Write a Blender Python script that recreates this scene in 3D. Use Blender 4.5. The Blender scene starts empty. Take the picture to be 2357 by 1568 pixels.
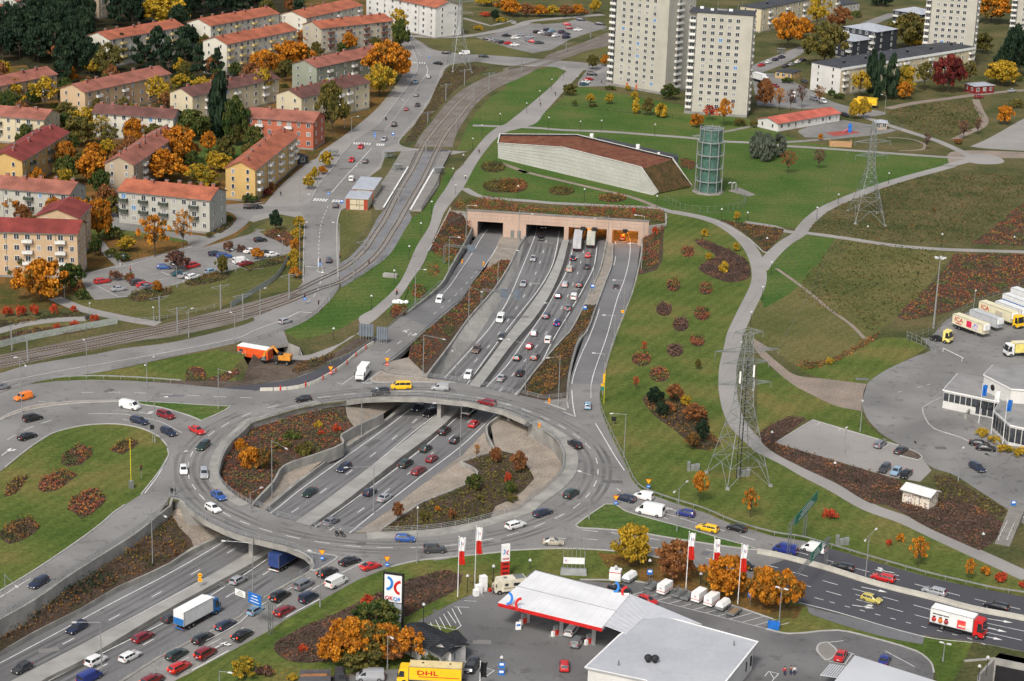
import bpy,bmesh,math,random
from mathutils import Vector,Matrix,noise
from mathutils.geometry import tessellate_polygon
random.seed(7)
R=math.radians
# ---------------------------------------------------------------- camera, sky, sun, exposure
HC,FPX,PITCH,ROLL=161.0,4700.0,R(18.0),R(1.9)
CX,CY=1178.5,784.0                       # centre of the 2357 x 1568 measuring frame
sc=bpy.context.scene
COL=sc.collection
FW=Vector((0,math.cos(PITCH),-math.sin(PITCH)))
DN=Vector((0,-math.sin(PITCH),-math.cos(PITCH)))
RT=Vector((1,0,0))
cd=bpy.data.cameras.new('camera');cam=bpy.data.objects.new('camera',cd);COL.objects.link(cam)
cd.sensor_width=36;cd.lens=36*FPX/2357;cd.clip_start=1;cd.clip_end=20000
cX=RT*math.cos(ROLL)-DN*math.sin(ROLL)
cY=-RT*math.sin(ROLL)-DN*math.cos(ROLL)
cZ=-FW
m4=Matrix((cX,cY,cZ)).transposed().to_4x4();m4.translation=Vector((0,0,HC))
cam.matrix_world=m4
sc.camera=cam
w=bpy.data.worlds.new('World');sc.world=w;w.use_nodes=True
nt=w.node_tree;bg=nt.nodes['Background']
sky=nt.nodes.new('ShaderNodeTexSky');sky.sky_type='NISHITA';sky.sun_disc=False
sky.sun_elevation=R(38);sky.sun_rotation=R(200);sky.altitude=100
sky.air_density=1.0;sky.dust_density=4.0;sky.ozone_density=1.0
hs_=nt.nodes.new('ShaderNodeHueSaturation');hs_.inputs['Saturation'].default_value=.5   # a grey overcast sky
nt.links.new(sky.outputs[0],hs_.inputs['Color']);nt.links.new(hs_.outputs[0],bg.inputs[0]);bg.inputs[1].default_value=0.1
sl=bpy.data.lights.new('sun','SUN');so=bpy.data.objects.new('sun',sl);COL.objects.link(so)
sl.energy=1.75;sl.angle=R(11);sl.color=(1.0,0.95,0.88)
_az,_el=R(200),R(50)                      # compass: sky rotation measured from +Y clockwise
sdir=Vector((math.sin(_az)*math.cos(_el),math.cos(_az)*math.cos(_el),math.sin(_el)))
so.rotation_euler=sdir.to_track_quat('Z','Y').to_euler()
sc.view_settings.view_transform='Standard';sc.view_settings.look='None'
sc.view_settings.exposure=0.64;sc.view_settings.gamma=1.0
try:
    sc.cycles.max_bounces=5;sc.cycles.diffuse_bounces=3;sc.cycles.glossy_bounces=2
    sc.cycles.transmission_bounces=4;sc.cycles.transparent_max_bounces=6
except Exception:pass
# ---------------------------------------------------------------- measuring helpers
X0={'A':0,'B':950,'C':1900,'D':2840};Y0={'1':0,'2':630,'3':1260,'4':1895}
def D(t,x,y):
    if t == 'O':return x,y
    return (X0[t[0]]+x*.42427)*.6138,(Y0[t[1]]+y*.42427)*.6138
def U(px,py,z=0.0):
    dx,dy=px-CX,py-CY
    u=dx*math.cos(ROLL)+dy*math.sin(ROLL);v=-dx*math.sin(ROLL)+dy*math.cos(ROLL)
    d=RT*u+FW*FPX+DN*v
    k=(z-HC)/d.z
    return Vector((0,0,HC))+d*k
def pix(p):
    q=p-Vector((0,0,HC));zf=q.dot(FW);u=q.dot(RT)/zf*FPX;v=q.dot(DN)/zf*FPX
    return CX+u*math.cos(ROLL)-v*math.sin(ROLL),CY+u*math.sin(ROLL)+v*math.cos(ROLL)
def T(t,x,y,z=0.0):return U(*D(t,x,y),z)
def pts(s,z=0.0):
    out=[];t='O'
    for k in s.split():
        if k.endswith(':'):t=k[:-1];continue
        zz=None
        if '/' in k:k,zz=k.split('/')
        c=[float(a) for a in k.split(',')]
        p=T(t,c[0],c[1],c[2] if len(c)>2 else z)
        if zz is not None:p.z=float(zz)
        out.append(p)
    return out
def smooth(P,closed=False,n=5,corner=55):
    N=len(P)
    if N<3:return P
    out=[]
    def corn(i):
        if not closed and (i <= 0 or i >= N-1):return True
        a=(P[i % N]-P[(i-1) % N]).xy;b=(P[(i+1) % N]-P[i % N]).xy
        if a.length<1e-6 or b.length<1e-6:return True
        return a.angle(b)>R(corner)
    for i in range(N if closed else N-1):
        p0,p1,p2,p3=P[(i-1) % N],P[i % N],P[(i+1) % N],P[(i+2) % N]
        L=(p2-p1).length
        def tan(a,b,c):
            d=(c-a);s=d.length
            return d*(L/s) if s>1e-6 else d
        m1=(p2-p1) if corn(i) else tan(p0,p1,p2)
        m2=(p2-p1) if corn(i+1) else tan(p1,p2,p3)
        for k in range(n):
            t=k/n;t2=t*t;t3=t2*t
            out.append(p1*(2*t3-3*t2+1)+m1*(t3-2*t2+t)+p2*(-2*t3+3*t2)+m2*(t3-t2))
    if not closed:out.append(P[-1])
    return out
# ---------------------------------------------------------------- materials
MATS={}
def N(nt,kind,**kw):
    n=nt.nodes.new(kind)
    for k,v in kw.items():setattr(n,k,v)
    return n
def mat(name,c,rough=.8,c2=None,scale=1.0,metal=0.0,spec=.3,detail=4,lo=.35,hi=.65,fine=.12,fscale=12.0,emit=0,coat=0,alpha=1):
    if name in MATS:return MATS[name]
    m=bpy.data.materials.new(name);m.use_nodes=True;nt=m.node_tree;b=nt.nodes['Principled BSDF']
    b.inputs['Roughness'].default_value=rough;b.inputs['Metallic'].default_value=metal
    b.inputs['Specular IOR Level'].default_value=spec
    if coat:b.inputs['Coat Weight'].default_value=coat;b.inputs['Coat Roughness'].default_value=.08
    if alpha<1:b.inputs['Alpha'].default_value=alpha
    col=(*c,1)
    tc=N(nt,'ShaderNodeTexCoord');L=nt.links.new
    if c2 is None:c2=tuple(x*.8 for x in c)
    n1=N(nt,'ShaderNodeTexNoise');n1.inputs['Scale'].default_value=scale;n1.inputs['Detail'].default_value=detail
    L(tc.outputs['Object'],n1.inputs['Vector'])
    mr=N(nt,'ShaderNodeMapRange');mr.inputs[1].default_value=lo;mr.inputs[2].default_value=hi
    L(n1.outputs[0],mr.inputs[0])
    mx=N(nt,'ShaderNodeMix',data_type='RGBA');L(mr.outputs[0],mx.inputs[0]);mx.inputs[6].default_value=col;mx.inputs[7].default_value=(*c2,1)
    n2=N(nt,'ShaderNodeTexNoise');n2.inputs['Scale'].default_value=fscale;n2.inputs['Detail'].default_value=3
    L(tc.outputs['Object'],n2.inputs['Vector'])
    m2=N(nt,'ShaderNodeMapRange');m2.inputs[1].default_value=.3;m2.inputs[2].default_value=.7;m2.inputs[3].default_value=1-fine;m2.inputs[4].default_value=1+fine
    L(n2.outputs[0],m2.inputs[0])
    ml=N(nt,'ShaderNodeVectorMath',operation='SCALE');L(mx.outputs[2],ml.inputs[0]);L(m2.outputs[0],ml.inputs[3])
    L(ml.outputs[0],b.inputs['Base Color'])
    if emit:
        b.inputs['Emission Color'].default_value=col;b.inputs['Emission Strength'].default_value=emit
    MATS[name]=m;return m
def leafmat(name,ramp,rough=.75):
    """foliage: colour from the per-face value rnd, nudged per tree"""
    if name in MATS:return MATS[name]
    m=bpy.data.materials.new(name);m.use_nodes=True;nt=m.node_tree;b=nt.nodes['Principled BSDF'];L=nt.links.new
    b.inputs['Roughness'].default_value=rough;b.inputs['Specular IOR Level'].default_value=.15
    at=N(nt,'ShaderNodeAttribute',attribute_name='rnd')
    oi=N(nt,'ShaderNodeObjectInfo')
    a1=N(nt,'ShaderNodeMath',operation='MULTIPLY_ADD');L(oi.outputs['Random'],a1.inputs[0]);a1.inputs[1].default_value=.36;a1.inputs[2].default_value=-.18
    a2=N(nt,'ShaderNodeMath',operation='ADD');L(at.outputs['Fac'],a2.inputs[0]);L(a1.outputs[0],a2.inputs[1])
    cr=N(nt,'ShaderNodeValToRGB');L(a2.outputs[0],cr.inputs[0])
    e=cr.color_ramp.elements
    while len(e)<len(ramp):e.new(.5)
    for i,c in enumerate(ramp):e[i].position=i/(len(ramp)-1);e[i].color=(*c,1)
    L(cr.outputs[0],b.inputs['Base Color'])
    try:
        b.inputs['Subsurface Weight'].default_value=0
    except Exception:pass
    MATS[name]=m;return m
def grassmat(name,c,c2,c3,stripe=.25,ang=20,sw=2.6,patch=.05,bump=.4):
    if name in MATS:return MATS[name]
    m=bpy.data.materials.new(name);m.use_nodes=True;nt=m.node_tree;b=nt.nodes['Principled BSDF'];L=nt.links.new
    b.inputs['Roughness'].default_value=.95;b.inputs['Specular IOR Level'].default_value=.1
    tc=N(nt,'ShaderNodeTexCoord')
    n1=N(nt,'ShaderNodeTexNoise');n1.inputs['Scale'].default_value=patch;n1.inputs['Detail'].default_value=6;n1.inputs['Roughness'].default_value=.62
    L(tc.outputs['Object'],n1.inputs['Vector'])
    cr=N(nt,'ShaderNodeValToRGB');e=cr.color_ramp.elements;e.new(.5)
    e[0].position=.36;e[0].color=(*c,1);e[1].position=.5;e[1].color=(*c2,1);e[2].position=.66;e[2].color=(*c3,1)
    L(n1.outputs[0],cr.inputs[0])
    mp=N(nt,'ShaderNodeMapping');mp.inputs['Rotation'].default_value=(0,0,R(ang));L(tc.outputs['Object'],mp.inputs['Vector'])
    wv=N(nt,'ShaderNodeTexWave');wv.inputs['Scale'].default_value=1/sw/2;wv.inputs['Distortion'].default_value=3.5;wv.inputs['Detail'].default_value=2;wv.inputs['Detail Scale'].default_value=.35
    L(mp.outputs[0],wv.inputs['Vector'])
    mr=N(nt,'ShaderNodeMapRange');mr.inputs[3].default_value=1-stripe;mr.inputs[4].default_value=1+stripe;L(wv.outputs['Fac'],mr.inputs[0])
    n2=N(nt,'ShaderNodeTexNoise');n2.inputs['Scale'].default_value=1.1;n2.inputs['Detail'].default_value=6;n2.inputs['Roughness'].default_value=.7
    L(tc.outputs['Object'],n2.inputs['Vector'])
    m2=N(nt,'ShaderNodeMapRange');m2.inputs[1].default_value=.3;m2.inputs[2].default_value=.7;m2.inputs[3].default_value=.6;m2.inputs[4].default_value=1.42
    L(n2.outputs[0],m2.inputs[0])
    mu=N(nt,'ShaderNodeMath',operation='MULTIPLY');L(mr.outputs[0],mu.inputs[0]);L(m2.outputs[0],mu.inputs[1])
    ml=N(nt,'ShaderNodeVectorMath',operation='SCALE');L(cr.outputs[0],ml.inputs[0]);L(mu.outputs[0],ml.inputs[3])
    L(ml.outputs[0],b.inputs['Base Color'])
    bp=N(nt,'ShaderNodeBump');bp.inputs['Strength'].default_value=bump;bp.inputs['Distance'].default_value=.3;L(n2.outputs[0],bp.inputs['Height']);L(bp.outputs[0],b.inputs['Normal'])
    MATS[name]=m;return m
def asphalt(name,c,var=.12,crack=.35):
    if name in MATS:return MATS[name]
    m=bpy.data.materials.new(name);m.use_nodes=True;nt=m.node_tree;b=nt.nodes['Principled BSDF'];L=nt.links.new
    b.inputs['Roughness'].default_value=.85;b.inputs['Specular IOR Level'].default_value=.25
    tc=N(nt,'ShaderNodeTexCoord')
    def ns(scale,detail,lo,hi,a,z,rough=.5):
        n=N(nt,'ShaderNodeTexNoise');n.inputs['Scale'].default_value=scale;n.inputs['Detail'].default_value=detail;n.inputs['Roughness'].default_value=rough
        L(tc.outputs['Object'],n.inputs['Vector'])
        r=N(nt,'ShaderNodeMapRange');r.inputs[1].default_value=lo;r.inputs[2].default_value=hi;r.inputs[3].default_value=a;r.inputs[4].default_value=z
        L(n.outputs[0],r.inputs[0]);return r
    a=ns(.06,5,.35,.65,1-var,1+var);bb=ns(2.2,5,.3,.7,.93,1.07,.7)
    c_=ns(.35,6,.585,.62,1,1-crack*.5,.6)
    m1=N(nt,'ShaderNodeMath',operation='MULTIPLY');L(a.outputs[0],m1.inputs[0]);L(bb.outputs[0],m1.inputs[1])
    m2=N(nt,'ShaderNodeMath',operation='MULTIPLY');L(m1.outputs[0],m2.inputs[0]);L(c_.outputs[0],m2.inputs[1])
    v=N(nt,'ShaderNodeTexVoronoi',feature='DISTANCE_TO_EDGE');v.inputs['Scale'].default_value=.045;v.inputs['Randomness'].default_value=1
    nn=N(nt,'ShaderNodeTexNoise');nn.inputs['Scale'].default_value=.25;nn.inputs['Detail'].default_value=4;L(tc.outputs['Object'],nn.inputs['Vector'])
    ad=N(nt,'ShaderNodeVectorMath',operation='SCALE');L(nn.outputs['Color'],ad.inputs[0]);ad.inputs[3].default_value=7
    a2=N(nt,'ShaderNodeVectorMath',operation='ADD');L(tc.outputs['Object'],a2.inputs[0]);L(ad.outputs[0],a2.inputs[1]);L(a2.outputs[0],v.inputs['Vector'])
    vr=N(nt,'ShaderNodeMapRange');vr.inputs[1].default_value=.0;vr.inputs[2].default_value=.004;vr.inputs[3].default_value=1-crack;vr.inputs[4].default_value=1;L(v.outputs['Distance'],vr.inputs[0])
    m3=N(nt,'ShaderNodeMath',operation='MULTIPLY');L(m2.outputs[0],m3.inputs[0]);L(vr.outputs[0],m3.inputs[1])
    cc=N(nt,'ShaderNodeVectorMath',operation='SCALE');cc.inputs[0].default_value=c;L(m3.outputs[0],cc.inputs[3]);L(cc.outputs[0],b.inputs['Base Color'])
    MATS[name]=m;return m
M=dict(
 lawn=grassmat('lawn',(.058,.092,.018),(.09,.115,.027),(.15,.13,.042),.07,25,5,.045),
 lawn2=grassmat('mown_lawn',(.046,.095,.018),(.068,.11,.025),(.105,.12,.036),.07,70,5,.04),
 lawn_dry=grassmat('dry_lawn',(.065,.078,.022),(.10,.10,.034),(.15,.125,.05),.04,35,5.0,.03),
 rough=grassmat('rough_grass',(.052,.064,.022),(.088,.085,.034),(.13,.105,.05),.0,0,3,.06,.8),
 leafy=grassmat('leaf_litter',(.055,.065,.018),(.12,.075,.025),(.20,.10,.03),.0,0,3,.1,.8),
 soil=grassmat('bare_soil',(.06,.045,.035),(.09,.07,.055),(.13,.105,.085),.0,0,3,.1,.6),
 bedsoil=grassmat('bed_soil',(.055,.05,.028),(.075,.052,.038),(.09,.065,.05),.0,0,3,.2,.9),
 road=asphalt('asphalt',(.20,.194,.186),.17,.4),road2=asphalt('street_asphalt',(.215,.207,.198),.14,.3),hwy=asphalt('motorway_asphalt',(.165,.163,.165),.14,.2),
 dark=asphalt('new_asphalt',(.068,.068,.078),.12,.05),patch=asphalt('mid_asphalt',(.14,.14,.145),.15,.3),
 path=asphalt('path_asphalt',(.27,.255,.24),.1,.15),gravel=mat('gravel_surface',(.30,.265,.225),.95,(.23,.2,.17),.3,fine=.3,fscale=5),
 paver=mat('slope_pavers',(.31,.265,.215),.95,(.235,.20,.165),.25,fine=.35,fscale=3.5),
 ballast=mat('ballast',(.19,.168,.15),.95,(.13,.108,.09),.12,fine=.4,fscale=4),ballast2=mat('grey_ballast',(.20,.20,.205),.95,(.15,.15,.155),.15,fine=.35,fscale=4),
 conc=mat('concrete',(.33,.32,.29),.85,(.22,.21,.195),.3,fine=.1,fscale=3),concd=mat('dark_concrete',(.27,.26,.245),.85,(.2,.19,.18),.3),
 kerb=mat('kerb_stone',(.40,.39,.37),.8,(.33,.32,.3),.5),paint=mat('road_paint',(.72,.72,.70),.7,(.55,.55,.54),.8),
 plat=mat('platform_paving',(.235,.22,.2),.9,(.19,.18,.165),.3),dirt=mat('dirt_track',(.27,.215,.175),.95,(.2,.165,.135),.15,fine=.25,fscale=2),
 steel=mat('galvanised_steel',(.42,.43,.43),.45,metal=.55),steeld=mat('weathered_steel',(.23,.24,.235),.5,metal=.4),black=mat('black_metal',(.02,.02,.022),.5),
 white=mat('white_paint',(.8,.8,.79),.5,(.72,.72,.7),.6),redc=mat('rail_rust',(.16,.105,.07),.6,metal=.5),rubber=mat('rubber',(.012,.012,.013),.7),
 glass=mat('window_glass',(.03,.035,.04),.12,(.06,.065,.075),1.5,spec=.7),granite=mat('pink_facade_stone',(.47,.34,.265),.8,(.42,.295,.225),.2,fine=.06,fscale=2))
# ---------------------------------------------------------------- mesh builder
class MB:
    def __init__(s):s.v=[];s.f=[];s.mi=[];s.m=[];s.cur=0
    def use(s,m):
        if isinstance(m,str):m=M[m]
        if m not in s.m:s.m.append(m)
        s.cur=s.m.index(m);return s
    def face(s,*ps):
        i=len(s.v);s.v+= [tuple(p) for p in ps];s.f.append(list(range(i,i+len(ps))));s.mi.append(s.cur);return s
    def box(s,c,d,rz=0,top=None):
        """centre-bottom c, size d; top=(sx,sy) tapers the top"""
        x,y,z=d[0]/2,d[1]/2,d[2];tx,ty=top or (1,1)
        q=Matrix.Rotation(rz,3,'Z')
        P=[Vector(c)+q @ Vector(a) for a in [(-x,-y,0),(x,-y,0),(x,y,0),(-x,y,0),(-x*tx,-y*ty,z),(x*tx,-y*ty,z),(x*tx,y*ty,z),(-x*tx,y*ty,z)]]
        i=len(s.v);s.v+= [tuple(p) for p in P]
        for f in [(0,3,2,1),(4,5,6,7),(0,1,5,4),(1,2,6,5),(2,3,7,6),(3,0,4,7)]:s.f.append([i+k for k in f]);s.mi.append(s.cur)
        return s
    def bar(s,a,b,w,h=None,n=4):
        """prism along a-b"""
        a,b=Vector(a),Vector(b);d=b-a
        if d.length<1e-5:return s
        q=d.to_track_quat('Z','Y').to_matrix();h=h or w;i=len(s.v);off=R(45) if n == 4 else 0;k=1.4142 if n == 4 else 1
        for p in (a,b):
            for j in range(n):
                t=off+2*math.pi*j/n
                s.v.append(tuple(p+q @ Vector((math.cos(t)*w/2*k,math.sin(t)*h/2*k,0))))
        for j in range(n):s.f.append([i+j,i+(j+1) % n,i+n+(j+1) % n,i+n+j]);s.mi.append(s.cur)
        s.f.append([i+n+j for j in range(n)]);s.mi.append(s.cur);s.f.append([i+n-1-j for j in range(n)]);s.mi.append(s.cur)
        return s
    def cone(s,a,b,ra,rb,n=8):
        a,b=Vector(a),Vector(b);q=(b-a).to_track_quat('Z','Y').to_matrix();i=len(s.v)
        for p,r in ((a,ra),(b,rb)):
            for j in range(n):t=2*math.pi*j/n;s.v.append(tuple(p+q @ Vector((math.cos(t)*r,math.sin(t)*r,0))))
        for j in range(n):s.f.append([i+j,i+(j+1) % n,i+n+(j+1) % n,i+n+j]);s.mi.append(s.cur)
        s.f.append([i+n+j for j in range(n)]);s.mi.append(s.cur);s.f.append([i+n-1-j for j in range(n)]);s.mi.append(s.cur)
        return s
    def ball(s,c,r,n=8,m=5,sz=1):
        c=Vector(c);i=len(s.v)
        for a in range(m+1):
            t=math.pi*a/m
            for j in range(n):p=2*math.pi*j/n;s.v.append(tuple(c+Vector((math.sin(t)*math.cos(p)*r,math.sin(t)*math.sin(p)*r,math.cos(t)*r*sz))))
        for a in range(m):
            for j in range(n):s.f.append([i+a*n+j,i+(a+1)*n+j,i+(a+1)*n+(j+1) % n,i+a*n+(j+1) % n]);s.mi.append(s.cur)
        return s
    def prism(s,P,h,mats=None):
        """polygon (list of Vector, any order) from its z up by h"""
        P=[Vector(p) for p in P];n=len(P)
        if sum(P[i].x*P[(i+1) % n].y-P[(i+1) % n].x*P[i].y for i in range(n))<0:P=P[::-1]
        tri=tessellate_polygon([[Vector((p.x,p.y,0)) for p in P]])
        i=len(s.v);s.v+= [tuple(p) for p in P]+[(p.x,p.y,p.z+h) for p in P]
        for t in tri:
            a,b,c=P[t[0]],P[t[1]],P[t[2]]
            if (b-a).xy.cross((c-a).xy)<0:t=(t[0],t[2],t[1])
            s.f.append([i+n+k for k in t]);s.mi.append(s.cur);s.f.append([i+k for k in reversed(t)]);s.mi.append(s.cur)
        for j in range(n):s.f.append([i+j,i+(j+1) % n,i+n+(j+1) % n,i+n+j]);s.mi.append(s.cur)
        return s
    def build(s,name,parent=None,loc=None,rz=0,sm=False):
        me=bpy.data.meshes.new(name);me.from_pydata(s.v,[],s.f)
        for m in s.m:me.materials.append(m)
        me.polygons.foreach_set('material_index',s.mi)
        if sm:me.polygons.foreach_set('use_smooth',[True]*len(s.f))
        me.update();o=bpy.data.objects.new(name,me);COL.objects.link(o)
        if parent:o.parent=parent
        if loc is not None:o.location=loc
        if rz:o.rotation_euler.z=rz
        return o
def tag(o,label=None,cat=None,group=None,kind=None):
    if label:o['label']=label
    if cat:o['category']=cat
    if group:o['group']=group
    if kind:o['kind']=kind
    return o
def thing(name,label,cat,loc=(0,0,0),rz=0,group=None):
    o=bpy.data.objects.new(name,None);o.empty_display_size=.5;COL.objects.link(o);o.location=loc;o.rotation_euler.z=rz
    return tag(o,label,cat,group)
def copytree(o,loc,rz=0,scale=None):
    r=o.copy();COL.objects.link(r);r.location=loc;r.rotation_euler=(0,0,rz)
    if scale is not None:r.scale=scale
    for ch in o.children:
        c=ch.copy();COL.objects.link(c);c.parent=r
        for g in ch.children:
            d=g.copy();COL.objects.link(d);d.parent=c
    return r
# automatic labels: description + landmark, made unique by ordinals
AUTO=[]
ORD=['','second ','third ','fourth ','fifth ','sixth ','seventh ','eighth ','ninth ','tenth ','eleventh ','twelfth ','thirteenth ','fourteenth ','fifteenth ','sixteenth ']
ORD+= [f'{n}th ' for n in range(17,60)]
def auto(o,base,where,cat,group=None):
    AUTO.append((o,base,where));o['category']=cat
    if group:o['group']=group
def finish_labels():
    from collections import defaultdict
    g=defaultdict(list);bpy.context.view_layer.update()
    for o,b,wh in AUTO:g[(b,wh)].append(o)
    def fit(s):
        for wd in ('round-crowned ','loose-crowned ','tall ','small ','thin ','pale ','large ','short ','grey ','nearly '):
            if len(s.split())>16:s=s.replace(wd,'',1)
        return s
    for (b,wh),os_ in g.items():
        if len(os_) == 1:os_[0]['label']=f'{b} {wh}';continue
        P=[(pix(o.location),o) for o in os_]
        xs=[p[0][0] for p in P];ys=[p[0][1] for p in P]
        if max(xs)-min(xs)>.8*(max(ys)-min(ys)):
            P.sort(key=lambda p:p[0][0])
            for i,(_,o) in enumerate(P):o['label']=f'{b} {wh}, {ORD[i]}from left' if i else f'{b} {wh}, leftmost'
        else:
            P.sort(key=lambda p:-p[0][1])
            for i,(_,o) in enumerate(P):o['label']=f'{b} {wh}, {ORD[i]}nearest' if i else f'{b} {wh}, nearest'
    for o,b,wh in AUTO:o['label']=fit(o['label'])
# ---------------------------------------------------------------- sheets, strips, walls
def tess(rings):
    flat=[p for r in rings for p in r]
    tri=tessellate_polygon([[Vector((p.x,p.y,0)) for p in r] for r in rings])
    out=[]
    for t in tri:
        a,b,c=flat[t[0]],flat[t[1]],flat[t[2]]
        if (b-a).xy.cross((c-a).xy)<0:t=(t[0],t[2],t[1])
        out.append(t)
    return flat,out
def sheet(name,s,m,z=0.0,dz=.004,holes=(),sm=True,thick=0,side=None,kind='structure',mb=None):
    P=s if not isinstance(s,str) else pts(s,z)
    rings=[smooth(P,True,4) if sm else P]
    for h in holes:
        q=h if not isinstance(h,str) else pts(h,z);rings.append(smooth(q,True,4) if sm else q)
    flat,tri=tess(rings)
    own=mb is None;mb=mb or MB();mb.use(m);i=len(mb.v)
    mb.v+= [(p.x,p.y,p.z+dz) for p in flat]
    for t in tri:mb.f.append([i+k for k in t]);mb.mi.append(mb.cur)
    if thick:
        mb.use(side or m);j=len(mb.v);mb.v+= [(p.x,p.y,p.z+dz-thick) for p in flat]
        for t in tri:mb.f.append([j+k for k in reversed(t)]);mb.mi.append(mb.cur)
        base=0
        for r in rings:
            n=len(r)
            for k in range(n):a,b=base+k,base+(k+1) % n;mb.f.append([i+a,i+b,j+b,j+a]);mb.mi.append(mb.cur)
            base+= n
    if not own:return rings
    o=mb.build(name)
    if kind:o['kind']=kind
    return o
def offs(P,closed=False):
    """left normals at each point of a polyline"""
    n=len(P);out=[]
    for i in range(n):
        a=P[(i-1) % n] if (closed or i) else P[i];b=P[(i+1) % n] if (closed or i<n-1) else P[i]
        d=(b-a).xy
        d=d.normalized() if d.length>1e-7 else Vector((1,0));out.append(Vector((-d.y,d.x,0)))
    return out
def ribbon(mb,P,w,dz=0,h=0,closed=False,m=None,shift=0):
    """flat ribbon (h=0) or solid kerb/wall of width w and height h along P"""
    if m:mb.use(m)
    nn=offs(P,closed);n=len(P);i=len(mb.v)
    for p,q in zip(P,nn):
        for sgn in (1,-1):a=p+q*(shift+sgn*w/2);mb.v.append((a.x,a.y,a.z+dz+h))
        if h:
            for sgn in (1,-1):a=p+q*(shift+sgn*w/2);mb.v.append((a.x,a.y,a.z+dz))
    k=4 if h else 2
    for j in range(n if closed else n-1):
        a,b=i+j*k,i+((j+1) % n)*k
        mb.f.append([a,a+1,b+1,b]);mb.mi.append(mb.cur)
        if h:
            mb.f.append([a,b,b+2,a+2]);mb.mi.append(mb.cur);mb.f.append([a+1,a+3,b+3,b+1]);mb.mi.append(mb.cur)
    if h and not closed:
        for a in (i,i+(n-1)*k):mb.f.append([a,a+2,a+3,a+1]);mb.mi.append(mb.cur)
    return mb
def wallstrip(mb,P,zb,t=.4,m=None,shift=0):
    """wall with top polyline P down to height(s) zb"""
    if m:mb.use(m)
    nn=offs(P);n=len(P);i=len(mb.v);zs=zb if isinstance(zb,(list,tuple)) else [zb]*n
    if len(zs) != n:zs=[zs[min(len(zs)-1,int(j/max(1,n-1)*(len(zs)-1)))]*1.0 for j in range(n)]
    for p,q,z in zip(P,nn,zs):
        for sgn in (1,-1):
            a=p+q*(shift+sgn*t/2);mb.v.append((a.x,a.y,a.z));mb.v.append((a.x,a.y,z))
    for j in range(n-1):
        a,b=i+j*4,i+(j+1)*4
        for f in ([a,a+2,b+2,b],[a,b,b+1,a+1],[a+2,a+3,b+3,b+2]):mb.f.append(f);mb.mi.append(mb.cur)
    for a in (i,i+(n-1)*4):mb.f.append([a,a+1,a+3,a+2]);mb.mi.append(mb.cur)
    return mb
def resample(P,step,closed=False):
    Q=P+[P[0]] if closed else P;out=[Q[0].copy()];acc=0;L=0
    for a,b in zip(Q,Q[1:]):
        d=(b-a).length
        while acc+d >= step:
            t=(step-acc)/d;a=a.lerp(b,t);out.append(a.copy());d=(b-a).length;acc=0
        acc+= d
    return out
def dashes(mb,P,w=.12,dash=3,gap=9,dz=.012,start=0):
    Q=resample(P,.75);k=int(dash/.75);g=max(1,int(gap/.75));i=int(start/.75)
    while i+k<len(Q)+1:
        seg=Q[i:i+k+1]
        if len(seg)>1:ribbon(mb,seg,w,dz)
        i+= k+g
# ================================================================ THE SETTING
ZM=-6.0
PL=T('B2',1893,378,1.9);PR=T('C2',1258,478,1.9);PL.z=PR.z=0
# the sunken motorway's cutting: outline at ground level
HOLE=([PL.copy()]+pts('B2: 1745,355 1650,540 1550,735 1520,770 1400,1000 1330,1180 1300,1290 1310,1320 1560,1410 B3: 1310,150 1130,290 1100,340 800,590 600,610 400,650 200,710 0,770 '
  'A3: 2150,850 2050,940 1980,1060 1940,1180 1940,1250 1990,1340 2080,1415 2190,1480 1900,1500 1600,1450 1500,1470 '
  'A4: 1450,20 1400,85 1200,245 900,435 600,625 300,835 0,1005 -250,1160 -250,2100 1900,2100 B4: -50,1500 180,1260 600,1010 900,790 1180,560 1000,560 850,245 1000,240 1300,230 1600,210 1900,160 2150,95 2357,25 '
  'C3: 200,1455 375,1325 485,1200 505,1100 485,1000 415,905 300,825 170,750 130,650 100,520 330,570 530,545 548,425 845,425 900,250 985,0 C2: 1075,1300 1150,1120 1240,930 1330,900 1380,800 1385,600 1405,495')+[PR.copy()])
HOLE2=pts('O: 552,806 562,783 650,762 657,786 690,800 700,826 640,862 600,868 575,850')
HOLE3=pts('D4: 2090,1352 2150,1300 2650,1420 2650,2000 1900,2000 1960,1500')
far=[Vector((-6000,-300,0)),Vector((6000,-300,0)),Vector((6000,9000,0)),Vector((-6000,9000,0))]
sheet('ground',far,'rough',dz=0,holes=[HOLE,HOLE2,HOLE3],sm=False)
for nm,H,z,m in (('cutting_floor',HOLE,-7.6,'paver'),('underpass_floor',HOLE3,-4.2,'path')):
    b=MB().use(m);flat,tri=tess([[Vector((p.x,p.y,z)) for p in H]])
    b.v=[tuple(p) for p in flat]
    for t in tri:b.f.append(list(t));b.mi.append(0)
    tag(b.build(nm),kind='structure')
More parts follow.
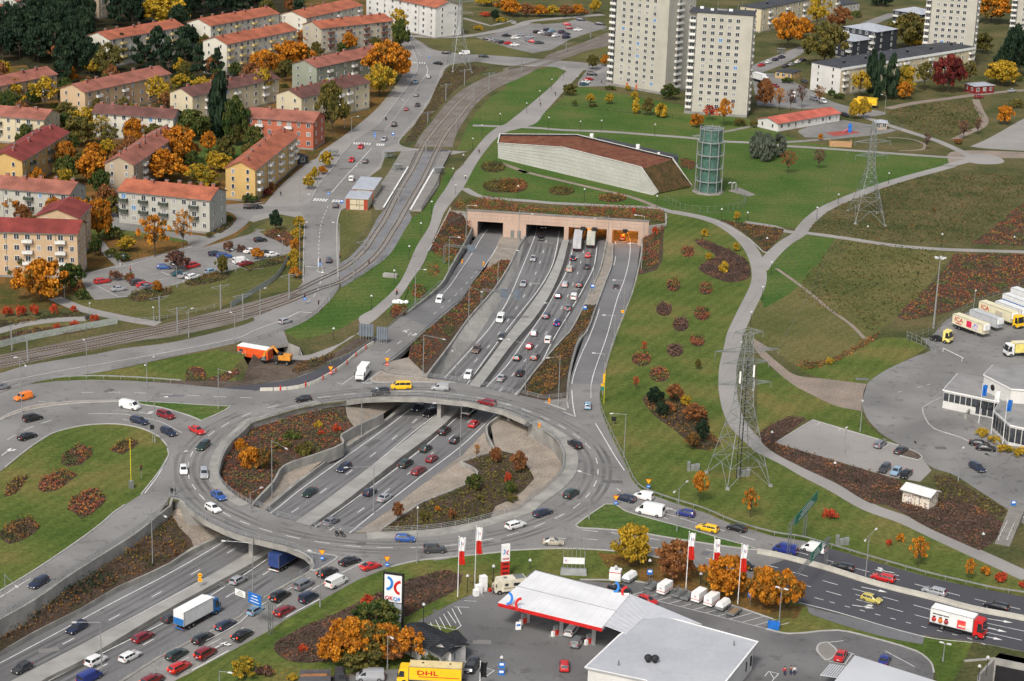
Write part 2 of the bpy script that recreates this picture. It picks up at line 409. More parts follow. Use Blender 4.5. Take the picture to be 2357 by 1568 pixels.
# ---- lawns and rough ground (z = 0)
def S(name,s,m,dz=.01,z=0,**k):return sheet(name,s,m,z,dz,**k)
S('lawn','C3: 850,420 815,540 830,660 880,790 960,960 1040,1120 1110,1280 1200,1380 1500,1490 1740,1560 C4: 2000,170 2357,270 D4: 400,310 1000,490 1500,630 1900,720 2357,805 2600,850 2600,720 2357,620 2100,500 1600,270 1060,0 D3: 1000,1520 700,1350 450,1220 300,1130 0,960 C3: 2170,930 2080,830 2010,700 1970,560 1950,400 1960,250 1990,100 C2: 2000,1470 2100,1290 2180,1130 2240,1000 2230,860 2170,700 2050,590 1900,500 1750,440 1600,410 1450,385 1405,400 1405,495 1385,600 1380,800 1330,900 1240,930 1150,1120 1075,1300 C3: 985,0 900,250','lawn',.008)
S('lawn','C1: 0,1100 240,1100 330,1000 640,760 2240,1080 D1: 300,1220 900,1330 1700,1390 1690,1440 D2: 1350,80 950,210 600,360 400,540 C2: 2357,510 1900,460 1400,370 1000,335 400,300 0,275 B2: 1860,180 1950,0','lawn2',.006)
S('lawn','C1: -140,700 100,640 430,590 550,640 400,760 0,1090 B1: 2200,1120 2100,1160 2000,1290 1900,1330 1800,1330 1880,1140 1960,1010 2100,860 2239,760','lawn2',.007)
S('lawn','B2: 1790,0 1700,180 1600,330 1560,500 1440,700 1330,950 1240,1080 1050,1250 930,1330 700,1450 400,1520 280,1430 560,1290 760,1080 1000,920 1200,770 1330,560 1400,440 1480,400 1640,170 1700,0','lawn2',.007)
S('lawn','B2: 1530,760 1400,1000 1330,1180 1290,1290 1180,1310 1200,1230 1300,1150 1400,990 1500,850','lawn2',.008)
S('lawn','A3: 1480,1000 1490,1060 1400,1210 1250,1400 1060,1556 A4: 1000,70 900,160 700,310 300,580 0,760 -250,900 A3: -250,1400 50,1160 250,1000 400,900 500,850 700,800 900,780 1080,785 1250,820 1400,890','lawn',.011)
S('meadow','D2: 350,590 680,620 1200,690 1740,740 1500,1050 1250,1300 1000,1500 D3: 700,180 330,260 0,20 C3: 2100,60 C2: 2100,1290 2200,1100','lawn_dry',.009)
S('mown_strip','D2: 350,590 690,620 600,760 500,900 300,1100 60,1240 C2: 2230,1100 2290,900','lawn2',.013)
S('meadow','D2: 430,545 620,380 1050,190 1700,30 2500,60 2500,720 1600,690','rough',.009)
S('verge','D3: 330,280 700,210 1100,20 1320,20 1500,100 1380,180 1160,290 1060,350 970,420 600,380','lawn',.014)
S('verge','D3: 0,190 200,340 330,440 500,530 700,620 900,665 960,760 1060,860 1240,965 490,745 330,700 50,830 0,860','lawn',.012)
S('verge','D3: 1540,1200 1720,1225 1900,1335 2130,1485 2240,1560 D4: 2300,190 2150,420 2357,560 2600,600 2357,620 2100,500 1600,270 D3: 1480,1440 1590,1360','rough',.012)
S('meadow','D1: 1100,1000 1300,940 1880,870 1960,960 2010,1060 1980,1120 1750,1230 1400,1170 1150,1100','rough',.009)
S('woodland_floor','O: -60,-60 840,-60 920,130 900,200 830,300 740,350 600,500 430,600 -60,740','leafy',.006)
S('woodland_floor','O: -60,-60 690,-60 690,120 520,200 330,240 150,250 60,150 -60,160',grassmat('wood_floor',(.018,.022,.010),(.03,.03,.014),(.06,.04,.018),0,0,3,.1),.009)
S('courtyard_grass','A1: 1560,1250 1800,1150 2050,1230 2357,1300 2357,1400 2000,1400 1700,1520','lawn2',.012)
S('courtyard_grass','A2: 860,250 960,180 1100,300 1400,560 2000,620 1700,680 1200,600 800,620','lawn',.009)
S('leaf_litter','A2: 1150,690 1400,650 1760,660 1720,690 1400,800 1080,850 1140,760','leafy',.014)
S('leaf_litter','A2: 0,1060 250,1080 560,1150 640,1230 400,1250 0,1240','leafy',.014)
S('verge','A2: 600,1200 770,1100 850,1170 1180,1140 1620,1020 2150,880 2357,830 B2: 310,760 300,860 430,1000 420,1050 200,1100 0,1130 A2: 1900,1240 1500,1320 1300,1350 900,1280','lawn_dry',.009)
S('verge','A2: 0,1500 400,1360 760,1350 950,1390 400,1500 100,1556 -100,1556','lawn_dry',.009)
S('verge','A3: 0,500 250,425 500,395 1100,385 1600,415 2100,425 2060,300 B3: -60,160 A3: 2050,150 1930,120 1500,200 1000,305 700,350 400,390 0,490','lawn',.016)
S('verge','A3: 0,320 200,265 500,210 900,145 1080,105 1500,50 1500,20 1000,70 0,290','rough',.012)
S('verge','B2: 770,370 1045,380 1030,480 800,790 750,780 745,500','lawn_dry',.009)
S('verge','B2: 690,0 620,130 530,250 260,330 230,310 380,120 500,0 B1: 560,1480 690,1480','lawn_dry',.009)
S('verge','B1: 1290,1270 1400,1080 1560,880 1640,700 1740,570 1980,540 2150,560 2357,580 1900,740 1700,950 1500,1160 1400,1280','rough',.009)
S('verge','B1: 1540,350 2000,350 2357,420 C1: 0,420 230,475 0,500 B1: 1960,480 1700,430','lawn_dry',.009)
S('verge','B2: 240,420 440,430 455,460 350,720 300,740 0,560 150,470','lawn_dry',.007)
S('verge','B4: -50,1500 180,1260 600,1010 900,790 1180,560 1450,495 1700,470 2100,425 2357,400 C4: 500,385 950,408 1300,458 1650,548 1830,575 2100,690 2357,800 D4: 370,870 440,900 900,1010 1480,1160 1900,1210 1830,1378 1720,1556 1600,1556 1540,1400 1400,1285 1000,1175 700,1108 280,1138 70,1095 130,1000 C4: 2357,1000 2000,885 1600,765 1180,675 650,655 250,565 0,740 B4: 1960,770 1450,1030 1780,1070 1900,1300 1700,1420 1200,1450 900,1480 400,1540 0,1700','lawn',.006)
S('leaf_litter','C4: 800,420 1300,460 1700,560 2300,800 2357,830 D4: 400,900 350,1000 130,1000 C4: 2357,990 2000,880 1600,760 1180,670 1150,600 900,560','leafy',.02)
S('verge','C1: 570,520 890,400 890,460 800,530','lawn_dry',.009)
# ---- paths, streets, parking (z = 0)
PN=[0]
def path(s,w,m='path',dz=.02,name='path'):
    PN[0]+= 1;dz+= PN[0]*.0013
    b=MB();ribbon(b,smooth(pts(s),n=4),w,dz,m=m);tag(b.build(name),kind='structure')
path('B2: 1860,180 2000,250 2200,275 C2: 200,292 400,310 700,325 1000,340 1330,355 1450,385 1600,412',3)
path('C2: 1450,385 1600,412 1750,445 1900,500 2050,600 2160,720 2220,860 2230,1000 2180,1130 2100,1290 2020,1470 C3: 2000,80 1960,250 1950,400 1965,560 2005,700 2070,820 2170,920 2280,1020 D3: 100,1035 300,1135 450,1222 700,1350 1000,1520 D4: 1300,130 1600,270 1900,410 2100,500 2400,640',4.3)
path('C1: -300,1110 0,1120 230,1130 500,1150 900,1165 1300,1195 1600,1218 1900,1250 2160,1262 D1: 230,1290 400,1300 900,1335 1300,1365 1700,1392 1900,1400',3.2)
path('C1: 1650,1205 1900,1170 2100,1130 2240,1100',2.2,'plat',.018)
path('D1: 1900,1410 1700,1462 D2: 1700,-15 1350,80 1150,140 950,210 750,290 600,360 480,450 400,540 370,585 250,660 130,770 30,900',4.2,dz=.024)
path('C2: 2100,480 2357,520 D2: 250,560 450,578 800,625 1200,685 1600,718 2000,733 2400,745',3.3,dz=.022)
path('D1: 960,1040 1150,1105 1400,1185 1600,1250 1800,1340 1950,1420',3.5,dz=.021)
path('D1: 1930,880 1960,960 2010,1060 1980,1120 1850,1180 1750,1230',3,'dirt')
path('D1: 1150,960 1400,910 1700,870 2000,830 2400,795',4,'dirt',.018)
path('D1: 230,1260 500,1240 800,1210 1000,1190 1180,1160',3,'plat',.018)
path('D1: 1150,1215 1350,1230 1460,1265 1480,1300 1440,1325 1250,1335',1.2,'dirt',.018)
path('C1: -60,1440 0,1460 180,1530 C2: 100,20 300,70 600,140 900,210 1130,268 1340,350',2.2,'dirt')
path('D2: 170,890 420,1070 650,1260 820,1380 950,1510',1.1,'dirt',.018)
path('B1: 1370,320 1700,330 2000,305 2357,225 C1: 200,190 500,160 850,130',5,'path')
path('B1: 1850,160 2100,230 2300,180 C1: 60,210 300,215',2.5,'path',.018)
path('C1: 700,700 850,620 1000,540',2.5,'path',.018)
path('A2: 480,1150 700,1240 950,1300 1200,1350 1400,1380',4)
path('A2: -100,1460 0,1440 200,1385 500,1345 760,1335',3.8,dz=.018)
path('A2: 870,650 920,720 1000,800 1080,870',3,dz=.018)
path('A1: 1250,1180 1500,1180 1800,1180 2000,1190',5,'road2',.014)
S('dirt_road','C3: 2180,20 2357,130 D3: 60,130 200,250 350,350 600,380 970,425 930,560 915,665 700,620 500,530 330,440 200,340 50,200 C3: 2250,190 2160,60','dirt',.018)
S('gravel_lot','D1: 1880,1295 2000,1245 2150,1165 2357,1050 2600,960 2600,1350 2357,1335 2000,1312','path',.02)
S('park_circle','D1: 1835,1395 1870,1370 1980,1358 2090,1375 2170,1410 2170,1440 2080,1453 1950,1450 1850,1425','path',.028)
S('gravel_lot','D1: 1700,1350 1900,1330 2357,1345 2600,1350 2600,1400 2357,1400 2150,1400 1850,1420 1690,1440','dirt',.016)
S('wood_pathway','B3: 600,130 760,70 900,-10 1030,-20 B2: 930,1330 1050,1250 1240,1080 1330,950 1440,700 1560,500 1600,330 1700,180 1790,30 B1: 1830,1480 1950,1330 2060,1200 2150,1130 C1: 0,1090 400,760 550,620 700,600 540,770 330,1000 240,1100 -30,1180 B1: 2040,1350 B2: 1950,0 1860,170 1780,270 1690,390 1640,520 1560,700 1500,850 1400,990 1290,1150 1170,1260 1080,1340 980,1410 B3: 880,10 760,85 640,165 480,215 300,225 310,180 480,170','path',.02)
S('street_pavement','B1: 1300,280 1380,300 1560,440 1800,470 C1: 0,500 500,540 720,560 890,590 890,640 700,620 550,640 430,590 0,580 B1: 1980,545 1740,575 1660,700 1600,830 1480,1040 1340,1190 1290,1270 1400,1310 1900,1340 1700,1370 1350,1340 1180,1340 1130,1480 B2: 1130,0 980,130 1000,260 900,330 770,380 760,700 760,860 600,860 440,860 430,460 240,410 0,480 -120,430 0,330 100,320 250,150 500,-60 B1: 560,1400 600,1340 800,1200 1050,1000 1200,830 1330,640 1340,480 1290,330','path',.012)
S('street','B1: 1365,330 1400,420 1440,520 1450,610 1400,710 1290,860 1180,1010 1110,1100 900,1240 780,1370 700,1485 B2: 600,120 520,260 470,320 300,340 0,335 -150,330 -150,440 0,420 250,385 420,390 455,450 445,700 440,1000 300,1130 0,1300 A3: 2239,-130 1900,-30 1500,60 1080,112 900,150 500,215 200,270 0,330 -200,380 -200,560 0,500 400,390 700,350 1000,300 1500,190 2060,70 B3: -60,30 B2: 330,1415 560,1285 750,1070 755,960 738,700 742,480 770,370 790,300 960,110 1060,30 1130,-60 B1: 1150,1320 1285,1255 1340,1165 1460,1030 1540,890 1600,790 1640,670 1700,580 2000,545 2357,570 C1: 200,575 500,600 700,610 890,640 890,575 700,560 400,530 0,500 B1: 2100,490 1800,470 1600,440 1480,370 1380,320','road2',.018)
S('street','D1: 1240,120 1180,160 460,440 250,560 0,660 -60,600 0,560 300,440 480,380 1150,120','road2',.018)
S('yard','D1: -60,640 150,650 400,760 620,880 800,940 1100,985 1130,1010 950,1040 600,960 300,960 0,930','road',.014)
S('yard','D1: 370,1150 750,1060 900,1085 1180,1140 1240,1152 1000,1192 640,1217 420,1215','road',.022)
S('play_surface','D1: 600,1175 800,1150 920,1175 680,1207',mat('red_rubber_surface',(.36,.075,.06),.9),.03,sm=False)
S('car_park','B1: 1960,330 2130,300 C1: 90,212 250,222 500,200 640,165 900,240 700,300 560,350 400,440 230,472 0,420 B1: 2240,415','road',.022,sm=False)
S('car_park','C1: 710,620 880,600 900,760 640,770 620,740','road',.022,sm=False)
S('car_park','A2: 710,950 1000,880 1300,850 1700,730 2357,545 B2: 0,540 120,600 330,680 315,755 0,830 A2: 2150,870 2000,920 1620,1012 1560,1032 1180,1132 840,1167 770,1090','road2',.02)
S('street','A2: 2357,300 B2: 0,330 A2: 2239,420 2100,560 1900,650 1700,740 1400,840 1100,890 800,960 720,970 700,940 950,880 1150,820 1500,740 1750,650 1950,560 2090,460 2050,400 1950,370 1900,330','road2',.024)
S('courtyard','A2: 740,270 930,265 1060,310 1070,480 1250,525 1850,610 1830,640 1660,680 1640,640 1250,570 1000,540 960,400','road2',.02)
YD=asphalt('yard_asphalt',(.195,.19,.183),.2,.5)
S('depot_yard','D2: 1520,1500 1700,1330 1950,1250 2150,1160 2357,1090 2700,1000 D3: 2700,1180 2357,1145 2230,1135 2130,1110 2000,1045 2110,1010 1800,830 1640,650 1640,540 1480,600 1300,620 1460,1085 1560,1170 1720,1220 1900,1330 2130,1480 2240,1556 D4: 2300,130 2700,380 D3: 2700,1200 2230,1140 2060,1060 1800,880 1240,950 1060,830 955,700 930,560 970,425 1060,350 1160,290 1400,180 1530,130 1450,20',YD,.018)
S('depot_yard','D3: 955,600 940,500 1000,400 1160,290 1530,130 1700,0 D2: 2000,1300 2700,1100 D3: 2700,1250 2357,1150 2100,1400 1720,1222 1240,952 1060,832',YD,.014)
S('car_park','D3: 490,748 1250,972 1290,1050 1460,1085 1540,1190 1440,1290 1180,1250 165,948','path',.026,sm=False)
S('forecourt','B4: 1450,1030 1960,775 2150,755 C4: 0,740 250,570 520,650 720,670 1000,690 1180,680 1600,770 2000,890 2357,1010 D4: 100,1005 75,1095 280,1138 710,1108 1000,1170 1400,1290 1530,1390 1560,1480 1500,1900 C4: 0,1950 B4: 300,1950 400,1540 900,1490 1200,1455 1500,1440 1750,1400 1870,1300 1870,1180 1780,1070',patch_m := asphalt('forecourt_asphalt',(.145,.143,.142),.22,.4),.022)
S('service_path','D4: 440,900 900,1010 1480,1155 1460,1230 1100,1160 480,965','patch',.024)
# rail corridor
S('ballast','C1: 900,285 640,390 380,480 330,520 420,530 540,510 700,450 900,400','ballast',.014)
S('ballast','C1: 300,585 100,600 -60,640 B1: 2100,665 1900,760 1720,900 1590,1060 1480,1200 1420,1300 1760,1300 1790,1200 1880,1040 1990,900 2150,780 2357,690 C1: 250,620','ballast',.014)
S('ballast','B1: 1400,1330 1740,1330 1640,1485 B2: 1600,0 1380,380 1400,440 1330,560 1200,770 1000,920 780,1060 760,960 750,860 850,790 1000,620 1100,440 1160,360 1370,0','ballast2',.014)
S('ballast','B2: 430,1060 330,1090 0,1180 A2: 1900,1270 1400,1390 1050,1450 A3: 500,70 0,170 -200,210 -200,330 0,290 600,165 1250,40 1500,10 A2: 2000,1390 B2: 0,1320 300,1200 420,1120','ballast',.022)
S('level_crossing','B1: 1470,1318 1740,1325 1700,1345 1455,1338','dark',.026,sm=False)
# rails and sleepers
tracks=['C1: 950,300 600,430 400,505 200,565 0,605 B1: 2239,640 2100,700 1930,805 1800,920 1700,1035 1600,1155 1520,1265 B2: 1400,20 1320,150 1240,300 1160,460 1060,610 1005,700 925,785 835,860 740,915 550,1005 380,1090 200,1160 0,1225 A2: 2000,1290 1700,1350 1400,1418 1100,1470 A3: 700,70 350,132 0,200 -250,245',
          'C1: 950,350 700,440 480,520 280,595 100,645 0,680 B1: 2200,715 2050,800 1910,920 1810,1050 1720,1160 1650,1275 B2: 1540,20 1490,120 1420,240 1350,360 1290,470 1220,580 1160,680 1080,780 980,870 860,955 770,1010 550,1085 300,1190 0,1290 A2: 2000,1340 1500,1440 A3: 1000,65 600,145 400,190 0,262 -250,312']
sl_=MB().use(mat('sleeper_concrete',(.30,.27,.24),.9));rl=MB()
for s in tracks:
    P=smooth(pts(s),n=6);Q=resample(P,.9);nn=offs(Q)
    for p,q in zip(Q,nn):
        if 435<pix(p)[0]-0 and False:continue
        a=math.atan2(q.y,q.x);px,py=pix(p)
        if 688<px<778 and 612<py<720:continue
        if 430<(py)*0 :continue
        sl_.box((p.x,p.y,.03),(2.5,.28,.05),a)
    for sg in (-.74,.74):ribbon(rl,P,.16,.08,.12,m='redc',shift=sg)
tag(sl_.build('sleepers'),kind='stuff');tag(rl.build('rails'),kind='structure')
# platforms
for s in ('B1: 1310,1345 1440,1345 B2: 1375,0 1150,368 1080,372 1050,330 1110,170 1190,60','B1: 1665,1350 1740,1350 B2: 1650,60 1640,160 1485,385 1385,383 1600,5'):
    b=MB();sheet('',s,'plat',mb=b,dz=.45,thick=.45,side='conc',sm=False);P=pts(s);tag(b.build('platform'),kind='structure')
b=MB();ribbon(b,pts('B2: 1368,0 1150,362'),.5,.46,.01,m='white');ribbon(b,pts('B2: 1600,10 1388,380'),.5,.46,.01,m='white');tag(b.build('platform_edge'),kind='structure')
# ---- the junction slab: ring road, bridges and approach roads
RING=pts('B3: 815,572 600,600 400,640 200,700 0,765 A3: 2150,845 2050,935 1970,1060 1935,1180 1932,1250 1985,1340 2080,1420 2200,1490 2357,1545 B4: 200,100 400,153 600,208 850,250 1000,247 1300,237 1600,217 1900,167 2150,102 2357,30 '
  'C3: 200,1460 380,1330 490,1200 510,1100 490,1000 420,900 300,820 165,745 B3: 2200,655 1900,585 1500,545 1250,540 1000,548')
J='A3: -250,590 0,505 250,430 500,400 800,388 1100,395 1400,413 1600,428 1950,460 B3: 0,435 350,378 560,300 700,230 850,150 1000,60 1060,30 1120,-10 B2: 1310,1310 1555,1405 B3: 1310,150 1130,290 1120,315 1180,345 1500,375 1900,430 2357,535 C3: 100,520 330,572 530,547 548,424 845,424 815,530 830,650 880,785 960,955 1040,1115 1110,1275 1200,1375 1500,1485 1740,1558 C4: 2000,172 2357,275 D4: 400,315 700,400 1000,490 1500,632 1800,703 2100,770 2357,808 2700,860 2700,1400 2357,1295 1900,1205 1480,1150 900,1005 440,895 370,868 160,800 C4: 2100,680 1830,572 1650,546 1300,456 950,406 500,384 0,403 B4: 2100,423 1700,467 1450,492 1180,555 900,670 500,575 530,555 520,495 450,430 300,365 0,292 A4: 2239,300 2100,260 2000,222 1800,125 1650,15 A3: 1590,1440 1500,1425 A4: 1400,80 1200,240 900,430 600,620 300,830 0,1000 -250,1150 -250,920 0,760 300,580 700,310 900,160 1000,70 1100,0 A3: 1250,1400 1400,1200 1490,1040 1470,970 1400,890 1250,820 1080,785 900,780 700,800 500,850 400,900 250,1000 50,1160 0,1200 -250,1380'
b=MB();JR=sheet('',J,'road',mb=b,dz=.03,thick=1.25,side='conc',holes=[RING],sm=False)
tag(b.build('roundabout_and_bridge_deck'),kind='structure')
S('new_asphalt','A3: 1950,458 2100,440 B3: 0,432 350,378 560,300 700,230 850,150 1000,60 1100,10 1110,30 850,230 650,370 450,440 200,466 0,487 A3: 2239,480 2050,470','dark',.04)
S('new_asphalt','D4: 80,440 300,500 600,600 1000,720 1700,900 2357,1100 2700,1200 2700,860 2357,808 1800,703 1500,632 1000,490 700,400 480,345 350,400 150,430 D4: 80,440','dark',.038)
S('new_asphalt','D4: 60,560 250,480 600,590 1000,710 1700,890 2357,1090 2700,1190 2700,1400 2357,1295 1900,1205 1480,1150 900,1005 440,895 370,868 200,810 C4: 2300,700','dark',.039)
# pavement around the ring and islands
b=MB();RW=smooth(pts('B3: 600,600 400,640 200,700 0,765 A3: 2150,845 2050,935 1970,1060 1935,1180 1932,1250 1985,1340 2080,1420 2200,1490'),n=4)
ribbon(b,RW,2.4,.03,.14,m='conc',shift=-1.0)
RE=smooth(pts('B4: 1000,247 1300,237 1600,217 1900,167 2150,102 2357,30 C3: 200,1460 380,1330 490,1200 510,1100 490,1000 420,900 300,820 200,765'),n=4)
ribbon(b,RE,3.2,.03,.14,m='conc',shift=-1.4);tag(b.build('ring_pavement'),kind='structure')
def island(name,s,top,h=.14,kerb=.35,sm=True):
    P=pts(s);P=smooth(P,True,4) if sm else P;b=MB()
    sheet('',P,top,mb=b,dz=.03+h*.9,thick=h,side='kerb',sm=False);ribbon(b,P,kerb,.03,h,closed=True,m='kerb')
    tag(b.build(name),kind='structure')
island('traffic_island','A3: 1210,580 1500,595 1800,615 2040,625 1950,680 1780,752 1650,700 1400,630 1240,605','lawn2')
island('traffic_island','A3: -250,900 0,750 200,670 450,620 700,595 1050,580 1050,572 700,580 440,600 200,645 0,735 -250,880','paver')
island('traffic_island','C4: 870,-5 960,0 1060,60 1300,130 1600,210 1900,300 2100,355 2225,398 2000,375 1500,300 1100,235 800,210 640,200 610,180 700,110','lawn2')
island('traffic_island','C3: 340,590 530,570 545,640 530,660','plat',sm=False)
island('traffic_island','B3: 1125,315 1200,345 1500,378 1780,415 1500,410 1120,413 1060,405 1040,385','paver')
island('traffic_island','B4: 330,385 520,425 700,445 745,460 720,485 560,575 500,575 530,555 520,495 450,430','patch')
island('traffic_island','B2: 600,860 618,930 590,925 560,912','plat',sm=False)
island('traffic_island','D4: 550,1230 620,1215 700,1290 650,1360 600,1370 530,1290','plat')
island('traffic_island','D3: 1260,1060 1320,1000 1400,1030 1455,1075 1420,1100','soil')
# ---- inside the cutting
def slope(name,s,m,**k):return sheet(name,s,m,0,0,sm=False,**k)
MWAY=pts('C2: 60,550 100,720 20,950 -80,1150 B2: 1950,1480 B3: 1900,60 1600,370 1300,600 1130,775 800,1000 380,1310 20,1590 A4: 1950,280 1500,545 1000,770 0,1300 -300,1440 -300,2300 900,2300 1100,1700 1700,1330 2357,1000 B4: 300,800 600,520 880,330 1180,70 B3: 1850,1090 2300,700 C3: 80,580 520,60 C2: 600,1470 760,1250 850,1000 925,800 940,600',ZM)
sheet('motorway',MWAY,'hwy',sm=False,dz=0)
slope('ramp','B2: 2010,540,-6 1975,600,-6 1930,670,-5.6 1850,800,-4.6 1770,910,-3.8 1680,1015,-2.8 1600,1095,-2 1490,1190,-1.2 1300,1318,-.02 1560,1412,-.02 1700,1290,-1.2 1850,1160,-2.3 1925,1030,-3.3 2015,915,-4.3 2110,770,-5.2 2200,625,-6 2210,560,-6','hwy')
slope('ramp','C2: 920,640,-6 920,850,-5 865,1010,-4 780,1240,-3 700,1450,-2.2 C3: 690,0,-1.9 625,180,-1.2 565,370,-.4 545,428,-.02 850,428,-.02 885,300,-.4 965,40,-1.8 C2: 1035,1300,-2.6 1105,1080,-3.6 1155,880,-4.6 1185,660,-6','hwy')
slope('planted_slope','B2: 1745,360,0 1893,400,0 1950,505,-3.6 1890,620,-3.2 1810,760,-2.4 1560,735,0 1650,540,0','bedsoil')
slope('lawn_slope','B2: 1810,760,-2.4 1740,885,-1.8 1660,1025,-1.2 1500,1165,-.6 1340,1290,-.1 1300,1290,0 1400,1000,0 1530,760,0 1560,735,0','lawn2')
slope('gravel_apron','B2: 2190,600,-5.9 2350,600,-5.9 2370,700,-5.5 2290,815,-5 2190,812,-4.8 2050,905,-4.3 2120,745,-5.2','gravel')
slope('planted_slope','B2: 2050,905,-4.3 2190,812,-4.8 2290,815,-4.2 2240,900,-3.4 2120,1080,-3 1900,1330,-2.5 1740,1556,-2.2 B3: 1530,345,-2 1480,300,-1.5 1370,190,-.3 B2: 1400,1530,0 1560,1410,-.1 1700,1290,-1.1 1860,1160,-2.2 1925,1030,-3.2','bedsoil')
slope('gravel_tip','B3: 1110,310,0 1130,280,0 1230,220,0 1370,190,-.3 1480,300,-1.5 1530,345,-2 1560,430,-3 1200,370,-1.5','gravel')
slope('slanted_wall','C2: 170,590,-2.5 90,720,-2.8 B2: 2290,815,-3 2240,900,-3 2120,1080,-3 1900,1330,-2.5 1740,1556,-2.2 B3: 1500,375,-2 1640,385,-6.05 1960,40,-6.05 B2: 2100,1310,-6.05 2239,1090,-6.05 C2: 100,890,-6.05 195,665,-6.05',mat('slanted_wall_concrete',(.44,.42,.38),.9,(.33,.31,.28),.12,fine=.16,fscale=1.5))
slope('median_apron','C2: 880,640,-5.6 940,640,-5.6 930,850,-4.8 875,1000,-4.2 810,1180,-3.4 770,1215,-3.2 690,1205,-5 740,1080,-5.4 830,880,-5.6','gravel')
slope('planted_slope','C2: 690,1205,-5 770,1215,-3.2 795,1230,-3 710,1450,-2 C3: 650,30,-1.6 600,150,-1.2 550,380,-.3 535,555,-.1 350,590,-1 170,560,-4 100,540,-5.4 260,310,-5.4 500,30,-5.4 C2: 560,1460,-5.3 650,1310,-5.2','bedsoil')
slope('planted_slope','C2: 1195,600,-3.6 1258,500,-1 1405,497,0 1385,600,0 1380,800,0 1330,900,0 1240,930,0 1150,950,-2.2 1185,780,-3','bedsoil')
slope('lawn_slope','C2: 1150,950,-2.2 1100,1130,-1.8 1030,1310,-1.2 C3: 960,0,-.8 880,250,-.2 845,424,0 900,250,0 985,0,0 C2: 1075,1300,0 1150,1120,0 1240,930,0','lawn')
slope('planted_slope','B3: 0,780,-1.3 200,725,-1.3 400,675,-1.3 600,640,-1.3 800,620,-1.3 830,720,-2 890,800,-2.6 775,880,-2.8 785,955,-2.8 540,1055,-2.8 270,1155,-2.8 180,1290,-2.8 0,1490,-2.8 A3: 2170,1490,-2 2060,1410,-1.3 1960,1330,-1.3 1910,1250,-1.3 1920,1180,-1.3 1960,1060,-1.3 2050,940,-1.3 2150,850,-1.3','bedsoil')
slope('paved_slope','B3: 1145,690,-4 775,878,-4 785,958,-4 540,1058,-4 270,1158,-4 180,1295,-4 0,1495,-4 -60,1640,-4.2 100,1560,-5.2 330,1340,-5.2 830,960,-5.2 1150,765,-5.2','paver')
slope('paved_slope','B3: 800,560,-1.3 830,720,-2 890,800,-2.6 1145,690,-4.3 1330,560,-4.8','paver')
slope('paved_slope','B3: 2240,640,-6 1850,1050,-6 1500,1310,-6 1180,1555,-6 B4: 870,270,-6 850,300,-4.5 1120,235,-4 1150,200,-4 B3: 1370,1556,-4 1500,1470,-4 1890,1310,-4 1975,1200,-4 1825,1115,-4 2040,1055,-4 2120,1015,-4 2060,830,-4.4 2200,700,-4.8','paver')
slope('planted_slope','B3: 2140,1010,-3.4 2040,1045,-3.5 1830,1105,-3.5 1980,1195,-3.5 1890,1300,-3.6 1500,1460,-3.6 1370,1545,-3.6 B4: 1150,190,-3.6 1120,240,-3.4 1400,235,-3.2 1650,215,-3.2 1900,170,-3.2 2100,100,-3.2 C3: -100,1500,-3.2 40,1440,-3.2 150,1360,-3.2 240,1260,-3.2 150,1100,-3.2 50,1045,-3.2','bedsoil')
slope('paved_slope','B3: 2250,640,-3.5 2100,800,-3.5 2140,1005,-3.4 C3: 50,1040,-3.25 150,1095,-3.25 245,1260,-3.25 150,1365,-3.25 40,1445,-3.25 -100,1505,-3.25 B4: 2100,105,-3.25 1900,175,-3.25 1930,220,-3.25 2200,130,-3.25 2357,70,-3.25 C3: 220,1490,-3.2 430,1340,-3.2 530,1200,-3.2 540,1080,-3.2 510,950,-3.2 430,860,-3.2 250,720,-3.2 100,640,-3.2','paver')
slope('planted_slope','A4: 1500,60,-2.2 1450,100,-2.2 1200,330,-2.2 900,540,-2.2 600,740,-2.2 300,930,-2.2 0,1075,-2.2 -250,1200,-2.2 -250,1420,-4.9 0,1290,-4.9 300,1115,-4.9 700,915,-4.9 1040,715,-4.9 1300,600,-4.9 1500,505,-4.9 1710,360,-4.9 1690,300,-4 1590,200,-3','bedsoil')
slope('paved_slope','A4: 1500,60,-2.2 1590,200,-3 1690,300,-4 1710,365,-4.9 2000,240,-4.9 2300,80,-4.9 1800,0,-2 1600,20,-1.6','paver')
slope('slip_road','B4: 490,590,-.02 300,690,-.5 0,870,-1.5 A4: 2100,990,-2.2 1800,1140,-3 1400,1340,-4 1050,1566,-5 700,1800,-5.6 1300,1850,-5.5 1530,1560,-5 1700,1475,-4.2 2357,1122,-2.2 B4: 300,1002,-1.3 600,842,-.6 900,674,-.02 700,580,-.02','road')
slope('verge','A4: 1300,1850,-5.5 1530,1556,-5 1700,1470,-4.2 2357,1120,-2.2 B4: 300,1000,-1.3 600,840,-.6 900,672,0 1180,560,0 900,790,0 600,1010,0 180,1260,0 -50,1500,0 A4: 2100,1850,0','lawn')
# median of the motorway
b=MB();sheet('','C2: 492,655 470,730 420,880 320,1070 150,1310 -40,1556 B3: 1920,440 1700,650 1420,890 1100,1130 530,1560 A4: 2200,445 1700,740 1000,1115 130,1570 -300,1800 -100,1850 420,1556 740,1395 1440,975 1900,720 2330,480 B3: 740,1540 1290,1110 1640,845 1850,640 2020,450 C2: 60,1565 250,1345 400,1105 500,860 530,735 552,655',mat('median_paving',(.33,.32,.30),.9,(.26,.252,.235),.3),ZM,dz=.75,thick=.75,side='conc',mb=b)
tag(b.build('motorway_median'),kind='structure')
b=MB();ribbon(b,smooth(pts('C2: 478,660 455,745 405,890 305,1070 135,1310 -60,1556 B3: 1895,440',-6)),.7,.012,m=mat('gutter_dark',(.07,.068,.066),.9));ribbon(b,smooth(pts('C2: 566,665 545,760 515,870 415,1110 265,1350 80,1565 B3: 2040,450',-6)),.8,.012)  # dark strips along both edges of the median
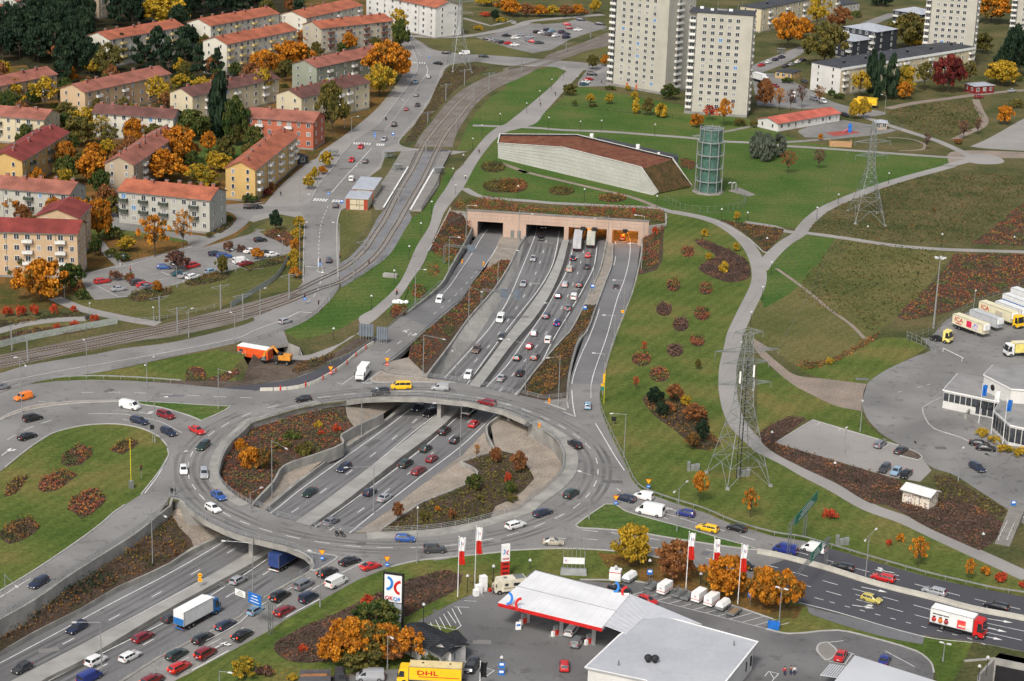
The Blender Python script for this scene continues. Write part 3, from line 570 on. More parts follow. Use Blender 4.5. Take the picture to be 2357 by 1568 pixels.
ribbon(b,smooth(pts('B3: 1870,650 1660,845 1310,1110 760,1545 A4: 2345,495 1915,730 1455,985 760,1400 440,1556',-6)),.8,.012)
tag(b.build('gutter'),kind='structure')
# sunken walls
def zl(P,f=0):return [p.z+f for p in P]
b=MB().use('conc')
def W(top,zb,t=.45,m='conc',sh=0):wallstrip(b,smooth(pts(top),n=3),zb,t,m,sh)
W('B2: 1945,500,-3.4 1890,618,-3 1810,758,-2.2 1740,883,-1.6 1660,1023,-1 1500,1163,-.4 1340,1288,.1',-6.5)
W('C2: 1195,595,-3.4 1190,750,-2.8 1150,948,-2 1100,1130,-1.6 1030,1308,-1 C3: 960,0,-.6 880,250,0 842,424,.1',-6.5)
W('C2: 885,630,-5 830,880,-5 740,1080,-5 690,1200,-5 560,1440,-5 C3: 500,15,-5 260,290,-5 100,505,-5 B3: 2200,690,-5',-6.5)
W('C2: 937,670,-4.6 928,850,-4.2 872,1000,-3.4 790,1220,-2.4 710,1440,-1.4 C3: 650,20,-1 600,145,-.6 550,375,.2 535,545,.5',-6)
W('C2: 165,595,-2.3 90,720,-2.6 B2: 2285,812,-2.8 2240,898,-2.8 2120,1078,-2.8 1900,1328,-2.3 1740,1554,-2 B3: 1530,343,-1.8',-4)
tag(b.build('retaining_wall'),'long pale concrete retaining walls lining the sunken motorway north of the bridge','wall')
b=MB().use('conc')
wallstrip(b,RW,-4.2,.4);wallstrip(b,RE,-4.2,.4)
W('B3: 1145,685,-2.6 780,868,-2.4 790,948,-2.4 540,1045,-2.4 270,1145,-2.4 180,1282,-2.4 0,1475,-2.4 -60,1600,-2.4',-5.4)
W('B3: 2190,690,-2.2 2060,800,-3 2130,1000,-3',-5.4)
W('B3: 2130,1005,-3.2 2040,1045,-3.2 1830,1105,-3.2 1980,1195,-3.2 1890,1300,-3.3 1500,1460,-3.3 1370,1545,-3.3 B4: 1140,200,-3.3',-4.6)
tag(b.build('retaining_wall'),'zigzag concrete retaining wall and ring wall inside the roundabout','wall')
b=MB().use('conc')
for s in ('B3: 1400,560,-4.9 1340,598,-4.9 1150,758,-4.9 840,958,-4.9 400,1278,-4.9 60,1556,-4.9 A4: 2100,190,-4.9 2000,240,-4.9 1700,380,-4.9 1500,500,-4.9 1300,600,-4.9 1040,710,-4.9 700,905,-4.9 300,1110,-4.9 0,1275,-4.9 -300,1420,-4.9',):W(s,-6.4,.8)
W('A4: 1500,5,.1 1400,83,.1 1200,243,.1 900,433,.1 600,623,.1 300,833,.1 0,1003,.1 -250,1153,.1',-3.4,.5)
W('A4: 1500,5,.1 A3: 1520,1430,.1 1590,1445,.1 A4: 1650,15,.1',-3.8,.5)
W('B4: 515,490,0 525,560,0 300,690,-.3 0,870,-1.3 A4: 2100,990,-2 1800,1140,-2.8 1400,1340,-3.8 1050,1566,-4.8 700,1800,-5.4',-6.4,.6)
tag(b.build('retaining_wall'),'low concrete wall along the motorway south of the bridge','wall')
# bridge abutments and piers
def wallw(top,zb,lab,t=.6):
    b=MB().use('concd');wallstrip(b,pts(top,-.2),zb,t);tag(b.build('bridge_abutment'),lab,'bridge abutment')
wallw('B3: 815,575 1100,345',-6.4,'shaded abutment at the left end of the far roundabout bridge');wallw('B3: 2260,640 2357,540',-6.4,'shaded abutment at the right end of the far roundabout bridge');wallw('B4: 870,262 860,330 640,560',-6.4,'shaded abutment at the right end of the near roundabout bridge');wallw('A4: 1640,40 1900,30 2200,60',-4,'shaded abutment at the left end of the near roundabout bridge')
for s,lab in (('B3: 1640,740 B3: 1760,600','broad concrete pier under the far roundabout bridge on the median'),('A4: 2215,465 B4: 20,440','narrow concrete pier under the near roundabout bridge on the median')):
    a,c=pts(s,ZM+.4);d=(c-a).normalized();n_=Vector((-d.y,d.x,0));b=MB().use('conc')
    L_=7.0 if 'broad' in lab else 2.5
    b.bar(Vector((a.x,a.y,-2.9))+d*0,Vector((a.x,a.y,-2.9))+d*L_,.9,6.6) if False else b.prism([Vector((*(a+n_*.45).xy,-5.9)),Vector((*(a+n_*.45+d*L_).xy,-5.9)),Vector((*(a-n_*.45+d*L_).xy,-5.9)),Vector((*(a-n_*.45).xy,-5.9))],4.75)
    tag(b.build('bridge_pier'),lab,'bridge pier')
# ---- little yard under the street bridge
zz=[-3.6,-3.6,-3.6,-3.6,-2.6,-1.2,0,0,-.9]
b=MB().use('soil');P2=[Vector((p.x,p.y,z)) for p,z in zip(HOLE2,zz)];flat,tri=tess([P2]);b.v=[tuple(p) for p in flat]
for t in tri:b.f.append(list(t));b.mi.append(0)
tag(b.build('bridge_yard'),kind='structure')
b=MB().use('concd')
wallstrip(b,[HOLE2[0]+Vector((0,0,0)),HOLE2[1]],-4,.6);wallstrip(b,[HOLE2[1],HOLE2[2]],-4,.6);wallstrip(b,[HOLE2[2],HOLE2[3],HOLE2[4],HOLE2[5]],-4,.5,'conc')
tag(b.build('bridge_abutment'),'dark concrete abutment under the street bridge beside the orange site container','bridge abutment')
b=MB();sheet('','O: 546,812 560,781 652,758 664,790 600,800','road2',mb=b,dz=.03,thick=.9,side='conc',sm=False);tag(b.build('street_bridge_deck'),kind='structure')
S('works_soil','B3: -100,430 -60,300 0,160 100,250 300,210 500,215 700,160 900,20 1050,20 850,140 700,215 560,290 350,370 100,415','soil',.022,holes=[])
S('works_soil','A3: 1300,400 1800,395 2357,400 2239,430 1950,455 1500,430','soil',.024)
M['shoulder_asphalt_']=mat('repair_asphalt',(.125,.122,.12),.9)
# underpass wall, black face for the shade in its mouth, tyre wear, dark shoulder
b=MB().use('conc');P=pts('D4: 2150,1300 2650,1420');wallstrip(b,pts('D4: 1830,1372 2095,1350 2680,1470',.2),-4.3,.5);wallstrip(b,pts('D4: 2090,1352 1960,1500 1900,2000',.2),-4.3,.5);tag(b.build('underpass_wall'),'concrete wall around the pedestrian underpass at the bottom right','wall')
a,c=pts('D4: 2110,1362 2680,1482');b=MB().use('black');a.z=c.z=-.9;b.face(a+Vector((0,-.4,0)),c+Vector((0,-.4,0)),Vector((c.x,c.y-.4,-4.1)),Vector((a.x,a.y-.4,-4.1)));tag(b.build('underpass_shade_face'),'flat black face for the shade in the underpass mouth at the bottom right','underpass')  # flat black quad painted in for the shade inside the underpass
TW_=mat('tyre_wear',(.05,.05,.05),.9,(.09,.09,.09),.3);nt_=TW_.node_tree;bs_=nt_.nodes['Principled BSDF'];tc_=N(nt_,'ShaderNodeTexCoord');no_=N(nt_,'ShaderNodeTexNoise');no_.inputs['Scale'].default_value=.12;no_.inputs['Detail'].default_value=5;nt_.links.new(tc_.outputs['Object'],no_.inputs['Vector']);mr_=N(nt_,'ShaderNodeMapRange');mr_.inputs[1].default_value=.35;mr_.inputs[2].default_value=.7;mr_.inputs[3].default_value=0;mr_.inputs[4].default_value=.38;nt_.links.new(no_.outputs[0],mr_.inputs[0]);nt_.links.new(mr_.outputs[0],bs_.inputs['Alpha'])
tw=MB().use(TW_)
ML=('C2: 352,640 300,820 255,935 205,1040 140,1155 65,1270 B3: 2125,40 2010,170 1700,500 1420,757 1230,912 1105,1012 930,1145 690,1318 435,1497 A4: 2100,368 1780,560 1430,762 1070,960 680,1163 290,1362 0,1510','C2: 695,640 680,735 655,830 625,935 580,1040 530,1150 470,1265 395,1390 310,1515 C3: 205,165 60,335 B3: 2220,440 1925,740 1600,1020 1360,1225 930,1556 B4: 690,210 110,600 A4: 2020,800 1290,1222 890,1432 600,1590')
for s in ML:
    for sh in (-2.6,-1.1,1.1,2.6):ribbon(tw,smooth(pts(s,-6),n=4),.75,.014,shift=sh)
for sh in (-2.7,-1.3,1.2,2.7):ribbon(tw,smooth(pts('A3: 2180,700 1990,790 1866,865 1694,1046 1664,1140 1668,1240 1713,1336 1785,1425 2000,82 A4: 1900,30 2001,82 2165,157 B4: 0,190 110,222 350,284 600,331 880,363 1160,377 1440,374 1745,355 2060,307 2290,256 C4: 170,218 290,176 468,98 C3: 618,1504 720,1407 783,1308 807,1205 795,1105 718,974 618,885 488,804 340,728 175,661 20,607 B3: 2230,603 2018,551 1815,521 1580,494 1340,490 1120,495 858,516 628,541 380,580 174,625'.replace(' 2000,82 A4: 1900,30',' A4: 1900,30'))[:],n=3),.8,.045,shift=sh)
tag(tw.build('tyre_wear'),kind='structure')
rp=random.Random(3);b=MB()
for s,z_,w_ in ((ML[0],-6,3.5),(ML[1],-6,3.5),('A3: 300,640 900,540 1500,560 2100,600 B3: 300,560 900,560 1500,460',0,5),('C3: 330,760 560,900 720,1100 760,1300 600,1470 C4: 300,120 0,260 B4: 2000,330 1300,400 700,380',0,5),('C4: 600,260 1300,340 1900,480',0,4),('B1: 1420,800 1150,1180 900,1380 B2: 640,150 560,700 520,1100 200,1350',0,4),('D3: 1250,420 1100,600 1300,800 1600,980 2000,1180 2300,1400',0,9),('C4: 60,1050 300,1400 0,1500 B4: 2100,1100 1900,1000',0,8)):
    for p in resample(pts(s,z_),17 if z_ else 9):
        a_=rp.choice((0,.4,1.1));c_=p+Vector((rp.uniform(-w_,w_),rp.uniform(-w_,w_),0));L_=rp.uniform(.4,1) if rp.random()<.5 else rp.uniform(1.5,5)
        b.use(('patch','shoulder_asphalt_','road2')[rp.randrange(3)] if True else 0);q=[Vector((x*L_/2,y*min(L_,1.6)/2,0)) for x,y in ((-1,-1),(1,-1),(1,1),(-1,1))]
        for v in q:v.rotate(Matrix.Rotation(a_,3,'Z'))
        b.face(*[c_+v+Vector((0,0,.016 if z_ else .05)) for v in q])
tag(b.build('asphalt_repairs'),kind='structure');b=MB().use(mat('shoulder_asphalt',(.11,.108,.11),.9))
ribbon(b,smooth(pts('C2: 815,680 790,870 712,1040 625,1200 450,1490 C3: 275,330 100,500',-6),n=4),2.2,.011,shift=1.0*-1);tag(b.build('shoulder'),kind='structure')
# ---- markings
mk=MB().use('paint')
def line(s,w=.15,z=0,dz=.055,sm=True):P=pts(s,z);ribbon(mk,smooth(P,n=4) if sm else P,w,dz)
def dl(s,dash=3,gap=9,w=.15,z=0,dz=.055):P=smooth(pts(s,z),n=5);dashes(mk,P,w,dash,gap,dz)
zq=-6
line('C2: 265,500 262,560 230,655 130,900 0,1190 B2: 2100,1400 B3: 2030,0 1690,372',.22,zq,.02);line('B3: 1400,640 1150,830 800,1080 400,1370 165,1556 A4: 1950,340 1500,600 1000,860 500,1130 0,1395 -100,1445',.22,zq,.02)
line('C2: 465,555 445,690 395,880 270,1090 0,1430 B3: 1880,440',.22,zq,.02);line('B3: 1620,690 1400,860 1100,1105 520,1550 A4: 2180,440 1650,735 950,1110 110,1556',.2,zq,.02)
line('C2: 580,720 545,880 440,1080 320,1290 160,1520 C3: 0,265 B3: 2060,450',.22,zq,.02);line('B3: 1800,720 1560,940 1280,1160 1050,1330 740,1556 A4: 2357,480 2100,650 1500,1010 1000,1260 420,1556',.22,zq,.02)
line('C2: 800,680 770,870 690,1040 600,1200 420,1500 C3: 250,330 70,520',.22,zq,.02);line('B3: 2140,690 1830,980 1500,1230 1080,1556 B4: 850,245',.22,zq,.02)
dl('C2: 352,640 300,820 255,935 205,1040 140,1155 65,1270 B3: 2125,40 2010,170 1700,500 1420,757 1230,912 1105,1012 930,1145 690,1318 435,1497 A4: 2100,368 1780,560 1430,762 1070,960 680,1163 290,1362 0,1510',3,9,.2,zq,.02)
dl('C2: 695,640 680,735 655,830 625,935 580,1040 530,1150 470,1265 395,1390 310,1515 C3: 205,165 60,335 B3: 2220,440 1925,740 1600,1020 1360,1225 930,1556 B4: 690,210 110,600 A4: 2020,800 1290,1222 890,1432 600,1590',3,9,.2,zq,.02)
# ramps: lines follow the ramp heights
line('B2: 2075,540,-6 2020,610,-5.9 1940,745,-5 1850,880,-3.9 1740,1040,-2.7 1680,1110,-2',.2,0,.03);line('B2: 2190,640,-5.8 2130,740,-5.2 2040,880,-4.4',.2,0,.03)
dl('B2: 1980,910,-4.1 1940,960,-3.7 1860,1050,-2.9 1760,1150,-2.1 1640,1255,-1.2 1510,1360,-.4 1440,1420,0 B3: 1290,60,0 1210,120,0 1130,180,0',3,5,.15,0,.05)
line('B3: 890,355 785,430',.15);line('B3: 965,418 1110,330',.15);line('B3: 785,430 740,415',.12);line('B3: 970,418 1050,418',.3)
line('C2: 1065,560,-6 1090,640,-6 1085,800,-5 1040,990,-4 980,1150,-3.3 C3: 880,20,-1.7 780,300,-.3 750,420,0',.2,0,.04);line('C2: 955,640,-6 970,700,-5.8 945,870,-4.9 870,1080,-3.8 800,1310,-2.7 C3: 735,0,-1.9 640,210,-1 580,400,-.1 575,500,0',.2,0,.04)
line('C3: 575,480 585,600 605,715 500,672',.2);line('C3: 760,350 745,450 745,550',.1);line('C3: 785,775 860,900 960,1070 1040,1190',.2)
for seg in ('B3: 122,640 225,610|B3: 570,548 685,535|B3: 800,520 915,512|B3: 1280,490 1400,490|B3: 1520,492 1640,497|B3: 1760,515 1870,527|B3: 1975,543 2060,560|B3: 2180,590 2280,617|C3: 0,600 40,615|C3: 130,645 220,678|C3: 300,710 380,747|C3: 452,785 523,823|C3: 587,863 648,907|C3: 693,950 742,998|C3: 787,1080 803,1130|C3: 807,1180 806,1230|C3: 795,1280 770,1335|C3: 742,1382 697,1432|C3: 650,1480 587,1528|C4: 510,77 425,120|C4: 340,155 240,197|C4: 108,240 0,272|'
  'B4: 2120,295 2000,320|B4: 1800,350 1690,360|B4: 1500,372 1385,376|B4: 1233,378 1090,376|B4: 950,369 810,358|B4: 675,341 540,321|B4: 415,298 288,270|B4: 167,240 53,205|A4: 2210,175 2120,140|A4: 2040,103 1963,60|A3: 1810,1450 1760,1400|A3: 1730,1360 1697,1312|A3: 1672,1265 1665,1215|A3: 1660,1165 1667,1118|A3: 1682,1070 1705,1022|A3: 1838,885 1895,845|A3: 1955,808 2025,768|A3: 2135,717 2220,682|'
  'A3: 720,502 830,500|A3: 950,499 1065,500|A3: 1190,504 1300,508|A3: 1412,515 1528,519|A3: 1650,527 1765,531|A3: 1887,537 2000,542|A3: 2120,546 2230,550|A3: 65,920 132,878|A3: 212,835 297,798|A3: 363,776 458,745|A3: 1090,741 1145,748|A3: 340,580 400,582|'
  'C3: 975,1352 1008,1378|C4: 665,219 806,235|C4: 672,297 810,308|C4: 925,243 1010,257|C4: 1230,290 1353,310|C4: 950,320 1010,330|C4: 1265,372 1352,385|C4: 445,292 527,298|C4: 1480,335 1612,362|C4: 1370,102 1424,124|C4: 1395,75 1520,108|C4: 1530,115 1680,160|C4: 1760,390 1895,424|C4: 1760,467 1890,500|C4: 1885,215 1930,232|C4: 2065,270 2195,308|C4: 2010,452 2145,488|C4: 1655,530 1700,542|C4: 2315,343 2357,355|C4: 2280,525 2357,548|'
  'D4: 100,343 155,358|D4: 355,415 450,440|D4: 605,485 675,503|D4: 863,558 995,593|D4: 1205,612 1250,626|D4: 1225,655 1258,663|D4: 1390,698 1480,722|D4: 1668,770 1790,801|D4: 1920,830 2020,855|D4: 2230,900 2325,921|D4: 65,525 183,556|D4: 312,593 445,631|D4: 578,668 710,706|D4: 842,740 965,773|D4: 1110,813 1248,850|D4: 1380,883 1550,930|D4: 2000,1038 2357,1115|D4: 115,622 205,648|D4: 365,692 475,724|D4: 608,761 743,799|D4: 868,791 930,808|D4: 877,835 1015,872|D4: 1148,906 1288,944|D4: 1390,970 1540,1010|D4: 2010,1075 2110,1100|D4: 1995,1118 2335,1195|D4: 505,818 585,840|D4: 638,855 685,868|D4: 772,892 818,905|D4: 905,927 952,941|D4: 1040,963 1088,976|D4: 1177,1000 1225,1012|D4: 1313,1036 1358,1047|D4: 1450,1073 1497,1084|D4: 1587,1107 1633,1118|D4: 1722,1142 1768,1152|D4: 1855,1174 1898,1189|D4: 1975,1220 2015,1235').split('|'):
    ribbon(mk,pts(seg),.17,.06)
line('A3: 780,692 900,688 1100,695 1250,722 1400,755 1520,810 1610,858',.15);line('A3: 1495,1050 1400,1230 1280,1390',.2);line('A3: 0,417 500,315 1000,230 1500,140 2100,20 B2: 0,1440 215,1360',.15);line('B2: 300,1325 408,1272 530,1283',.25)
line('A4: -50,840 0,815 200,690 270,650',.15);line('D4: 370,862 700,945 1480,1165 1900,1215',.2);line('C4: 660,222 660,222.5',.01)
line('A4: 1800,1210,-2.9 2100,1050,-2.1 B4: 0,930,-1.4 250,780,-.5 500,640,0',.12,0,.05)
dl('A4: 1000,1750,-5.4 1460,1455,-4.5 1660,1350,-3.8 1880,1220,-3.1 2100,1110,-2.4 2357,960,-1.8 B4: 250,870,-1.1 500,740,-.4 700,645,0',3,5,.14,0,.06)
line('A4: 1300,1670,-5.2 1530,1545,-5 1700,1460,-4.2 2357,1100,-2.2 B4: 300,985,-1.3 590,830,-.6',.2,0,.06)
line('B4: 780,600 980,500',.15);line('B4: 520,748,-.5 690,650,0',.15,0,.06)
# street centre line, zebras
line('B1: 1530,580 1540,640 1500,700',.2);dl('B1: 1495,700 1430,800 1330,930 1250,1045 1150,1165',1.5,1.5,.15);line('B1: 1045,1312 930,1440 820,1556 B2: 690,220',.2);dl('B1: 1010,1400 900,1480',3,3,.2);dl('B2: 660,340 600,490 580,660 578,800',2.5,2.5,.15);dl('B2: 610,950 560,1100 470,1200',3,3,.15);line('B2: 575,800 575,880 455,872',.3);dl('B1: 1390,350 1480,500',3,4,.15);line('B1: 1400,350 1500,410 1560,460',.12)
def zebra(a,c,n,L,s,w=.5):
    p,q=pts(s)
    d=(q-p);nn_=Vector((-d.y,d.x,0)).normalized()
    if nn_.y<0:nn_=-nn_
    for i in range(n):
        m_=p.lerp(q,(i+.5)/n);ribbon(mk,[m_-nn_*L/2,m_+nn_*L/2],w,.062)
zebra(0,0,7,3.4,'B1: 880,1268 1040,1275',.55);zebra(0,0,4,3.4,'B1: 1085,1280 1160,1282',.55);zebra(0,0,5,3.4,'B2: 530,280 655,288',.6);zebra(0,0,4,3.2,'B2: 695,292 795,298',.6);zebra(0,0,8,3,'B1: 1350,553 1525,560',.5)
zebra(0,0,6,2.5,'D4: 2290,60 2400,110',.45)
# parking bay lines
def bays(s,n,L,ang,w=.12):
    p,q=pts(s);d=(q-p).normalized();v=Matrix.Rotation(R(ang),3,'Z') @ d
    for i in range(n+1):a=p.lerp(q,i/n);ribbon(mk,[a,a+v*L],w,.062)
    ribbon(mk,[p,q],w,.061)
bays('A2: 1420,920 1620,1000',3,5,90);bays('A2: 850,1040 1050,1142',2,5,70);bays('A2: 1440,925 1640,1010',2,5,-90);bays('A2: 1830,775 2180,900',3,5,70)
bays('C1: 20,310 250,420',10,4.5,80);bays('C1: -150,350 300,440',14,4.5,95);bays('C1: 560,200 870,270',10,4.5,80)
bays('C4: 1120,790 2300,1095',11,5.2,62);bays('B4: 1530,1050 1790,1105',6,.1,0);
for i in range(6):p=T('B4',1550+i*52,1080-i*2);q=T('B4',1460+110+i*60,1040-i*38);
for sg in ('B4: 1645,990 1700,1095|B4: 1682,965 1745,1075|B4: 1718,940 1790,1045|B4: 1755,915 1835,1068|B4: 1610,1015 1655,1105|B4: 1565,1040 1590,1090|B4: 1805,900 1840,965|B4: 1775,900 1905,905|B4: 1785,1105 1840,1065|B4: 1940,795 2035,797|B4: 1860,845 1975,852|B4: 1800,1365 1900,1395|B4: 2015,1430 2130,1462|B4: 2130,1462 2050,1520|D4: 800,1300 860,1320|D4: 840,1310 770,1410|D4: 630,1380 790,1410|D4: 65,1515 100,1470|D4: 100,1470 188,1492|D4: 188,1492 130,1556|D4: 110,1475 150,1540|D4: 590,1218 760,1200|D4: 1130,1290 1390,1430|C1: 400,560 580,545|D3: 1240,500 1280,490|D3: 1410,458 1460,447|D3: 1495,437 1530,427|D3: 530,785 560,765|D3: 720,838 745,815|D3: 1110,990 1160,960').split('|'):ribbon(mk,pts(sg),.14,.06)
# arrows on the lanes
def arrow(t,x,y,x2,y2,z=0,turn=0,sc_=1.0):
    a,c=T(t,x,y,z),T(t,x2,y2,z);d=(c-a).normalized();n_=Vector((-d.y,d.x,0));L_=(c-a).length;e=.07
    def q(u,v):p=a+d*u+n_*v;return (p.x,p.y,p.z+e)
    mk.face(q(0,-.12),q(L_-1.6,-.12),q(L_-1.6,.12),q(0,.12));mk.face(q(L_-1.6,-.5),q(L_,0),q(L_-1.6,.5))
    if turn:
        s=turn;mk.face(q(L_*.45,0),q(L_*.6,0),q(L_*.78,s*.8),q(L_*.66,s*.9));mk.face(q(L_*.6,s*1.2),q(L_*.84,s*.5),q(L_*.9,s*1.4))
for a in (('D4',920,725,1150,773),('D4',2035,1005,2258,1042),('D4',2000,1080,2208,1125),('D4',1980,1155,2170,1195)):arrow(*a)
for a in (('D4',840,885,1035,915,0,1),('D4',1210,600,1035,570,0,-1),('B2',1385,1430,1310,1450,0,1),('B2',1395,1480,1460,1475,0,1),('A4',1890,1270,2010,1205,-2.8,-1),('A3',15,1060,105,990,0,-1),('A3',1230,680,1355,690,0,1),('C3',1500,1550,1400,1515,0,1),('A4',1740,1250,1900,1170,-3.2,0)):arrow(*a)
tag(mk.build('road_markings'),kind='structure')
kb=MB()
for s in ('B1: 1365,330 1400,420 1440,520 1450,610 1400,710 1290,860 1180,1010 1110,1100','B1: 900,1240 780,1370 700,1485 B2: 600,120 520,260','B2: 455,450 445,700 440,1000','B2: 750,960 738,700 742,480 770,370','B1: 1285,1255 1340,1165 1460,1030 1540,890','D3: 1460,640 1470,700 1560,820 1800,900 2000,1010 2110,1010','D3: 1640,545 1540,590 1460,640','D4: 75,1095 280,1138 710,1108 1000,1170 1400,1290 1530,1390 1560,1480','B4: 2200,415 1700,466 1450,492 1180,555','C4: 0,403 500,384 950,406 1300,456 1650,546','A3: 1480,1000 1490,1060 1400,1210 1250,1400','A3: 50,1160 250,1000 400,900 500,850 700,800 900,780 1080,785 1250,820 1400,890 1475,970','A4: 1100,0 1000,70 900,160 700,310 300,580 0,760','B2: 1400,1400','A2: 720,960 950,890 1100,870 1400,790 1700,700','D3: 165,945 490,745 1250,970','C4: 650,660 1180,680 2000,890 2357,1010','B2: 1745,355 1650,540 1550,735','C2: 1405,400 1405,495','C2: 1850,470 1990,540 2130,620 2220,700 2270,745 2320,750'):
    P=pts(s)
    if len(P)>1:ribbon(kb,smooth(P,n=3),.32,.0,.17,m='kerb')
tag(kb.build('kerbs'),kind='structure')
# ================================================================ VEHICLES
M['tyre']=mat('tyre',(.015,.015,.016),.8);M['rim']=mat('rim',(.35,.35,.36),.35,metal=.7)
M['carglass']=mat('car_glass',(.018,.021,.026),.08,(.03,.034,.04),1,spec=.8)
M['headlamp']=mat('head_lamp',(.95,.88,.7),.2,emit=.9,fine=0);M['headoff']=mat('head_lamp_off',(.55,.56,.58),.15,fine=0)
M['taillamp']=mat('tail_lamp',(.45,.02,.015),.3,fine=0);M['taillit']=mat('tail_lamp_lit',(.9,.06,.02),.3,emit=.8,fine=0)
M['plate']=mat('number_plate',(.7,.7,.68),.5,fine=0);M['trim']=mat('black_trim',(.025,.025,.027),.6)
CC=dict(bk=('black',(.012,.012,.014)),nb=('navy blue',(.018,.026,.055)),dg=('dark green',(.016,.035,.03)),gy=('dark grey',(.06,.062,.068)),sv=('silver',(.42,.43,.45)),wh=('white',(.78,.78,.76)),
 rd=('bright red',(.5,.02,.02)),dr=('dark red',(.2,.012,.018)),bl=('blue',(.03,.09,.3)),lb=('light blue',(.27,.42,.55)),yl=('yellow',(.85,.5,.01)),og=('orange',(.8,.2,.02)),bg=('beige',(.42,.38,.3)),
 br=('brown',(.13,.09,.07)),tl=('teal',(.02,.09,.11)),db=('deep blue',(.02,.035,.2)),lg=('grey',(.2,.21,.23)),lm=('olive gold',(.5,.42,.1)),cr=('cream',(.72,.68,.56)))
def paintmat(c):return mat('paint_'+CC[c][0].replace(' ','_'),CC[c][1],.28,tuple(x*.93 for x in CC[c][1]),spec=.5,coat=.6,fine=.02,metal=.25 if c in ('sv','lb','lg','gy') else 0)
# profile: (x, top z, belt z, roof half width factor) from tail to nose; halfwidth; windscreens (x0,x1); side glass range
VT=dict(
 h=('small hatchback',.84,[(-1.95,.55,.5,.9),(-1.9,.9,.88,.9),(-1.55,1.38,.9,.72),(-1.0,1.45,.9,.74),(.25,1.44,.9,.74),(.95,.98,.9,.8),(1.6,.86,.82,.85),(1.93,.62,.6,.85)],(-1.88,-1.58),(.3,.95),(-1.5,.75),3),
 s=('saloon',.88,[(-2.25,.5,.5,.9),(-2.22,.95,.92,.9),(-1.5,1.02,.93,.85),(-.95,1.38,.93,.7),(-.5,1.43,.93,.72),(.35,1.42,.92,.72),(1.1,.98,.9,.8),(1.9,.84,.8,.85),(2.25,.6,.58,.85)],(-1.48,-.97),(.4,1.08),(-1.2,.85),2),
 e=('estate car',.88,[(-2.3,.5,.5,.9),(-2.26,.95,.93,.9),(-2.0,1.42,.94,.74),(-1.4,1.47,.94,.75),(.3,1.45,.93,.74),(1.1,.99,.92,.8),(1.95,.86,.82,.85),(2.3,.6,.58,.85)],(-2.24,-2.03),(.36,1.08),(-1.95,.85),3),
 m=('people carrier',.92,[(-2.2,.55,.5,.9),(-2.16,1.0,.98,.9),(-1.95,1.62,1.0,.78),(-1.3,1.7,1.0,.8),(.5,1.66,.98,.78),(1.4,1.08,.98,.82),(2.0,.9,.86,.85),(2.25,.62,.6,.85)],(-2.14,-1.97),(.56,1.38),(-1.9,1.15),3),
 u=('off-roader',.92,[(-2.2,.65,.6,.9),(-2.17,1.08,1.04,.9),(-1.95,1.62,1.06,.78),(-1.3,1.7,1.06,.8),(.35,1.68,1.05,.79),(.95,1.12,1.05,.85),(1.95,1.02,.98,.88),(2.2,.7,.68,.88)],(-2.15,-1.97),(.4,.93),(-1.9,.8),3),
 c=('low coupe',.86,[(-2.1,.5,.5,.9),(-2.08,.92,.9,.9),(-1.7,1.0,.9,.82),(-.8,1.32,.9,.68),(.1,1.36,.9,.68),(.95,.95,.87,.78),(1.75,.8,.76,.85),(2.1,.55,.53,.85)],(-1.65,-.85),(.15,.92),(-1.0,.7),1),
 w=('small van',.86,[(-2.1,.55,.5,.9),(-2.08,1.0,.98,.96),(-2.0,1.76,1.0,.88),(-1.3,1.82,1.0,.9),(.1,1.8,1.0,.88),(.75,1.62,1.0,.8),(1.3,1.05,.96,.82),(1.95,.88,.84,.85),(2.1,.6,.58,.85)],(-2.07,-2.02),(.8,1.27),(.15,1.05),1),
 v=('panel van',.95,[(-2.4,.55,.5,.95),(-2.38,1.1,1.08,.97),(-2.3,1.9,1.1,.9),(-1.5,1.96,1.1,.92),(.8,1.94,1.1,.9),(1.2,1.82,1.1,.84),(1.85,1.18,1.06,.84),(2.3,.95,.9,.88),(2.45,.65,.6,.88)],(-2.37,-2.32),(1.23,1.82),(.7,1.6),1),
 t=('minibus',.95,[(-2.4,.55,.5,.95),(-2.38,1.1,1.08,.97),(-2.25,1.86,1.1,.84),(-1.5,1.96,1.1,.86),(.8,1.94,1.1,.86),(1.2,1.82,1.1,.84),(1.85,1.18,1.06,.84),(2.3,.95,.9,.88),(2.45,.65,.6,.88)],(-2.36,-2.27),(1.23,1.82),(-2.15,1.6),3),
 V=('tall panel van',1.0,[(-2.95,.6,.5,.95),(-2.93,1.2,1.18,.98),(-2.85,2.45,1.2,.92),(-2,2.55,1.2,.93),(1.1,2.5,1.2,.9),(1.55,2.3,1.2,.86),(2.3,1.3,1.15,.85),(2.8,1.05,1.0,.88),(2.95,.7,.65,.88)],(-2.92,-2.87),(1.58,2.26),(1.2,2.05),1))
CARMESH={}
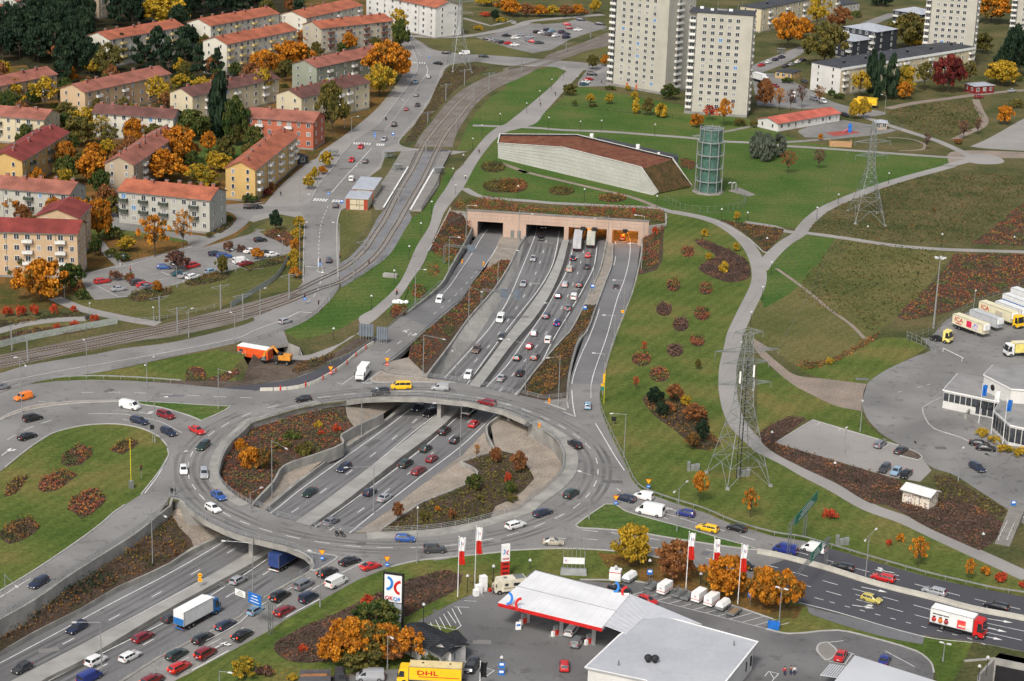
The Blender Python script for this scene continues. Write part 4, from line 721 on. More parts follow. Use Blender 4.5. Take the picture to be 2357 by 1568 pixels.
def carmesh(ty):
    if ty in CARMESH:return CARMESH[ty]
    _,W,S_,rw,fw,sg,nw=VT[ty]
    def at(x):
        for a,b in zip(S_,S_[1:]):
            if x <= b[0] or b is S_[-1]:
                t=max(0,min(1,(x-a[0])/(b[0]-a[0])));return [a[i]+(b[i]-a[i])*t for i in range(4)]
    def hw(x):L_=S_[-1][0];u=abs(x)/L_;return W*(1-.12*max(0,(u-.72)/.28) ** 2)
    b=MB();b.use('trim');b.m[0]=None
    def sect(x):
        _,zt,zb,rf=at(x);w=hw(x);zt=max(zt,zb+.02);r=w*rf;zl_=.22 if abs(x)<S_[-1][0]-.2 else .34
        h=[(w*.94,zl_),(w,min(zl_+.22,zb-.05)),(w,zb-.08),(w*.965,zb),(r+.02,zt-.07),(r*.82,zt)]
        return [(x,y,z) for y,z in h]+[(x,-y,z) for y,z in reversed(h)]
    xs=sorted(set([s[0] for s in S_]+[-1.4,-.6,0,.6]));
    rows=[sect(x) for x in xs if S_[0][0] <= x <= S_[-1][0]]
    for r in rows:b.v+= r
    n=12
    for i in range(len(rows)-1):
        for j in range(n-1):b.f.append([i*n+j,(i+1)*n+j,(i+1)*n+j+1,i*n+j+1]);b.mi.append(0)
        b.f.append([i*n+n-1,(i+1)*n+n-1,(i+1)*n,i*n]);b.mi.append(0)
    b.f.append(list(range(n-1,-1,-1)));b.mi.append(0);b.f.append([(len(rows)-1)*n+j for j in range(n)]);b.mi.append(0)
    me=bpy.data.meshes.new('body');me.from_pydata(b.v,[],b.f);me.materials.append(paintmat('bk'));me.polygons.foreach_set('use_smooth',[True]*len(b.f));me.update()
    try:me.set_sharp_from_angle(angle=R(38))
    except Exception:pass
    g=MB().use('carglass')
    def side(x,t,s):
        _,zt,zb,rf=at(x);w=hw(x);zt=max(zt,zb+.02);y=w*.965+(w*rf+.02-w*.965)*t;z=zb+(zt-.07-zb)*t;return (x,s*(y+.014),z)
    for s in (1,-1):
        a,c=sg;gap=.07;ww=(c-a-gap*(nw-1))/nw
        for k in range(nw):
            x0=a+k*(ww+gap);X=[x0,x0+ww*.5,x0+ww]
            X=sorted(set(X+[q[0] for q in S_ if x0<q[0]<x0+ww]))
            for p,q in zip(X,X[1:]):
                F=[side(p,.12,s),side(q,.12,s),side(q,.9,s),side(p,.9,s)]
                g.face(*(F if s<0 else F[::-1]))
    def top(x,f,e):_,zt,zb,rf=at(x);return (x+(e*.01),f*hw(x)*rf*.86,max(zt,zb+.02)+.012)
    for (a,c),e in ((fw,1),(rw,-1)):
        if ty in 'wvV' and e<0:
            z0=at(a)[1];
        g.face(top(a,-1,e),top(c,-1,e),top(c,1,e),top(a,1,e))
    ge=bpy.data.meshes.new('window');ge.from_pydata(g.v,[],g.f);ge.materials.append(M['carglass']);ge.update()
    r=.31 if ty not in 'uVv' else .36;wh=MB().use('tyre').cone((0,-.1,0),(0,.1,0),r,r,12).use('rim').cone((0,-.105,0),(0,.105,0),r*.62,r*.62,10)
    wo=wh.build('wheel');wm=wo.data;bpy.data.objects.remove(wo)
    L_=S_[-1][0]
    def small(name,m,d):
        o=MB().use(m).box((0,0,0),d).build(name);q=o.data;bpy.data.objects.remove(o);return q
    CARMESH[ty]=dict(body=me,glass=ge,wheel=wm,head=small('headlight','headlamp',(.16,.34,.14)),headoff=small('headlight','headoff',(.16,.34,.14)),tail=small('tail_light','taillamp',(.1,.22,.26)),tlit=small('tail_light','taillit',(.1,.24,.28)),plate=small('number_plate','plate',(.04,.5,.12)),L=L_,W=W,r=r,hz=S_[-1][1]-.02,tz=S_[0][2]+.18)
    return CARMESH[ty]
def link(name,me,parent,loc=(0,0,0),rz=0,m=None):
    o=bpy.data.objects.new(name,me);COL.objects.link(o);o.parent=parent;o.location=loc
    if rz:o.rotation_euler.z=rz
    if m:o.material_slots[0].link='OBJECT';o.material_slots[0].material=m
    return o
def heading(t,x,y,dx,dy,z):
    a,c=T(t,x,y,z),T(t,x+dx*.3,y+dy*.3,z);return math.atan2((c-a).y,(c-a).x)
def car(ty,col,p,rz,small=False,lit=True,brake=False):
    C=carmesh(ty);nm={'v':'van','V':'van','w':'van','t':'minibus'}.get(ty,'car')
    o=bpy.data.objects.new(nm,None);o.empty_display_size=.5;COL.objects.link(o);o.location=p;o.rotation_euler.z=rz
    link('body',C['body'],o,m=paintmat(col));link('window',C['glass'],o)
    for sx in (-.62,.64):
        for sy in (-1,1):link('wheel',C['wheel'],o,(C['L']*sx,sy*(C['W']-.07),C['r']))
    for sy in (-1,1):
        link('headlight',C['head' if lit else 'headoff'],o,(C['L']-.1,sy*C['W']*.66,C['hz']-.1));link('tail_light',C['tlit' if brake else 'tail'],o,(-C['L']+.04,sy*C['W']*.78,C['tz']+.1))
    if not small:link('number_plate',C['plate'],o,(-C['L']+.02,0,C['tz']-.12));link('number_plate',C['plate'],o,(C['L']-.02,0,.42))
    return o
WHERE=dict(ma='in the jam heading into the tunnel',mb='leaving the tunnel',tu='inside the tunnel mouth',ra='passing below the roundabout toward the tunnel',rb='passing below the roundabout away from the tunnel',
 sa='on the lower left motorway toward the bridge',sb='on the lower left motorway leaving the bridge',q='queueing on the slip road climbing to the roundabout',ri='driving on the roundabout ring',rn='crossing the far roundabout bridge',
 l='on the curved road left of the roundabout',e='beside the long concrete barrier, lower right',ex='leaving the roundabout to the right',p='on the exit ramp from the left tunnel tube',rt='on the right ramp toward the tunnel',lo='on the road at lower left edge',
 dp='parked in the small depot car park',dd='parked by the white depot building',dr='driving on the depot access road',gs='at the petrol station pumps under the canopy',gf='on the petrol station forecourt',gb='parked behind the white canopy',gr='parked by the planted island lower right',
 st='on the street left of the tram line',sx='at the street junction by the far pylon',su='on the street below the tram crossing',sd='parked by the grey apartment block',cp='in the car park beside the tram line',tp='in the far car park near the top',tw='parked beside the left tower block',ns='parked along the street behind the tower blocks',ny='parked in the yard beside the towers',nf='on the gravel track at far right',kg='parked by the red-roofed kindergarten')
CARS='''C2 h sv 233 800 -15 60 -6 mb|C2 s sv 148 1020 -30 70 -6 mb|C2 s bk 303 612 -5 60 -6 tu|C2 s bk 327 512 -5 60 -6 tu|B2 v wh 2185 1325 -40 80 -6 mb|B2 u gy 2198 1497 -35 65 -6 mb|B3 m br 1972 118 -45 70 -6 mb|B3 u wh 1900 347 -45 75 -6 mb
B3 s nb 1457 628 -60 48 -6 rb|B3 e bk 1557 677 -60 48 -6 rb|B3 e nb 803 1162 -80 57 -6 rb|B3 s dg 500 1380 -82 55 -6 rb|A4 e nb 678 1080 -80 47 -6 sb|A4 h gy 193 1437 -88 47 -6 sb
C2 h rd 718 768 12 -60 -6 ma|C2 s nb 590 793 15 -60 -6 ma|C2 s gy 710 866 15 -60 -6 ma|C2 u bg 556 892 18 -60 -6 ma|C2 e sv 517 1024 22 -60 -6 ma|C2 e bk 642 1027 18 -60 -6 ma|C2 h nb 458 1127 27 -60 -6 ma|C2 w wh 597 1130 25 -60 -6 ma|C2 s lg 545 1232 30 -60 -6 ma|C2 e nb 350 1303 30 -55 -6 ma|C2 s db 450 1366 32 -60 -6 ma|C2 h sv 245 1457 33 -60 -6 ma|C2 w wh 368 1512 32 -60 -6 ma
C3 h rd 202 88 38 -60 -6 ma|C3 h dg 95 190 42 -60 -6 ma|C3 e br 250 180 38 -60 -6 ma|C3 s bk 120 323 45 -60 -6 ma|B3 s sv 2195 368 48 -55 -6 ma
B3 h rd 1950 775 60 -50 -6 ra|B3 u bk 1690 838 62 -50 -6 ra|B3 h bk 1785 917 62 -50 -6 ra|B3 h dg 1525 992 68 -50 -6 ra|B3 h dr 1578 1082 70 -50 -6 ra|B3 m dg 1348 1127 70 -48 -6 ra|B3 e dr 1462 1187 75 -50 -6 ra|B3 h nb 1030 1378 78 -48 -6 ra|B3 s sv 1162 1425 80 -50 -6 ra|B4 s lg 685 140 75 -45 -6 ra
A4 h sv 2105 657 85 -45 -6 sa|A4 h gy 1510 990 88 -48 -6 sa|A4 e dr 1265 1160 88 -46 -6 sa|A4 m wh 850 1370 95 -50 -6 sa|A4 e wh 1150 1330 92 -48 -6 sa|A4 v db 790 1510 90 -48 -6 sa
A4 h lb 2262 925 85 -44 -1.9 q|A4 e nb 1997 1055 85 -46 -2.7 q|A4 e bk 1795 1172 85 -46 -3.2 q|A4 s bk 2140 1140 85 -46 -2.4 q|A4 e dg 1563 1313 88 -46 -3.8 q|A4 m dr 1815 1305 85 -46 -3.4 q|A4 e rd 1587 1426 88 -46 -4 q|A4 e dr 1345 1537 88 -46 -4.6 q
B4 m bk 237 800 85 -44 -1 q|B4 m lg 445 700 85 -42 -.5 q|B4 e bk 655 587 82 -40 -.05 q|B4 s bk 852 490 85 -30 0 q|B4 w nb 490 805 85 -42 -.8 q|B4 v wh 737 667 85 -42 -.2 q|B4 e dr 277 930 86 -44 -1.4 q|B4 c rd 1038 533 88 -25 0 q
B4 h bl 1343 290 100 6 0 ri|B4 u gy 1603 387 100 -2 0 ri|C4 e wh 80 170 92 -28 0 ri|C4 e nb 320 62 90 -32 0 ri|C4 c bg 413 320 100 5 0 ri|C3 m dg 570 1393 72 -45 0 ri|C3 u bk 603 957 -70 -50 0 ri|C3 h lb 717 613 3 -60 0 rt|C2 s gy 968 1048 12 -60 -4.2 rt|C2 e og 1022 612 2 -60 -6 tu
B3 e dr 2065 583 -92 -22 0 rn|B3 w sv 1650 450 -100 -4 0 rn|B3 t yl 1305 437 -100 2 0 rn|B3 u bk 1120 495 -100 8 0 rn|B3 h bk 442 555 -100 8 0 ri|B2 w wh 1645 1160 -42 70 -2 p
A3 w og 205 532 -100 22 0 l|A3 v wh 1145 610 98 22 0 l|A3 m dr 1465 698 90 30 0 l|A3 e nb 1233 747 95 28 0 l|A3 e nb 1490 845 82 42 0 l|A3 s rd 1740 830 82 42 0 l|A3 e dg 1795 967 -60 50 0 ri|A3 h wh 1622 1182 6 80 0 ri|A3 e sv 1803 1212 6 80 0 ri|A3 s bl 1930 1407 60 45 0 ri|A3 h wh 1882 1520 75 40 0 ri|A3 m bk 287 724 90 -22 0 l|A3 s bk 240 884 88 -30 0 l|A3 s lg 0 447 88 -15 0 l
A4 e nb 340 680 -82 50 0 lo|C3 e nb 1048 1430 -92 -25 0 ex|C3 w wh 1210 1407 -95 -20 0 ex|C4 V wh 1270 46 -95 -20 0 ex|C4 h db 1583 67 -92 -20 0 ex|C4 e yl 1775 199 -95 -22 0 ex|C4 c bk 2033 197 -92 -24 0 ex|C4 h bk 2110 530 85 32 0 ex
D4 v db 248 383 -100 -22 0 e|D4 v wh 500 374 -100 -24 0 e|D4 e bk 752 545 -100 -24 0 e|D4 e rd 1113 637 -100 -25 0 e|D4 e sv 1565 757 -100 -26 0 e|D4 e bk 2113 890 -100 -26 0 e|D4 h lm 1010 824 92 27 0 e
D4 s rd 738 1322 32 -60 0 gr|D4 s db 1122 1365 30 -60 0 gr|C4 h rd 510 1412 0 -80 0 gf|C4 e wh 577 1100 50 -60 0 gs|C4 e lg 627 1198 42 -60 0 gs|C4 s bk 1000 740 90 25 0 gb|C4 h rd 1245 840 85 30 0 gb|B4 u bk 1930 1420 -42 60 0 gf|B4 v sv 1032 1502 -100 0 0 gf
D3 e lg 1085 952 50 -40 0 dp|D3 s gy 1270 1007 58 -35 0 dp|D3 e gy 1125 1167 -50 52 0 dp|D3 h lb 1227 1196 -52 50 0 dp|D3 s bk 1315 1217 -52 50 0 dp|D3 s bk 1962 947 90 14 0 dd|D3 s bk 2020 987 90 10 0 dd|D3 e nb 1945 1160 72 44 0 dr'''
FARCARS='''B1 u sv 1385 315 8 40 sx|B1 s bk 1707 465 -100 -4 sx|B1 v wh 1865 468 -100 5 sx|B1 s dg 2035 495 100 2 sx|B1 s bk 1632 558 -70 -10 sx|B1 e sv 1548 675 20 -50 st|B1 s lb 1433 722 -20 50 st|B1 h lg 1440 836 20 -45 st|B1 h dr 1353 962 30 -55 st|B1 s gy 1452 925 35 -55 st|B1 m bk 1245 1100 30 -45 st|B1 h sv 1155 1230 -40 35 st|B1 h rd 950 1295 -45 50 st|B1 h rd 870 1412 -40 50 st|B1 h gy 990 1423 40 -50 st
B2 w wh 867 90 25 -60 su|B2 e gy 727 327 12 -60 su|B2 h nb 668 812 6 -60 su|B2 h sv 282 1350 90 -25 su|B2 s bk 20 342 90 -5 sd|A2 e bk 2215 343 100 0 sd|A2 e sv 998 288 100 0 sd
A2 e rd 903 998 90 -14 cp|A2 s sv 1050 1065 90 -12 cp|A2 u gy 1215 1010 90 -16 cp|A2 e rd 1275 1030 90 -20 cp|A2 s lg 1300 1048 90 -20 cp|A2 h bl 1447 873 90 0 cp|A2 m rd 1705 860 90 -22 cp|A2 s tl 1580 932 90 -12 cp|A2 s sv 1640 950 90 -18 cp|A2 e wh 1705 958 90 -25 cp|A2 h lb 1865 912 90 -22 cp|A2 e nb 1910 757 90 -8 cp|A2 e bl 1980 775 90 -6 cp|A2 v wh 2128 817 90 -14 cp|A2 s dr 2175 842 90 -20 cp|A2 s wh 2215 730 90 -22 cp|A2 h bk 2300 633 90 -8 cp|B2 s wh 165 763 90 -16 cp|B2 s gy 105 746 90 -16 cp
C1 e nb 655 173 90 6 tp|C1 h rd 535 213 90 5 tp|C1 h dr 555 246 90 5 tp|C1 s wh 630 262 90 -4 tp|C1 e bk 823 210 90 6 tp|C1 e bk 268 280 80 -15 tp|C1 s wh 310 287 80 -15 tp|C1 e nb 358 262 80 -15 tp|C1 e lb 400 272 80 -15 tp|C1 s lg 350 297 80 -15 tp|C1 s gy 390 304 80 -15 tp|C1 e wh 435 314 80 -15 tp|C1 m nb 487 283 80 -15 tp|C1 s nb 530 300 80 -15 tp|C1 m nb 527 328 80 -10 tp|C1 s sv 200 325 90 -4 tp|C1 e lg 200 357 80 10 tp|C1 h rd 230 366 80 5 tp|C1 e gy 287 376 90 -2 tp|C1 e wh 80 332 90 -6 tp|C1 s sv 120 305 90 -6 tp|C1 s wh 72 395 90 -4 tp|C1 s rd 15 379 90 -6 tp|C1 s bk -2 312 90 0 tp|B1 s gy 2068 343 90 6 tp|B1 s sv 2120 352 90 -8 tp|B1 s lg 2160 362 90 -8 tp|B1 s dg 2200 372 90 -8 tp
C1 u bk 755 655 90 6 tw|C1 s rd 725 700 85 -12 tw|C1 s wh 705 722 85 -10 tw|C1 h tl 685 743 85 -6 tw
D1 s rd 38 573 90 -22 ns|D1 h wh 100 546 90 -22 ns|D1 h nb 160 525 90 -22 ns|D1 s nb 215 503 90 -22 ns|D1 s gy 250 582 90 -20 ns|D1 h sv 300 569 90 -22 ns|D1 h wh 358 546 90 -22 ns|D1 s nb 400 529 90 -22 ns|D1 s gy 415 718 90 35 ny|D1 v wh 318 838 -15 60 ny|D1 s gy 325 886 5 60 ny|D1 w lg 500 870 90 30 ny|D1 w wh 580 890 90 35 ny|D1 h dr 158 758 90 20 ny|D1 e bk 775 1015 85 35 kg|D1 h dr 1960 855 90 0 nf|D1 s sv 2250 801 90 -8 nf'''
ZOFF=.62
for grp,data in (('near',CARS),('far',FARCARS)):
    for rec in data.replace('\n','|').split('|'):
        f=rec.split()
        if grp == 'far':t,ty,col,x,y,dx,dy,wk=f;z=0
        else:t,ty,col,x,y,dx,dy,z,wk=f
        x,y,dx,dy,z=map(float,(x,y,dx,dy,z))
        zz_=z+(.04 if z>-.3 else .0)
        p=T(t,x,y,zz_+(ZOFF if ty not in 'Vvtw' else .85));p.z=zz_
        rz=heading(t,x,y,dx,dy,z);park=wk in ('dp','dd','gr','cp','tp','tw','ns','ny','kg','sd','gs','gb','gf')
        o=car(ty,col,p,rz,small=grp == 'far',lit=not park,brake=wk in ('q','ma') and random.random()<.55)
        if wk == 'q' and z<-.2:o.rotation_euler.y=0
        auto(o,f'{CC[col][0]} {VT[ty][0]}',WHERE[wk],'van' if ty in 'wvV' else 'minibus' if ty == 't' else 'car',{'ma':'vehicles jammed before the tunnel','q':'vehicles queueing up the slip road','cp':'cars parked beside the tram line','tp':'cars in the far car park','dp':'cars in the depot car park'}.get(wk,'cars on the roads'))
# ---- lettering
def text(s,parent,loc,size,rot,m,name='lettering',bold=.02,sx=1.0,align='CENTER'):
    cu=bpy.data.curves.new(name,'FONT');cu.body=s;cu.size=size;cu.align_x=align;cu.align_y='CENTER';cu.extrude=.012;cu.offset=bold;cu.resolution_u=2
    q_=bpy.data.objects.new('tmp',cu);COL.objects.link(q_);me=bpy.data.meshes.new_from_object(q_);bpy.data.objects.remove(q_)
    if not me.materials:me.materials.append(m if not isinstance(m,str) else M[m])
    else:me.materials[0]=m if not isinstance(m,str) else M[m]
    o=bpy.data.objects.new(name,me);COL.objects.link(o);o.parent=parent;o.location=loc;o.rotation_euler=rot;o.scale=(sx,1,1);return o
M['red_ink']=mat('red_lettering',(.55,.02,.02),.5,fine=0);M['blue_ink']=mat('blue_lettering',(.03,.2,.6),.5,fine=0);M['white_ink']=mat('white_lettering',(.8,.8,.8),.5,fine=0);M['black_ink']=mat('black_lettering',(.02,.02,.02),.5,fine=0)
M['orange_ink']=mat('orange_lettering',(.8,.2,.02),.5,fine=0)
# ---- lorries: local x forward, origin on the ground at the middle
def wheels(o,xs,W=1.12,r=.48):
    if 'lorry' not in CARMESH:
        k=MB().use('tyre').cone((0,-.15,0),(0,.15,0),r,r,14).use('rim').cone((0,-.16,0),(0,.16,0),r*.5,r*.5,10).build('wheel');CARMESH['lorry']=k.data;bpy.data.objects.remove(k)
    for x in xs:
        for s in (-1,1):link('wheel',CARMESH['lorry'],o,(x,s*W,r))
def cab(o,x,m,h=2.9,W=1.22,low=.55):
    """cab front at x"""
    b=MB().use(m);L_=1.9
    P=[(x-L_,low),(x,low),(x,1.25),(x-.08,1.55),(x-.35,h-.25),(x-.6,h),(x-L_,h)]
    n=len(P);i=0
    for s in (-1,1):
        for px_,z in P:b.v.append((px_,s*(W if z<h-.3 else W*.93),z))
    b.f=[list(range(n)),list(range(2*n-1,n-1,-1))]+[[k,k+n,(k+1) % n+n,(k+1) % n] for k in range(n)];b.mi=[0]*len(b.f)
    c=b.build('cab',o)
    g=MB().use('carglass');g.face((x-.07,-W*.9,1.56),(x-.07,W*.9,1.56),(x-.34,W*.85,h-.3),(x-.34,-W*.85,h-.3))
    for s in (-1,1):g.face((x-.25,s*(W+.012),1.5),(x-1.2,s*(W+.012),1.5),(x-1.2,s*(W*.96+.02),h-.45),(x-.45,s*(W*.96+.02),h-.45))
    g.build('window',c)
    k=MB().use('trim');k.box((x+.02,0,.35),(.14,W*1.9,.4));k.box((x-.15,W+.18,1.6),(.12,.2,.7));k.box((x-.15,-W-.18,1.6),(.12,.2,.7));k.build('bumper',c)
    for s in (-1,1):MB().use('headoff').box((x+.06,s*W*.75,.62),(.08,.36,.2)).build('headlight',c)
    return c
def boxbody(o,x0,x1,z0,z1,m,W=1.27,name='cargo_box',roof=None):
    b=MB().use(m).box(((x0+x1)/2,0,z0),(x1-x0,2*W,z1-z0))
    b.use('steeld');
    for s in (-1,1):b.box(((x0+x1)/2,s*(W+.01),z1-.06),(x1-x0+.04,.05,.08));b.box(((x0+x1)/2,s*(W+.01),z0),(x1-x0+.04,.05,.12))
    for xx in (x0,x1):
        for s in (-1,1):b.box((xx,s*W,z0),(.07,.07,z1-z0+.02))
    c=b.build(name,o)
    if roof:MB().use(roof).box(((x0+x1)/2,0,z1+.002),(x1-x0-.1,2*W-.1,.02)).build('roof',c)
    return c
def chassis(o,x0,x1):
    b=MB().use('trim').box(((x0+x1)/2,0,.62),(x1-x0,.9,.3));b.box(((x0+x1)/2,0,.4),((x1-x0)*.35,2.3,.35));b.build('chassis',o)
def tailgear(o,x,m='trim'):
    b=MB().use(m).box((x,0,.45),(.12,2.4,.18));b.build('rear_bumper',o)
    for s in (-1,1):MB().use('taillamp').box((x-.07,s*1.0,.62),(.06,.3,.18)).build('tail_light',o)
def lorry(name,lab,t,x,y,dx,dy,z=0,zc=2.0,cat='lorry'):
    p=T(t,x,y,z+zc);p.z=z+(.04 if z>-1 else 0);return thing(name,lab,cat,p,heading(t,x,y,dx,dy,z))
WH=mat('lorry_white',(.74,.74,.73),.45,(.62,.62,.61),.5,spec=.4);SILV=mat('trailer_silver',(.5,.51,.52),.5,(.42,.43,.44),.6);CREAM=mat('trailer_cream',(.72,.66,.45),.5,(.62,.57,.4),.5)
YEL=mat('lorry_yellow',(.85,.52,.02),.4,(.78,.47,.02));REDP=mat('lorry_red',(.6,.02,.02),.35);BLUP=mat('lorry_blue',(.03,.17,.45),.4);ORP=mat('container_orange',(.75,.1,.02),.55)
o=lorry('lorry','white box lorry with blue cab on the sunken motorway at lower left','A4',1740,935,88,-47,-6)
chassis(o,-5,4.3);boxbody(o,-5,3.1,1.1,3.9,WH,roof='white');cab(o,5.1,BLUP,3.3);wheels(o,(-3.6,-2.4,3.9));tailgear(o,-5.1,BLUP);MB().use(BLUP).box((-5.06,0,1.2),(.08,2.3,1.3)).build('tail_lift',o);MB().use('white').box((3.5,0,2.6),(.7,2,1)).build('cooling_unit',o)
o=lorry('lorry','blue-backed lorry disappearing under the near roundabout bridge','B4',270,455,78,-47,-6)
chassis(o,-3,6);boxbody(o,-3.5,4.5,1.1,3.8,mat('tarpaulin_blue',(.03,.06,.2),.6));cab(o,6.6,BLUP,3.2);wheels(o,(-2.4,-1.2,5.3));tailgear(o,-3.6,'white')
for (x,y,lab,mm) in ((628,640,'grey semi-trailer lorry entering the tunnel, left of two',SILV),(749,610,'patterned pale semi-trailer lorry entering the tunnel, right of two',mat('trailer_pale',(.5,.5,.44),.5,(.42,.42,.36),.5))):
    o=lorry('lorry',lab,'C2',x,y,9,-60,-6);chassis(o,-6.5,6);boxbody(o,-6.5,7,1.1,4.0,mm);cab(o,9.2,WH,3.4);wheels(o,(-5.2,-4,-2.8,5,8));tailgear(o,-6.6)
    MB().use('steeld').box((-6.56,0,1.2),(.05,.07,2.7)).build('door_bar',o)
o=lorry('lorry','white box van lorry coming off the ramp toward the roundabout','B3',968,318,-50,62,0,1.5);chassis(o,-3,3);boxbody(o,-3.1,1.5,.9,3.1,WH,1.1,roof='white');cab(o,3.4,WH,2.3,1.0,.45);wheels(o,(-2.1,2.3),.95,.4);tailgear(o,-3.15);text('FA',o,(-.8,1.125,2.3),.9,(R(90),0,R(180)),'black_ink')
o=lorry('lorry','white box lorry with red cab and fruit pictures by the concrete barrier','D4',1780,1035,100,26,0,1.9);chassis(o,-4.8,4);bb=boxbody(o,-5,3,1.1,3.9,WH,roof='white');cab(o,5.0,REDP,3.6);wheels(o,(-2.6,3.8));tailgear(o,-5.05)
b=MB().use(mat('poster_orange',(.75,.12,.03),.5,(.65,.02,.1),.8)).box((.9,-1.3,1.35),(1.6,.03,1.6));b.build('poster',bb);text('menigo',bb,(1.5,-1.33,1.9),.75,(R(90),0,0),'white_ink')
b=MB()
for i,xx in enumerate((-4.2,-3.0,-1.9)):b.use(mat(f'fruit_{i}',[(.5,.03,.03),(.7,.15,.02),(.35,.04,.05)][i],.5)).ball((xx,-1.27,1.9),.45,8,5);b.use('black').box((xx,-1.3,2.25),(.5,.06,.3))
b.build('fruit_picture',bb);text('Restaurangernas grossist',bb,(-3,-1.31,3.0),.3,(R(90),0,0),'black_ink')
o=lorry('lorry','yellow delivery lorry with red DHL lettering at the bottom edge','B4',1570,1492,-100,-5,0,1.7);chassis(o,-6,4.5);bb=boxbody(o,-5.2,3.6,1.0,3.5,YEL,roof=mat('roof_buff',(.72,.58,.3),.6));cab(o,5.6,YEL,3.0);wheels(o,(-3.6,-2.4,4.4));tailgear(o,-5.3)
def dhl(bb,sy,L0,zb,sc_=1.0,stripe=True):
    if stripe:MB().use('red_ink').box((L0,sy*1.285,zb-.75*sc_),(6.8*sc_,.03,.12)).build('stripe',bb)
    text('DHL',bb,(L0+sy*1.9*sc_,sy*1.31,zb),1.15*sc_,(R(90),0,0 if sy<0 else R(180)),'red_ink',sx=1.6)
dhl(bb,1,-1.4,2.4)
for xx in (-3.2,1.4):MB().use('black').box((xx,-.3,3.52),(.35,.35,.06)).build('roof_hatch',bb)
o=lorry('lorry','distant yellow DHL lorry standing below the poplars','D1',950,908,-100,-10,0,1.8);chassis(o,-4.8,4);bb=boxbody(o,-5,3.1,1.1,3.9,YEL,roof=YEL);cab(o,5,YEL,3.0);wheels(o,(-3.2,3.9));tailgear(o,-5.05);dhl(bb,1,-1.2,2.8,.95)
o=lorry('lorry','white lorry half hidden beside the second tower block','D1',30,690,100,30,0,1.8);chassis(o,-4,3);boxbody(o,-4.5,2.2,1.1,3.6,WH,roof='white');cab(o,4.2,WH,2.8);wheels(o,(-2.8,3.0));tailgear(o,-4.55)
# depot trailers
def trailer(lab,t,x,y,dx,dy,m,L_=13,H=3.9,ica=False,cabm=None,name='semi_trailer'):
    o=lorry(name,lab,t,x,y,dx,dy,0,2.0,'trailer' if not cabm else 'lorry');h=L_/2;b0=boxbody(o,-h,h,1.1,H,m);chassis(o,-h,h-1);wheels(o,(-h+1.5,-h+2.8));MB().use('steeld').box((h-2.5,0,0),(.15,1.8,1.1)).build('landing_leg',o)
    MB().use('white').box((h+.25,0,2.2),(.5,1.9,1.5)).build('cooling_unit',o)
    if cabm:cab(o,h+2.7,cabm,3.5);wheels(o,(h+1.6,))
    if ica:text('ICA',b0,(-h+2.4,-1.31,2.7),1.7,(R(90),0,0),'red_ink',sx=1.1);text('handlarna',b0,(-h+2.4,-1.31,1.75),.5,(R(90),0,0),'red_ink')
    return o,b0,h
o,b0,h=trailer('cream semi-trailer with red ICA lettering and picture panel, nearest in the depot','D2',1885,1390,98,36,CREAM,11,3.8,True);MB().use(mat('panel_pink',(.7,.03,.1),.5)).box((.6,-1.29,1.7),(1.8,.03,1.7)).build('picture_panel',b0);MB().use(mat('panel_berries',(.3,.25,.5),.5,(.7,.65,.6),2)).box((2.8,-1.29,1.5),(1.8,.03,1.8)).build('picture_panel',b0)
trailer('plain pale grey semi-trailer between the two ICA trailers','D2',2020,1340,98,36,SILV,10,3.6)
o,b0,h=trailer('cream ICA lorry and trailer with yellow cab, largest in the depot','D2',2125,1285,98,36,CREAM,12,4.0,True,YEL,'lorry');MB().use(mat('panel_bread',(.35,.4,.45),.5,(.6,.45,.2),2)).box((1.6,-1.29,1.5),(2.6,.03,1.6)).build('picture_panel',b0)
trailer('white lorry parked beyond the large ICA lorry','D2',2245,1262,98,36,WH,10,3.6,False,WH,'lorry');o,b0,h=trailer('white trailer with broad blue lower band at the right edge','D2',2330,1215,98,36,WH,12,3.9);MB().use(BLUP).box((0,-1.29,1.3),(h*2-.2,.03,1.2)).build('blue_band',b0);text('KYL & TRANSPORT',b0,(-1,-1.32,1.95),.8,(R(90),0,0),'white_ink')
trailer('white trailer at the right edge, farthest in the depot','D2',2400,1160,98,36,WH,12,3.9)
o=lorry('tractor_unit','yellow tractor unit without trailer parked by the depot fence','D2',1620,1490,98,22,0,1.3);chassis(o,-3,2);cab(o,3.0,mat('cab_lemon',(.8,.68,.2),.4),3.4);wheels(o,(-1.9,-.8,1.9));MB().use('black').box((-1.2,0,1.1),(1.3,1.1,.2)).build('coupling_plate',o)
o=lorry('lorry','yellow box lorry with white front cut off by the right edge','D3',2350,115,-95,5,0,1.7);chassis(o,-4,3);boxbody(o,-5,3,1.0,3.6,mat('box_lemon',(.8,.68,.2),.4),roof=CREAM);cab(o,5,WH,3.3);wheels(o,(-3,3.9))
# campervan
o=lorry('camper_van','old cream camper van with open bonnet beside the fuel canopy','B4',2260,705,-95,10,0,1.3,'camper van')
CRM=mat('camper_cream',(.68,.63,.5),.5);b=MB().use(CRM).box((-.8,0,.5),(4.4,2.2,2.3));b.box((1.9,0,2.0),(1.2,2.1,.8),top=(.7,.95));bd=b.build('body',o);cab(o,3.0,CRM,1.95,.98,.4);wheels(o,(-1.6,2.1),.98,.36)
MB().use(mat('camper_brown',(.16,.09,.05),.6)).box((-.8,1.11,1.1),(4.3,.02,.12)).build('stripe',bd);MB().use('carglass').box((-1.2,1.11,1.5),(1.3,.03,.6)).box((.8,1.11,1.6),(.7,.03,.5)).build('window',bd);MB().use('steeld').box((-1.9,0,2.82),(1.8,1.9,.05)).box((.8,0,2.82),(.6,.6,.12)).build('roof_rack',bd);MB().use(CRM).box((2.75,0,1.15),(.06,1.5,.75)).build('bonnet',bd)
